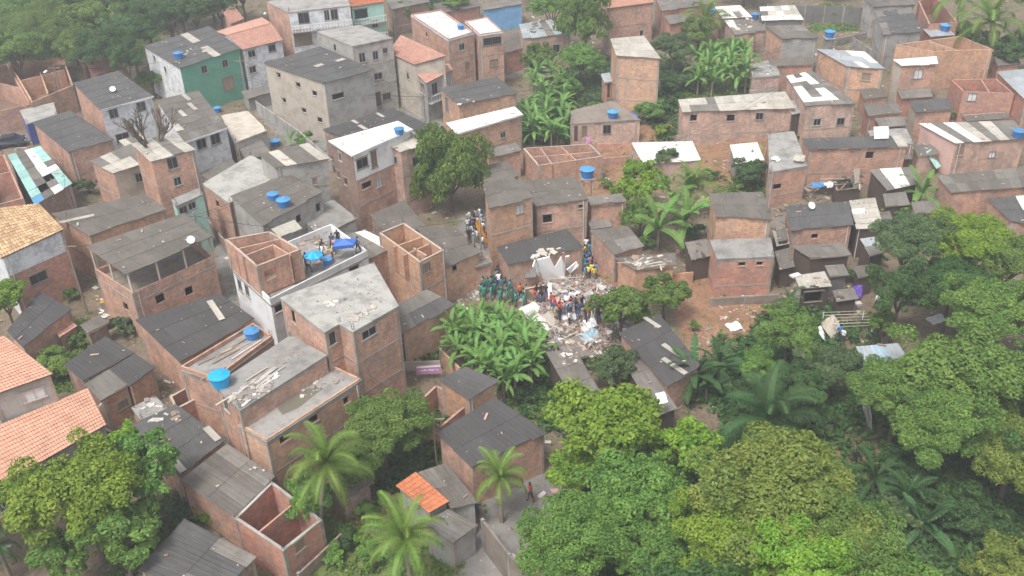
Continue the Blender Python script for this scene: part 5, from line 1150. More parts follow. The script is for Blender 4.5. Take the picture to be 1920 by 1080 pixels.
# ------------------------------------------------------------------ water tanks
def lathe(mb, prof, seg=14, c=(0, 0, 0)):
    k = len(mb.v); n_ = len(prof)
    for r, z in prof:
        for i in range(seg):
            a = 2 * math.pi * i / seg; mb.v.append((c[0] + r * math.cos(a), c[1] + r * math.sin(a), c[2] + z))
    for j in range(n_ - 1):
        for i in range(seg):
            a, b_ = k + j * seg + i, k + j * seg + (i + 1) % seg; mb.f.append((a, b_, b_ + seg, a + seg)); mb.uv += [(0, 0)] * 4
def _tank():
    b_ = MB(); lathe(b_, [(0, 0), (.50, 0), (.53, .25), (.56, .27), (.585, .5), (.60, .52), (.64, .72), (.67, .74), (.67, .78)]); body = b_.mesh('body', 'tank_blue')
    l_ = MB(); lathe(l_, [(.69, .76), (.70, .81), (.60, .85), (.30, .93), (.27, .97), (.0, .98)]); lid = l_.mesh('lid', 'tank_lid')
    # moulded ribs on the lid
    r_ = MB()
    for i in range(8):
        a = i * math.pi / 4; r_.bar((.30 * math.cos(a), .30 * math.sin(a), .935), (.64 * math.cos(a), .64 * math.sin(a), .845), .022, 4)
    return body, lid, r_.mesh('rib', 'tank_lid')
TB, TL, TR = _tank()
def tank(x, y, label, s=1.0, mat='tank_blue', lid='tank_lid', lift=0.0, ratio=1.0, group='blue water tanks'):
    p = rest(x, y)
    if lift: p = at_z(x, y, p.z + lift)
    root = empty('water_tank', p, label, 'water tank', group)
    link_mesh('body', TB, root, sc=(s, s, s * ratio), mat=mat); L_ = link_mesh('lid', TL, root, loc=(0, 0, 0), sc=(s, s, s * ratio), mat=lid); link_mesh('rib', TR, L_, mat=lid)
    return root, p
tank(336, 110, 'blue water tank at the corner of the green house roof'); tank(409, 210, 'small blue tank behind the cream terrace', .8)
tank(517, 274, 'blue tank in the lane left of the white roof', .95); tank(513, 375, 'rear one of the two blue tanks on the grey house', .85); tank(533, 388, 'front one of the two blue tanks on the grey house', 1.0)
tank(749, 252, 'left blue tank on the bright white roof', .8); tank(765, 254, 'right blue tank on the bright white roof', .7); tank(864, 55, 'dark blue tank on the white brick terrace', .75)
tank(1062, 63, 'blue tank beside the patchy grey roof under the tall tree', .85); tank(1149, 221, 'deep blue tank on the brown terrace roof', 1.0); tank(1196, 302, 'blue tank at the corner of the pink house', 1.1)
tank(1338, 27, 'blue tank half hidden behind the hill palm', 1.0); tank(1415, 36, 'blue tank between the two huts at the top right', 1.0)
tank(1908, 258, 'blue tank at the right end of the grey and cream roof', 1.0); tank(1771, 58, 'blue tank on the red brick walls under the palms', 1.0)
tank(95, 392, 'blue tank on the low panels beside the clay tile roof', .95); tank(415, 722, 'bright cyan tank at the corner of the plank-covered roof', 1.08, 'tank_cyan', 'tank_cyan')
tank(474, 634, 'blue tank on the low concrete terrace', .88); tank(868, 524, 'dark navy tank standing on the ground beside the crowd', 1.1, 'tank_blue', 'car_paint_dark'); tank(614, 495, 'open blue tub on the gathering terrace', .65)
# tank on a tower of posts
def stand(x, y, h, label, tlabel, s=1.0, solid=False):
    p = on_ground(x, y, h); g = ground(p.x, p.y)
    root = empty('tank_stand', (p.x, p.y, g), label, 'tank stand', None)
    if solid:
        mb = MB(); lathe(mb, [(0, g - .3), (.62, g - .3), (.6, p.z - .06), (0, p.z - .06)], 10, (p.x, p.y, 0)); mb.build('column', 'concrete', root)
    else:
        for dx in (-.5, .5):
            for dy in (-.5, .5):
                mb = MB(); mb.bar((p.x + dx, p.y + dy, g - .3), (p.x + dx, p.y + dy, p.z - .06), .07, 5); mb.build('post', 'wood_pale', root)
    mb = MB(); mb.obox((p.x, p.y, p.z - .05), (.68, 0, 0), (0, .68, 0), (0, 0, .05)); mb.build('platform', 'concrete', root)
    t_ = empty('water_tank', p, tlabel, 'water tank', 'blue water tanks')
    link_mesh('body', TB, t_, sc=(s, s, s)); L_ = link_mesh('lid', TL, t_, sc=(s, s, s)); link_mesh('rib', TR, L_)
stand(1101, 332, 5.2, 'tall wooden tower under the blue tank beside the brown roof', 'blue tank raised on a wooden tower above the red hillside', 1.1)
stand(1555, 70, 4.4, 'round concrete column under the tall tank', 'tall blue tank on a round concrete column', 1.0, True)

# ------------------------------------------------------------------ people
def person_mesh(arms, stride, bend=0.0, seed=0):
    bm_ = bmesh.new(); V_ = {}
    def j(n_, co): V_[n_] = bm_.verts.new(co)
    j('pelvis', (0, 0, .92)); j('waist', (0, bend * .1, 1.08)); j('chest', (0, bend * .35, 1.32)); j('neck', (0, bend * .5, 1.46)); j('head', (0, bend * .6, 1.56)); j('top', (0, bend * .62, 1.70))
    rad = {'pelvis': (.15, .11), 'waist': (.13, .10), 'chest': (.17, .12), 'neck': (.055, .055), 'head': (.095, .105), 'top': (.07, .075)}
    for s, t in ((-1, 'l'), (1, 'r')):
        st = stride * s
        j('hip' + t, (s * .10, 0, .84)); j('knee' + t, (s * .12, st * .5 + .03, .48)); j('ank' + t, (s * .12, st - .02, .09)); j('toe' + t, (s * .13, st + .14, .04))
        rad['hip' + t] = (.095, .095); rad['knee' + t] = (.06, .06); rad['ank' + t] = (.042, .042); rad['toe' + t] = (.045, .03)
        j('sh' + t, (s * .19, bend * .4, 1.40)); a = arms[0 if s < 0 else 1]
        j('el' + t, (s * (.24 + .1 * a[1]), bend * .4 + a[0] * .18, 1.40 - .28 + a[1] * .18)); j('wr' + t, (s * (.24 + .16 * a[1]), bend * .5 + a[0] * .42, 1.40 - .5 + a[0] * .12 + a[1] * .55)); j('ha' + t, (s * (.235 + .18 * a[1]), bend * .5 + a[0] * .50, 1.40 - .58 + a[0] * .15 + a[1] * .72))
        rad['sh' + t] = (.06, .06); rad['el' + t] = (.042, .042); rad['wr' + t] = (.03, .03); rad['ha' + t] = (.04, .025)
    E = [('pelvis', 'waist'), ('waist', 'chest'), ('chest', 'neck'), ('neck', 'head'), ('head', 'top')]
    for t in 'lr': E += [('pelvis', 'hip' + t), ('hip' + t, 'knee' + t), ('knee' + t, 'ank' + t), ('ank' + t, 'toe' + t), ('chest', 'sh' + t), ('sh' + t, 'el' + t), ('el' + t, 'wr' + t), ('wr' + t, 'ha' + t)]
    for a, b_ in E: bm_.edges.new((V_[a], V_[b_]))
    names = list(V_); me_ = bpy.data.meshes.new('person'); bm_.to_mesh(me_); bm_.free()
    o = bpy.data.objects.new('tmp', me_); COL.objects.link(o); md = o.modifiers.new('skin', 'SKIN'); sv = me_.skin_vertices
    if not len(sv): me_.attributes; 
    lay = me_.skin_vertices[0].data if len(me_.skin_vertices) else None
    if lay is None:
        bpy.context.view_layer.objects.active = o
    for i, nme in enumerate(names): lay[i].radius = rad[nme]; lay[i].use_root = (nme == 'pelvis')
    s2 = o.modifiers.new('sub', 'SUBSURF'); s2.levels = 1; s2.render_levels = 1
    dg = bpy.context.evaluated_depsgraph_get(); dg.update(); ev = o.evaluated_get(dg); out = bpy.data.meshes.new_from_object(ev, depsgraph=dg)
    bpy.data.objects.remove(o); bpy.data.meshes.remove(me_)
    out.name = 'person'; out.materials.clear()
    for q in ('skin_brown', 'shirt_white', 'trousers_dark', 'hair_black'): out.materials.append(MATS[q])
    for f in out.polygons:
        c = f.center; m_ = 0
        if c.z > 1.60 or (c.z > 1.53 and c.y < bend * .55): m_ = 3
        elif 1.0 < c.z < 1.47 and (abs(c.x) < .235 or c.z > 1.22) and abs(c.x) < .33: m_ = 1
        elif c.z <= 1.0 and c.z > .42 and abs(c.x) < .2: m_ = 2
        elif c.z <= .1: m_ = 3
        f.material_index = m_; f.use_smooth = True
    return out
m_plain('skin_brown', (.16, .085, .05), stain=0, rv=.4, rough=.6); m_plain('hair_black', (.015, .012, .01), stain=0)
OUT = {'white': (.75, .75, .75), 'black': (.02, .02, .025), 'navy': (.03, .05, .14), 'green': (.03, .22, .15), 'teal': (.03, .20, .24), 'gray': (.30, .31, .34), 'red': (.55, .05, .04), 'orange': (.80, .17, .04), 'yellow': (.70, .55, .08), 'pink': (.65, .32, .38), 'blue': (.08, .22, .55), 'khaki': (.34, .28, .17), 'turquoise': (.04, .33, .32)}
for k, v in OUT.items(): m_plain('shirt_' + k, v, stain=0, rv=.1)
m_plain('trousers_dark', (.03, .035, .05), stain=0, rv=.4); m_plain('trousers_khaki', (.26, .22, .15), stain=0); m_plain('trousers_green', (.03, .17, .12), stain=0); m_plain('trousers_blue', (.07, .12, .24), stain=0)
def _skin_ready():
    try: return [person_mesh(a, s, b_) for a, s, b_ in [(((0, 0), (0, 0)), .02, 0), (((.3, 0), (.9, .1)), .12, 0.05), (((.8, 0), (.8, 0)), .06, .35), (((0, .1), (.3, .9)), .05, 0), (((.5, .0), (.1, .1)), .2, .1)]]
    except Exception as e: print('PERSON', repr(e)); return []
PEOPLE = _skin_ready()
def person(x, y, col, label, group, pants='trousers_dark', z=None, s=1.0):
    p = rest(x, y) if z is None else at_z(x, y, z)
    o = bpy.data.objects.new('person', rnd.choice(PEOPLE)); COL.objects.link(o); o.location = p - Vector((0, 0, .02)); o.rotation_euler = (0, 0, rnd.uniform(0, 6.28)); k = s * rnd.uniform(.93, 1.05); o.scale = (k, k, k)
    for i, m_ in ((1, 'shirt_' + col), (2, pants)):
        o.material_slots[i].link = 'OBJECT'; o.material_slots[i].material = MATS[m_]
    tag(o, label, 'person', group)
MC = on_ground(1073, 594)
def mound_z(x, y):
    z = ground(MC.x, MC.y)
    for _ in range(5):
        p = at_z(x, y, z); u, v = (p.x - MC.x) / 5.0, (p.y - MC.y) / 8.0; z = max(ground(p.x, p.y), ground(MC.x, MC.y) - .05 + max(0, 1 - math.hypot(u, v)) ** 1.1 * 1.7)
    return z
# feet positions in the picture
def crowd(poly, n_, cols, where, group, pants=('trousers_dark', 'trousers_khaki', 'trousers_blue'), seed=0, dmin=7):
    g = random.Random(seed); xs = [p[0] for p in poly]; ys = [p[1] for p in poly]; got = []; t = 0
    while len(got) < n_ and t < 3000:
        t += 1; x, y = g.uniform(min(xs), max(xs)), g.uniform(min(ys), max(ys))
        if not inpoly(np.array([x]), np.array([y]), poly)[0] or any((x - a) ** 2 + (y - b_) ** 2 < dmin ** 2 for a, b_ in got): continue
        got.append((x, y)); c = g.choice(cols); person(x, y, c, 'person in a %s shirt %s' % (c, where), group, g.choice(pants), z=mound_z(x, y) if 'rubble' in where else None)
crowd([(868, 425), (905, 408), (912, 470), (880, 462)], 26, ['white', 'black', 'navy', 'gray', 'black', 'white', 'gray'], 'packed in the alley beside the two-storey brick house', 'onlookers in the alley', seed=1, dmin=5)
crowd([(895, 505), (945, 500), (965, 545), (900, 560)], 16, ['white', 'black', 'navy', 'gray', 'teal', 'khaki'], 'behind the green-clad rescuers above the banana clump', 'people above the banana clump', seed=2, dmin=6)
crowd([(905, 540), (990, 560), (985, 582), (900, 565)], 16, ['green', 'green', 'turquoise', 'green'], 'among the rescuers in green above the banana clump', 'rescuers in green', ('trousers_green',), seed=3, dmin=7)
crowd([(1093, 470), (1112, 468), (1118, 530), (1096, 530)], 16, ['teal', 'green', 'blue', 'white', 'navy', 'pink', 'yellow'], 'lined up at the wall right of the white ruin', 'people lined up beside the ruin', seed=4, dmin=6)
crowd([(1118, 470), (1170, 515), (1165, 530), (1120, 500)], 8, ['white', 'gray', 'navy', 'teal'], 'on the red earth right of the queue', 'people on the red earth', seed=5, dmin=7)
crowd([(1030, 575), (1120, 570), (1125, 610), (1040, 612)], 26, ['black', 'gray', 'red', 'white', 'navy', 'khaki', 'black', 'red'], 'searching on top of the rubble', 'people searching the rubble', seed=6, dmin=7)
crowd([(1000, 560), (1030, 562), (1030, 580), (995, 580)], 6, ['black', 'red', 'gray', 'navy'], 'at the left foot of the rubble', 'people searching the rubble', seed=7, dmin=6)
person(976, 562, 'orange', 'person in bright orange left of the rubble', 'rescuers in green', 'trousers_dark'); person(982, 578, 'turquoise', 'person in turquoise just below the orange one', 'rescuers in green', 'trousers_green'); person(1032, 585, 'red', 'person in a red helmet and shirt beside the pale slab', 'people searching the rubble')
person(950, 533, 'yellow', 'person in a pale yellow shirt between the crowd and the wall', 'people above the banana clump', 'trousers_khaki')
for (x, y, c, w_) in [(576, 500, 'black', 'at the left of the cyan parasol'), (580, 508, 'white', 'in front of the parasol'), (604, 478, 'black', 'behind the cyan parasol'), (606, 486, 'white', 'right of the cyan parasol'), (624, 468, 'navy', 'left of the blue tent'), (628, 472, 'pink', 'beside the blue tent'), (635, 457, 'black', 'behind the blue tent'), (624, 484, 'yellow', 'by the blue tub'), (672, 470, 'gray', 'right of the blue tent')]:
    person(x, y + 4, c, 'person in a %s shirt on the white terrace, %s' % (c, w_), 'people on the white terrace')
for (x, y, c, w_) in [(1108, 140, 'white', 'under the tall tree on the hill'), (1320, 515, 'white', 'by the red brick house washing place'), (1308, 510, 'pink', 'near the clothes left of the red brick house'), (1640, 580, 'white', 'at the edge of the dark trees'), (1600, 875, 'black', 'on the small red clearing'), (1572, 640, 'blue', 'beside the leaning board'), (1578, 645, 'white', 'behind the leaning board'), (895, 975, 'navy', 'in the doorway of the grey hut'), (878, 195, 'gray', 'on the half dark half cream roof'), (996, 940, 'red', 'on the grey concrete yard'), (755, 190, 'black', 'in the street beside the grey tower'), (765, 200, 'gray', 'in the street, lower of the two'), (430, 190, 'white', 'outside the green house'), (418, 186, 'pink', 'by the wall of the green house'), (1183, 175 + 30, 'red', 'behind the tall narrow brick house')]:
    person(x, y, c, 'person in a %s shirt %s' % (c, w_), None)
# ------------------------------------------------------------------ parasol, tent, tarps, banner, laundry
def parasol(x, y, label, mat, r=1.0, h=1.9, tilt=0):
    p = rest(x, y); root = empty('parasol', p, label, 'parasol')
    mb = MB(); mb.bar((p.x, p.y, p.z), (p.x, p.y, p.z + h + .1), .025, 5); mb.build('pole', 'metal_gray', root)
    for k in range(8):
        a, b_ = k * math.pi / 4, (k + 1) * math.pi / 4
        mb = MB(); A_ = Vector((p.x, p.y, p.z + h + .35)); q = lambda t: Vector((p.x + r * math.cos(t), p.y + r * math.sin(t), p.z + h - .05)); mid = (q(a) + q(b_)) / 2 - Vector((0, 0, .05))
        mb.tri(A_, q(a), mid); mb.tri(A_, mid, q(b_)); mb.quad(q(a), q(b_), q(b_) - Vector((0, 0, .12)), q(a) - Vector((0, 0, .12))); mb.build('canopy_panel', mat, root)
parasol(592, 507, 'round cyan parasol on the white terrace', 'tank_cyan', .8, 1.5)
parasol(1178, 240, 'purple parasol beside the brown terrace house', 'cloth_purple', 1.2, 1.7)
p = rest(650, 484); root = empty('tent', p, 'square blue tent canopy on the white terrace', 'tent')
c4 = [Vector((p.x + a, p.y + b_, p.z + 1.5)) for a, b_ in ((-.95, -.65), (.8, -.4), (.95, .7), (-.8, .65))]; ap = Vector((p.x, p.y, p.z + 1.85))
for i in range(4):
    mb = MB(); mb.tri(c4[i], c4[(i + 1) % 4], ap); mb.quad(c4[i], c4[(i + 1) % 4], c4[(i + 1) % 4] - Vector((0, 0, .3)), c4[i] - Vector((0, 0, .3))); mb.build('canopy_panel', 'tarp_blue', root)
    mb = MB(); mb.bar(Vector((c4[i].x * .98 + p.x * .02, c4[i].y * .98 + p.y * .02, p.z)), c4[i], .025, 4); mb.build('pole', 'metal_gray', root)
def cloth(x, y, w_, h, mat, label, rot=0, tilt=.5, name='tarpaulin', cat='tarpaulin', up=.8, seed=0):
    """a sheet of cloth or plastic with folds, lying or hanging"""
    g = random.Random(seed + int(x)); p = rest(x, y); mb = MB(); n_ = 6; E = Vector((math.cos(rot), math.sin(rot), 0)); Fv = Vector((-math.sin(rot) * math.cos(tilt), math.cos(rot) * math.cos(tilt), math.sin(tilt)))
    N = E.cross(Fv); pt = {}
    for i in range(n_ + 1):
        for j in range(n_ + 1): pt[i, j] = p + Vector((0, 0, up + .03)) + E * (i / n_ - .5) * w_ + Fv * (j / n_ - .5) * h + N * (math.sin(i * 1.7 + j) * .05 + g.uniform(-.04, .04))
    for i in range(n_):
        for j in range(n_): mb.quad(pt[i, j], pt[i + 1, j], pt[i + 1, j + 1], pt[i, j + 1]); mb.quad(pt[i, j] - N * .02, pt[i, j + 1] - N * .02, pt[i + 1, j + 1] - N * .02, pt[i + 1, j] - N * .02)
    lo = min(v[2] for v in mb.v)
    return tag(mb.build(name, mat), label, cat)
cloth(1112, 645, 1.6, 1.6, 'tarp_blue' if 0 else 'sheet_blue', 'teal tarpaulin hanging over rubble at the lower edge', .8, .6, up=.6); cloth(1107, 628, 1.0, .9, 'plastic_white', 'white plastic sheet on the teal tarpaulin', .5, .4, up=1.2)
cloth(1376, 615, 1.2, 1.0, 'plastic_white', 'white plastic sheet lying on the red earth', .3, .12, up=.15)
cloth(1532, 366, 1.6, .8, 'tank_lid', 'blue plastic sheet on the wall behind the charcoal roof', .1, .3, up=1.2); cloth(1552, 366, 1.0, .8, 'plastic_white', 'white bundle beside the blue plastic sheet', .4, .3, up=1.2)
cloth(1605, 563, .8, 1.1, 'cloth_purple', 'purple cloth hanging behind the wooden shack', .1, 1.3, 'laundry', 'laundry', up=.9)
cloth(712, 733, 1.3, 1.1, 'sheet_blue', 'pale blue cloth hanging beside the tall brick tower house', .5, 1.2, 'laundry', 'laundry', up=.8)
cloth(1102, 283, .5, .8, 'banner_pink', 'pink laundry hanging in the roofless rooms', .1, 1.35, 'laundry', 'laundry', up=1.4); cloth(1037, 412, .6, .9, 'plastic_white', 'white laundry at the front of the brown-roofed house', 0, 1.4, 'laundry', 'laundry', up=1.0)
cloth(905, 462, .9, 2.6, 'cloth_orange', 'tall orange cloth hanging above the alley crowd', 1.2, 1.2, 'banner', 'cloth', up=1.6)
cloth(1357, 507, .8, .6, 'plastic_yellow', 'yellow basin cloth beside the red brick house', 0, .1, 'cloth', 'cloth', up=.3); cloth(1650, 262, 1.6, 1.3, 'plastic_white', 'white board standing on the yard room', 0.05, 1.1, 'board', 'board', up=.8)
cloth(865, 198, .5, .6, 'tarp_blue', 'blue rag beside the half cream roof', .3, .8, 'cloth', 'cloth', up=.4); cloth(1455, 300, .8, .8, 'plastic_white', 'white scrap on the concrete platform', .8, .2, 'board', 'board', up=.1); cloth(1497, 305, 1.1, .8, 'sheet_pale', 'pale board at the corner of the concrete platform', -.5, .5, 'board', 'board', up=.5)
cloth(1745, 322, 1.1, 2.2, 'sheet_mint', 'mint cloth strung beside the long brown roof', .7, .8, up=1.5); cloth(1730, 305, .8, 1.6, 'sheet_mint', 'torn mint cloth behind the lone banana plant', -.5, 1.1, up=1.3)
cloth(1560, 632, 1.8, 2.0, 'wood_pale', 'wide wooden board leaning in the yard by the metal rack', .7, .8, 'board', 'board', up=.8); cloth(1540, 640, .6, 1.4, 'plastic_white', 'curved white panel against the leaning board', .9, 1.0, 'board', 'board', up=.7)
cloth(1750, 625, 1.6, .9, 'plastic_white', 'white slab table lying among the trees at the right', .4, .15, 'board', 'board', up=1.4); cloth(1625, 800, .5, 2.8, 'concrete_light', 'pale leaning stone slab beside the small red clearing', .3, 1.0, 'board', 'board', up=.8)
cloth(1604, 365 - 20, .6, 1.6, 'wood_pale', 'curved yellow sheet in the scrap yard', .2, 1.3, 'board', 'board', up=.9); cloth(1235, 833, .7, .8, 'plastic_white', 'white bag caught in the lime green tree', .3, .6, 'plastic_bag', 'bag', up=4.2)
# banner
p = on_ground(804, 693, 1.0); root = empty('banner', (p.x, p.y, ground(p.x, p.y)), 'pink banner with white lettering strung on a fence', 'banner')
mb = MB(); mb.obox(p, (.95, .05, 0), (-.001, .012, 0), (0, 0, .42)); mb.build('cloth', 'banner_pink', root)
mb = MB(); mb.obox(p + Vector((0, -.035, .30)), (.93, .05, 0), (0, .006, 0), (0, 0, .07)); mb.build('white_stripe', 'plastic_white', root)
for k in range(8):   # the word on it is too blurred to read: short strokes of its size
    c = p + Vector((-.72 + k * .2, -.04 + (-.72 + k * .2) * .052, -.02 - .03 * (k % 2))); mb = MB(); mb.obox(c, (.05 + .02 * (k % 3), .003, 0), (0, .006, 0), (0, 0, .03 + .04 * ((k * 7) % 3) / 2)); mb.build('letter', 'plastic_white', root)
for s in (-1, 1):
    mb = MB(); mb.bar((p.x + s * .98, p.y + s * .05, ground(p.x, p.y) - .2), (p.x + s * .98, p.y + s * .05, p.z + .5), .03, 5); mb.build('post', 'wood_pale', root)
# ------------------------------------------------------------------ ruin and rubble
c0 = on_ground(1073, 594); PLR = []
g = random.Random(5)
mound = empty('rubble_heap', (c0.x, c0.y, ground(c0.x, c0.y)), 'heap of rubble and broken slabs where the house collapsed', 'rubble')
hm = MB(); NM = 26
def mh(u, v): r_ = math.hypot(u, v); return max(0, 1 - r_) ** 1.1 * 1.7 + .25 * math.sin(u * 9) * math.cos(v * 8) * max(0, 1 - r_)
RX, RY = 5.0, 8.0; gz = ground(c0.x, c0.y)
gp = [[(c0.x + (i / NM * 2 - 1) * RX, c0.y + (j / NM * 2 - 1) * RY, gz - .12 + mh(i / NM * 2 - 1, j / NM * 2 - 1) + g.uniform(0, .12)) for j in range(NM + 1)] for i in range(NM + 1)]
for i in range(NM):
    for j in range(NM): hm.quad(gp[i][j], gp[i + 1][j], gp[i + 1][j + 1], gp[i][j + 1])
hm.build('mound', 'concrete_brown', mound)
def chunks(n_, mat, smin, smax, name, seed, cx, cy, rx, ry, hf, parent=None, label=None, flat=1.0):
    g = random.Random(seed); mb = MB()
    for _ in range(n_):
        a = g.uniform(0, 6.28); r_ = math.sqrt(g.random()); u, v = r_ * math.cos(a), r_ * math.sin(a); x, y = cx + u * rx, cy + v * ry; s = smin + (smax - smin) * g.random() ** 2
        M = Matrix.Rotation(g.uniform(0, 6.28), 3, 'Z') @ Matrix.Rotation(g.uniform(-.6, .6), 3, 'X') @ Matrix.Rotation(g.uniform(-.5, .5), 3, 'Y')
        z = hf(x, y, u, v) + s * .1
        mb.obox((x, y, z), M @ Vector((s * g.uniform(.4, 1), 0, 0)), M @ Vector((0, s * g.uniform(.25, .6), 0)), M @ Vector((0, 0, s * g.uniform(.08, .35) * flat)))
    o = mb.build(name, mat, parent); o['kind'] = 'stuff'
    if label: o['label'] = label
    return o
chunks(700, 'wood', .06, .34, 'rubble', 7, c0.x, c0.y, RX, RY, lambda x, y, u, v: gz + mh(u * .98, v * .98), mound, flat=.5)
for q_, m_ in enumerate(('tarp_blue', 'shirt_red', 'shirt_teal', 'brick_red', 'rubber')): chunks(40, m_, .08, .3, 'household_debris', 8 + q_, c0.x, c0.y, RX, RY, lambda x, y, u, v: gz + .03 + mh(u * .98, v * .98), mound, flat=.6)
hr = lambda x, y, u, v: gz - .08 + mh(u * .98, v * .98) + .08
chunks(1300, 'rubble_white', .06, .28, 'rubble', 1, c0.x, c0.y, RX, RY, hr, mound); chunks(2300, 'rubble_pink', .06, .26, 'rubble', 2, c0.x, c0.y, RX, RY, hr, mound); chunks(1500, 'rubble_gray', .06, .30, 'rubble', 3, c0.x, c0.y, RX * 1.05, RY, hr, mound)
for k in range(44):
    a = g.uniform(0, 6.28); r_ = math.sqrt(g.random()) * .92; u, v = r_ * math.cos(a), r_ * math.sin(a); M = Matrix.Rotation(g.uniform(0, 6.28), 3, 'Z') @ Matrix.Rotation(g.uniform(-.5, .5), 3, 'X')
    mb = MB(); lx, ly = g.uniform(.2, .75), g.uniform(.15, .4); mb.obox((c0.x + u * RX, c0.y + v * RY, hr(0, 0, u, v) + .12), M @ Vector((lx, 0, 0)), M @ Vector((0, ly, 0)), M @ Vector((0, 0, .06))); mb.build('broken_slab', g.choice(['rubble_white', 'rubble_white', 'rubble_white', 'concrete_light', 'brick_pale', 'paint_white']), mound)
for k in range(22):
    a = g.uniform(0, 6.28); r_ = math.sqrt(g.random()) * .95; u, v = r_ * math.cos(a), r_ * math.sin(a); q = g.uniform(0, 6.28); L_ = g.uniform(.7, 1.7); d_ = Vector((math.cos(q), math.sin(q), g.uniform(-.3, .4))) * L_
    c = Vector((c0.x + u * RX, c0.y + v * RY, hr(0, 0, u, v) + .25)); mb = MB(); mb.bar(c - d_, c + d_, .05, 4); mb.build('timber', 'wood_pale', mound)
# big fallen white slabs left of the heap, below
for (x, y, L_, w_, rz, lab) in [(1010, 595, 1.7, .9, -.9, 'upper'), (1022, 608, 1.9, .5, -.8, 'middle'), (1038, 620, 2.2, .5, -.75, 'lower')]:
    p = on_ground(x, y, .5); M = Matrix.Rotation(rz, 3, 'Z') @ Matrix.Rotation(.25, 3, 'Y'); mb = MB(); mb.obox(p, M @ Vector((L_, 0, 0)), M @ Vector((0, w_, 0)), M @ Vector((0, 0, .06))); tag(mb.build('fallen_slab', 'rubble_white'), 'long white slab fallen beside the banana clump, %s of three' % lab, 'slab', 'fallen white slabs')
p = on_ground(1045, 605, .9); M = Matrix.Rotation(-.75, 3, 'Z') @ Matrix.Rotation(.15, 3, 'X'); mb = MB(); mb.obox(p, M @ Vector((1.6, 0, 0)), M @ Vector((0, .7, 0)), M @ Vector((0, 0, .08))); tag(mb.build('fallen_slab', 'render_beige'), 'beige collapsed wall lying on the left slope of the rubble', 'slab')
# white remains of the collapsed house
r0 = on_ground(1040, 530); root = empty('collapsed_house', (r0.x, r0.y, ground(r0.x, r0.y)), 'white walls of the half-demolished house above the rubble', 'ruined house')
def rel(x, y, z): q = at_z(x, y, gz + z); return Vector((q.x, q.y, gz + z))
def slab3(pts, mat, t=.12, nm='wall'):
    n_ = (pts[1] - pts[0]).cross(pts[-1] - pts[0]).normalized() * t; mb = MB(); k = len(pts)
    a = [tuple(q) for q in pts]; b_ = [tuple(q - n_) for q in pts]
    mb.v += a; mb.f.append(tuple(range(k))); mb.uv += [(0, 0)] * k; mb.v += b_; mb.f.append(tuple(range(k, 2 * k))[::-1]); mb.uv += [(0, 0)] * k
    for i in range(k): mb.quad(a[i], b_[i], b_[(i + 1) % k], a[(i + 1) % k])
    mb.build(nm, mat, root)
slab3([rel(1006, 486, 3.0), rel(1030, 480, 3.2), rel(1040, 500, 1.9), rel(1052, 480, 3.0), rel(1060, 500, 1.6), rel(1058, 528, 0), rel(1020, 530, 0)], 'plastic_white')
slab3([rel(1004, 487, 3.0), rel(1000, 500, 2.5), rel(1010, 530, .0), rel(1022, 530, .0)], 'plastic_white')
slab3([rel(1030, 508, 1.4), rel(1056, 503, 1.5), rel(1058, 507, 1.1), rel(1031, 513, 1.1)], 'rubble_pink', .1, 'red_stripe')
slab3([rel(983, 500, 1.9), rel(1003, 496, 2.2), rel(1006, 520, 1.7), rel(986, 522, 1.2)], 'sheet_flatblue' if 0 else 'concrete_dark', .1, 'dark_panel')
slab3([rel(1062, 505, 1.8), rel(1080, 490, 2.2), rel(1084, 497, 1.8), rel(1068, 512, 1.2)], 'plastic_white', .1, 'fallen_panel'); slab3([rel(1060, 480, 3), rel(1067, 478, 3), rel(1066, 510, .4), rel(1058, 512, .4)], 'rubble_white', .15)
slab3([rel(984, 540, 1.9), rel(1024, 532, 2.0), rel(1028, 570, .2), rel(985, 565, .1)], 'brick_orange', .15); slab3([rel(1027, 530, 2.3), rel(1034, 530, 2.3), rel(1036, 575, .3), rel(1028, 575, .3)], 'plastic_white', .15, 'pillar')
# ------------------------------------------------------------------ debris and planks on roofs and ground
def debris(poly, n_, mats, smin, smax, label, seed, flat=.6):
    g = random.Random(seed); xs = [p[0] for p in poly]; ys = [p[1] for p in poly]; B_ = {m_: MB() for m_ in mats}; k = 0; t = 0
    while k < n_ and t < n_ * 20:
        t += 1; x, y = g.uniform(min(xs), max(xs)), g.uniform(min(ys), max(ys))
        if not inpoly(np.array([x]), np.array([y]), poly)[0]: continue
        p = rest(x, y); s = smin + (smax - smin) * g.random() ** 2; M = Matrix.Rotation(g.uniform(0, 6.28), 3, 'Z') @ Matrix.Rotation(g.uniform(-.3, .3), 3, 'X')
        B_[g.choice(mats)].obox(p + Vector((0, 0, s * .16)), M @ Vector((s * g.uniform(.5, 1), 0, 0)), M @ Vector((0, s * g.uniform(.25, .6), 0)), M @ Vector((0, 0, s * g.uniform(.1, .3) * flat))); k += 1
    for m_, mb in B_.items():
        if mb.v: o = mb.build('debris', m_); o['kind'] = 'stuff'; o['label'] = label; o['category'] = 'debris'
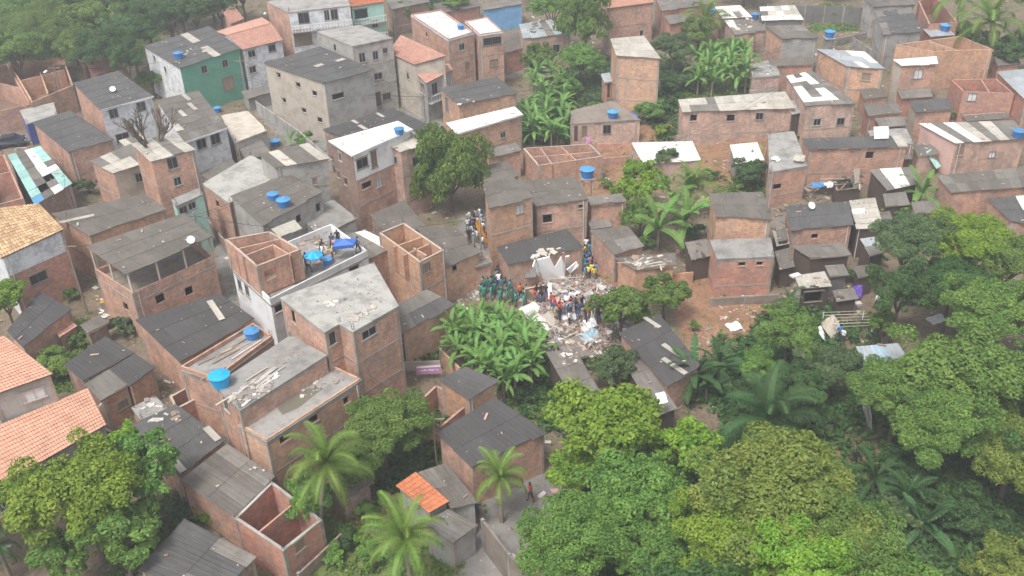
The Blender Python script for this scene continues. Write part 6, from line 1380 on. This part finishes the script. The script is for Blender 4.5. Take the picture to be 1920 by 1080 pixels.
def planks(poly, n_, mats, L0, L1, label, group, seed, ang=None, r=.05, name='plank', parent=None):
    g = random.Random(seed); xs = [p[0] for p in poly]; ys = [p[1] for p in poly]; k = 0; t = 0
    while k < n_ and t < 4000:
        t += 1; x, y = g.uniform(min(xs), max(xs)), g.uniform(min(ys), max(ys))
        if not inpoly(np.array([x]), np.array([y]), poly)[0]: continue
        p = rest(x, y); q = g.uniform(0, 3.14) if ang is None else ang + g.uniform(-.25, .25); L_ = g.uniform(L0, L1); d_ = Vector((math.cos(q), math.sin(q), 0)); n2 = Vector((-math.sin(q), math.cos(q), 0))
        mb = MB(); mb.obox(p + Vector((0, 0, r * .6 + .01 * k % .07)), d_ * L_ / 2, n2 * r * 1.3, (0, 0, r * .5)); tag(mb.build(name, g.choice(mats)), label, name, group); k += 1
planks([(430, 745), (480, 700), (520, 690), (490, 735), (450, 755)], 14, ['wood_pale', 'render_beige', 'rubble_white'], 1.0, 2.8, 'loose plank on the plank-covered roof', 'planks on the plank-covered roof', 1, .9)
planks([(360, 690), (470, 630), (490, 640), (400, 705)], 7, ['wood_pale', 'wood'], 1.2, 3, 'plank lying on the low concrete terrace', 'planks on the low concrete terrace', 2, .7)
debris([(420, 745), (520, 700), (505, 735), (455, 762)], 90, ['rubble_white', 'render_beige', 'rubble_gray'], .12, .38, 'white blocks and rubble on the plank-covered roof', 1)
debris([(500, 680), (560, 655), (590, 665), (530, 690)], 30, ['rubble_pink', 'rubble_gray'], .06, .2, 'scattered crumbs of mortar on the roof', 2)
debris([(545, 560), (700, 515), (730, 570), (650, 600)], 60, ['rubble_gray', 'rubble_pink', 'concrete_dark'], .04, .14, 'crumbs on the bare concrete roof', 3)
debris([(648, 597), (700, 573), (706, 580), (658, 606)], 46, ['rubble_white', 'render_beige'], .12, .33, 'row of pale planks and blocks at the front of the concrete roof', 4); debris([(605, 568), (632, 562), (634, 572), (608, 576)], 14, ['rubble_white', 'render_beige'], .12, .35, 'small pale pile on the concrete roof', 5)
debris([(545, 735), (640, 705), (650, 712), (560, 750)], 26, ['rubble_white', 'rubble_gray'], .12, .35, 'pale rubble along the puddled terrace', 6); debris([(575, 720), (600, 700), (606, 706), (585, 726)], 12, ['rubble_white'], .15, .4, 'white rubble by the wall of the terrace', 7)
debris([(560, 460), (600, 445), (640, 470), (590, 500)], 46, ['wood', 'rubble_pink', 'wood_pale'], .1, .4, 'wood and bricks piled on the white terrace', 8); debris([(560, 430), (600, 420), (612, 438), (570, 450)], 30, ['rubble_white', 'rubble_gray'], .12, .4, 'white rubble behind the roofless storey', 9)
debris([(1000, 470), (1060, 465), (1060, 480), (990, 495)], 30, ['rubble_white', 'wood_pale'], .12, .5, 'splinters on the dark half-collapsed roof', 10); debris([(1060, 500), (1110, 490), (1120, 560), (1050, 560)], 110, ['rubble_white', 'rubble_pink', 'rubble_gray'], .1, .45, 'rubble between the white ruin and the queue', 11)
debris([(850, 545), (905, 520), (915, 560), (860, 575)], 40, ['rubble_white', 'rubble_gray', 'wood_pale'], .1, .4, 'white bags and rubble around the navy tank', 12); debris([(1165, 485), (1260, 478), (1262, 500), (1195, 505)], 50, ['rubble_white', 'wood', 'rubble_gray'], .12, .45, 'junk spread over the debris-strewn roof', 13)
debris([(1290, 500), (1330, 485), (1335, 520), (1290, 525)], 30, ['rubble_white', 'wood', 'plastic_white'], .1, .35, 'household things beside the red brick house', 14); debris([(1340, 560), (1420, 550), (1430, 600), (1350, 600)], 30, ['rubble_white', 'rubble_pink'], .08, .3, 'broken blocks at the edge of the red earth', 15); debris([(1310, 625), (1345, 620), (1345, 650), (1310, 650)], 16, ['rubble_white'], .08, .3, 'white litter on the red bank', 16)
debris([(1310, 305), (1365, 300), (1370, 345), (1320, 345)], 20, ['rubble_white', 'rubble_pink'], .08, .3, 'litter on the red hillside', 17); debris([(1440, 330), (1620, 320), (1620, 380), (1450, 385)], 140, ['wood', 'wood_pale', 'wood_dark', 'rubble_gray', 'rubble_white'], .1, .6, 'junk in the scrap yard', 18)
debris([(1440, 500), (1620, 540), (1640, 620), (1500, 620)], 120, ['wood', 'wood_dark', 'rubble_gray', 'rubble_white'], .1, .5, 'scrap around the wooden shack', 19); debris([(1700, 225), (1740, 240), (1735, 320), (1690, 300)], 50, ['rubble_gray', 'rubble_white', 'concrete_dark'], .12, .5, 'rubble in the right yard', 20)
debris([(985, 45), (1050, 42), (1055, 60), (990, 62)], 20, ['concrete_dark', 'sheet_gray'], .2, .6, 'tin scraps on the patchy grey roof', 21); debris([(1345, 15), (1405, 12), (1412, 60), (1375, 60)], 30, ['rubble_white', 'wood_pale'], .15, .6, 'scraps on the hut roofs', 22); debris([(1545, 60), (1620, 60), (1625, 90), (1560, 88)], 60, ['rubble_pink', 'rubble_gray'], .12, .45, 'bricks dumped on the overgrown plot', 23)
debris([(1412, 120), (1450, 118), (1458, 138), (1416, 140)], 26, ['plastic_white', 'concrete_dark'], .08, .3, 'litter on the cottage terrace', 24); debris([(300, 690), (345, 700), (340, 720), (300, 720)], 24, ['rubble_gray', 'plastic_white', 'wood'], .08, .35, 'litter below the low terrace', 25); debris([(180, 555), (210, 560), (215, 590), (185, 600)], 26, ['plastic_white', 'rubble_white', 'cloth_orange'], .1, .35, 'rubbish bags by the brick wall on the left', 26)
debris([(10, 120), (130, 115), (135, 160), (60, 190)], 60, ['rubble_pink', 'rubble_gray'], .1, .4, 'broken bricks in the orange ruin', 27); debris([(320, 105), (395, 80), (400, 90), (330, 120)], 26, ['rubble_white', 'wood_pale'], .1, .5, 'planks on the dark roof of the green house', 28); debris([(260, 190), (300, 255), (330, 250), (290, 185)], 26, ['rubble_white', 'rubble_gray'], .1, .35, 'rubble between the stained white houses', 29)
debris([(840, 190), (900, 180), (910, 190), (850, 200)], 14, ['rubble_white', 'wood_pale'], .1, .4, 'pale planks at the edge of the half cream roof', 30); debris([(240, 730), (320, 720), (340, 800), (260, 790)], 50, ['rubble_white', 'rubble_gray', 'wood'], .1, .4, 'litter in the lane below the cream lean-to', 31); debris([(860, 935), (1030, 930), (1040, 960), (960, 1000)], 20, ['rubble_white', 'wood'], .08, .3, 'litter on the grey yard', 32)
# litter everywhere between the houses
gq = np.random.RandomState(9); sel = (V[:, 1] < 190) & (PX > -60) & (PX < 1980) & (PY > -30) & (PY < 1120) & (cols[:, 1] < .5); ids = gq.choice(np.flatnonzero(sel), 5200)
BB = [MB() for _ in range(4)]
for q in ids:
    x, y = V[q, 0] + gq.uniform(-.5, .5), V[q, 1] + gq.uniform(-.5, .5); s = .06 + .30 * gq.rand() ** 3; a = gq.uniform(0, 3.14); c, s_ = math.cos(a) * s, math.sin(a) * s; k = gq.uniform(.2, .8)
    BB[gq.randint(4)].obox((x, y, ground(x, y) + s * .08), (c, s_, gq.uniform(-.3, .3) * s), (-s_ * k, c * k, 0), (0, 0, s * .12))
for mb, m_ in zip(BB, ('rubble_gray', 'rubble_pink', 'wood', 'rubble_white')):
    o = mb.build('litter', m_); o['kind'] = 'stuff'; o['label'] = 'small rubble and litter scattered on the ground between the houses'; o['category'] = 'litter'
# ------------------------------------------------------------------ walls, fences, poles, wires, rack, car
def yard_wall(pts, h, mat, label, name='yard_wall', cat='wall', th=.15):
    P_ = [on_ground(x, y, h) for x, y in pts]; root = empty(name, (P_[0].x, P_[0].y, ground(P_[0].x, P_[0].y)), label, cat); root['kind'] = 'thing'
    for a, b_ in zip(P_[:-1], P_[1:]):
        e = (b_ - a); e.z = 0; e.normalize(); n_ = Vector((-e.y, e.x, 0)) * th / 2; L_ = (b_ - a).length; k = max(1, round(L_ / 3)); 
        for i in range(k):
            c, d_ = a.lerp(b_, i / k), a.lerp(b_, (i + 1) / k); mb = MB(); mb.prism([(c + n_).xy, (d_ + n_).xy, (d_ - n_).xy, (c - n_).xy], min(ground(c.x, c.y), ground(d_.x, d_.y)) - .4, [c.z, d_.z, d_.z, c.z]); mb.build('wall_panel', mat, root)
            mb = MB(); mb.obox((c.x, c.y, (c.z + ground(c.x, c.y)) / 2), tuple(e * .1), tuple(n_ * 1.35), (0, 0, h / 2 + .08)); mb.build('pillar', 'concrete', root)
yard_wall([(480, 190), (560, 245), (622, 300)], 1.6, 'render_gray', 'grey wall along the lane beside the big grey building'); yard_wall([(380, 400), (445, 480)], 1.2, 'brick_dark', 'dark brick wall along the alley'); yard_wall([(752, 678), (825, 676)], 1.0, 'wood_pale', 'low pale rail fence above the pink banner', 'fence', 'fence', .06)
yard_wall([(826, 655), (862, 690)], 1.6, 'brick_orange', 'orange brick wall beside the banana clump'); yard_wall([(686, 432), (720, 455)], 1.8, 'paint_mint', 'green metal fence in front of the low dark roof', 'fence', 'fence', .06); yard_wall([(905, 975), (955, 1040), (1010, 1090)], 2.6, 'concrete_brown', 'tall grey retaining wall beside the bottom yard')
yard_wall([(750, 645), (822, 620)], 1.6, 'brick_orange', 'orange brick wall right of the tall brick tower house'); yard_wall([(1190, 520), (1300, 510)], 1.2, 'brick_orange', 'orange brick wall below the debris-strewn roof'); yard_wall([(1270, 255), (1440, 245)], .7, 'concrete', 'low kerb wall below the long pinkish house'); yard_wall([(1070, 270), (1165, 268)], .8, 'brick_red', 'low red wall below the brown terrace house')
yard_wall([(1440, 8), (1620, 14)], 2.6, 'concrete_dark', 'dark wall behind the overgrown plot'); yard_wall([(1545, 78), (1625, 60)], 1.0, 'concrete', 'low wall in front of the overgrown plot'); yard_wall([(1600, 70), (1660, 110)], 1.5, 'concrete', 'stair wall beside the overgrown plot'); yard_wall([(0, 705), (60, 690), (120, 650)], 1.2, 'brick', 'brick wall behind the salmon house'); yard_wall([(60, 590), (130, 680)], 1.0, 'brick_dark', 'low dark wall beside the corner roof')
yard_wall([(905, 880), (1000, 850)], 1.2, 'brick', 'brick wall below the large charcoal roof'); yard_wall([(1335, 560), (1460, 552)], .8, 'concrete_brown', 'low cement ledge under the red brick house'); yard_wall([(1100, 300), (1180, 292)], .9, 'brick', 'low brick wall on the red bank'); yard_wall([(190, 800), (250, 830)], 1.5, 'render_gray', 'grey wall by the salmon roof'); yard_wall([(560, 1075), (640, 1000)], 1.0, 'brick_dark', 'dark wall beside the red rooms')
yard_wall([(1500, 395), (1470, 460)], 1.2, 'wood', 'plank fence left of the charcoal roof', 'fence', 'fence', .05); yard_wall([(1540, 340), (1640, 345)], 1.3, 'wood', 'crooked board fence in the scrap yard', 'fence', 'fence', .05); yard_wall([(1760, 410), (1850, 405)], 1.6, 'brick', 'brick wall behind the bright yellow green tree')
def pole(x, y, h, label, lamp=False, th=.12, mat='concrete'):
    p = on_ground(x, y); root = empty('utility_pole', p, label, 'utility pole'); mb = MB(); mb.bar((p.x, p.y, p.z - .3), (p.x, p.y, p.z + h), th, 8, th * .7); mb.build('post', mat, root)
    mb = MB(); mb.bar((p.x - .8, p.y, p.z + h - .5), (p.x + .8, p.y, p.z + h - .5), .05, 4); mb.build('crossarm', 'wood', root)
    if lamp:
        mb = MB(); mb.bar((p.x, p.y, p.z + h - 1.0), (p.x - .6, p.y - 1.0, p.z + h - .6), .04, 5); mb.build('lamp_arm', 'metal_gray', root); mb = MB(); mb.obox((p.x - .7, p.y - 1.2, p.z + h - .6), (.16, 0, 0), (0, .34, 0), (0, 0, .07)); mb.build('lamp_head', 'plastic_white', root)
    return p + Vector((0, 0, h - .45))
P1 = pole(122, 200, 6.0, 'grey pole with a street lamp in front of the orange ruin', True); P2 = pole(465, 195, 6.5, 'pole at the street by the white house with pink tiles'); P3_ = pole(522, 105, 7.5, 'pole with a pale lamp in front of the pink tiled roof', True); P4 = pole(355, 190, 6.5, 'pole at the corner of the green house'); P5 = pole(905, 515, 6.5, 'slim pole beside the alley crowd', th=.07); P6 = pole(1630, 130, 7, 'tall pole beside the stair wall at the top right'); P7 = pole(800, 262, 6, 'pole below the grey porch house'); P8 = pole(165, 590, 7.5, 'wooden pole at the corner of the open upper storey', th=.09, mat='wood'); P9 = pole(390, 520, 7, 'pole in the alley right of the big brown roof'); P10 = pole(820, 880, 5, 'dead wooden pole left of the large charcoal roof', th=.08, mat='wood')
def wire(a, b_, label, sag=.6, r=.018):
    mb = MB(); pr = a
    for i in range(1, 13):
        t = i / 12; q = a.lerp(b_, t) - Vector((0, 0, sag * 4 * t * (1 - t))); mb.bar(pr, q, r, 4); pr = q
    tag(mb.build('cable', 'rubber'), label, 'cable', 'overhead cables')
wire(P1, P4, 'overhead cable from the lamp pole to the green house pole'); wire(P4, P2, 'overhead cable along the front of the green house'); wire(P2, P3_, 'overhead cable to the pole before the pink tiled roof'); wire(P2, P7, 'overhead cable past the big grey building', 1.2); wire(P9, P8, 'overhead cable over the big brown roof', .8); wire(P9, P5, 'overhead cable from the alley to the crowd', 1.5); wire(P7, P5, 'overhead cable behind the mango tree', 1.2)
# gutter pipe of the salmon house
p = rest(186, 748); a = at_z(190, 757, 4.0); mb = MB(); mb.bar(a, a + Vector((-.6, -.8, -.4)), .07, 6); mb.bar(a + Vector((-.6, -.8, -.4)), (a.x - .5, a.y - .9, ground(a.x, a.y)), .07, 6); tag(mb.build('drainpipe', 'plastic_white'), 'white drainpipe at the corner of the salmon roof', 'pipe')
# metal rack
p = on_ground(1590, 598, 1.0); root = empty('metal_rack', (p.x, p.y, ground(p.x, p.y)), 'white metal rack frame in the yard right of the leaning board', 'rack')
for dx in (-1.7, 1.7):
    for dy in (-1.1, 1.1):
        mb = MB(); mb.bar((p.x + dx, p.y + dy, ground(p.x, p.y) - .1), (p.x + dx, p.y + dy, p.z), .05, 5); mb.build('post', 'plastic_white', root)
for k in range(6):
    mb = MB(); y_ = p.y - 1.1 + 2.2 * k / 5; mb.bar((p.x - 1.8, y_, p.z), (p.x + 1.8, y_, p.z + .02), .028, 5); mb.build('rail', 'wood_pale', root)
def car(x, y, rz, paint, label):
    p = on_ground(x, y); root = empty('parked_car', p, label, 'car', None, rz)
    def pr(prof, w0, w1, mat, nm):     # side profile swept across the width, narrower at the top
        mb = MB(); n_ = len(prof)
        L_ = [(px_, -(w0 if z < .9 else w1), z) for px_, z in prof]; R_ = [(px_, (w0 if z < .9 else w1), z) for px_, z in prof]
        mb.v += L_; mb.f.append(tuple(range(n_))); mb.uv += [(0, 0)] * n_; mb.v += R_; mb.f.append(tuple(range(n_, 2 * n_))[::-1]); mb.uv += [(0, 0)] * n_
        for i in range(n_): j = (i + 1) % n_; mb.quad(L_[i], R_[i], R_[j], L_[j])
        o = bpy.data.objects.new(nm, mb.mesh(nm, mat)); COL.objects.link(o); o.parent = root
    pr([(-2.05, .35), (-2.0, .75), (-1.75, .88), (-1.1, .92), (-.55, 1.38), (.85, 1.42), (1.5, .98), (1.95, .88), (2.05, .4)], .82, .62, paint, 'body')
    pr([(-1.0, .95), (-.52, 1.34), (.82, 1.37), (1.36, 1.0)], .835, .64, 'glass_dark', 'window')
    for wx in (-1.3, 1.3):
        for wy in (-.8, .8):
            mb = MB(); mb.bar((wx, wy - .1, .31), (wx, wy + .1, .31), .31, 12); o = bpy.data.objects.new('wheel', mb.mesh('wheel', 'rubber')); COL.objects.link(o); o.parent = root
    for wy in (-.6, .6):
        mb = MB(); mb.obox((2.03, wy, .68), (.03, 0, 0), (0, .15, 0), (0, 0, .08)); o = bpy.data.objects.new('headlight', mb.mesh('headlight', 'plastic_white')); COL.objects.link(o); o.parent = root
car(18, 274, .35, 'car_paint_dark', 'dark car parked by the blue yard building'); car(958, 112, .4, 'car_paint_white', 'white car half hidden below the pinkish house'); car(500, 160, 1.1, 'car_paint_white', 'pale car in the street below the white house')
# satellite dishes
for (x, y, w_) in [(1190, 468, 'on the low patched roof'), (213, 175, 'on the grey roof of the stained white house'), (360, 460, 'on the big brown roof'), (1520, 395, 'on the charcoal roof'), (1440, 85, 'beside the pale grey sheet front')]:
    p = rest(x, y); root = empty('satellite_dish', p, 'small pale satellite dish ' + w_, 'satellite dish'); mb = MB(); mb.bar(p, p + Vector((0, 0, .5)), .03, 5); mb.build('mast', 'metal_gray', root)
    mb = MB(); d_ = Vector((.2, -.6, .6)).normalized(); u_ = d_.orthogonal().normalized(); w2 = d_.cross(u_); c = p + Vector((0, 0, .55)); rg = [[c + (u_ * math.cos(a) + w2 * math.sin(a)) * r_ + d_ * r_ * r_ * .5 for a in [k * math.pi / 5 for k in range(10)]] for r_ in (.02, .2, .36)]
    for q in range(2):
        for k in range(10): mb.quad(rg[q][k], rg[q][(k + 1) % 10], rg[q + 1][(k + 1) % 10], rg[q + 1][k])
    mb.build('dish', 'plastic_white', root)
# bare tree in front of the cream-roofed house
p = on_ground(322, 402); root = empty('bare_tree', p, 'bare leafless tree in front of the mint ground floor', 'tree')
def branch(mb, a, d_, L_, r_, dep, g):
    b_ = a + d_ * L_; mb.bar(a, b_, r_, 6, r_ * .7)
    if dep:
        for k in range(3 if dep > 2 else 2 + (g.random() < .5)): branch(mb, b_, (d_ + Vector((g.uniform(-.6, .6), g.uniform(-.6, .6), g.uniform(-.1, .5)))).normalized(), L_ * g.uniform(.6, .85), r_ * .62, dep - 1, g)
gb = random.Random(3); mb = MB(); mb.bar(p - Vector((0, 0, .3)), p + Vector((-.2, 0, 6.2)), .34, 8, .24); mb.build('trunk', 'bark', root); mb = MB()
for k in range(4): branch(mb, p + Vector((-.2, 0, 6.0)), Vector((gb.uniform(-.5, .5), gb.uniform(-.4, .4), 1)).normalized(), 2.0, .17, 4, gb)
mb.build('branches', 'bark', root)

# puddle on the front terrace
q = [rest(x, y) for x, y in ((520, 765), (560, 738), (592, 722), (606, 728), (585, 745), (560, 765), (530, 778))]; zq = sum(v.z for v in q) / len(q)
mb = MB(); mb.v = [(v.x, v.y, zq + .006) for v in q]; mb.f = [tuple(range(len(q)))[::-1]]; mb.uv = [(0, 0)] * len(q); tag(mb.build('puddle', 'puddle'), 'shallow puddle of rain water on the front terrace', 'puddle')

for a, b_, s_, w_ in ((P4, P7, 1.4, 'from the green house over the dark shed'), (P6, P7, 2.2, 'across the hillside from the stair wall'), (P9, P7, 1.4, 'from the alley to the porch house'), (P8, P1, 1.2, 'over the clay tile house'), (P3_, P7, 1.4, 'past the grey tower'), (P5, P6, 2.6, 'from the crowd up to the stair wall'), (P10, P9, 1.6, 'over the front terrace houses')):
    wire(a, b_, 'overhead cable ' + w_, s_, .014); wire(a - Vector((0, 0, .25)), b_ - Vector((0, 0, .3)), 'lower overhead cable ' + w_, s_ * 1.1, .012)
cloth(1478, 232, 1.0, 1.4, 'sheet_zinc', 'grey tarpaulin hung at the end of the long pinkish house', .1, 1.2, up=1.0)
debris([(1000, 585), (1140, 600), (1130, 670), (1060, 690)], 420, ['rubble_white', 'rubble_pink', 'rubble_gray', 'wood'], .08, .34, 'rubble running downhill from the heap', 40)
debris([(1280, 450), (1335, 450), (1335, 500), (1280, 505)], 60, ['wood', 'wood_dark', 'rubble_gray'], .1, .4, 'timber junk around the tin shelter', 41); debris([(1440, 390), (1480, 385), (1490, 520), (1450, 530)], 70, ['wood', 'wood_dark', 'rubble_gray'], .1, .5, 'planks piled in the gap beside the charcoal roof', 42)
planks([(1450, 340), (1620, 330), (1610, 375), (1460, 380)], 26, ['wood', 'wood_pale', 'wood_dark'], 1.2, 3.2, 'timber plank lying in the scrap yard', 'planks in the scrap yard', 5)
planks([(1165, 485), (1255, 478), (1258, 500), (1195, 505)], 8, ['wood_pale', 'wood'], 1.0, 2.4, 'plank on the debris-strewn roof', 'planks on the debris-strewn roof', 6)
planks([(560, 455), (600, 445), (630, 465), (585, 480)], 8, ['wood', 'wood_pale'], .8, 2.0, 'plank on the white terrace', 'planks on the white terrace', 7)
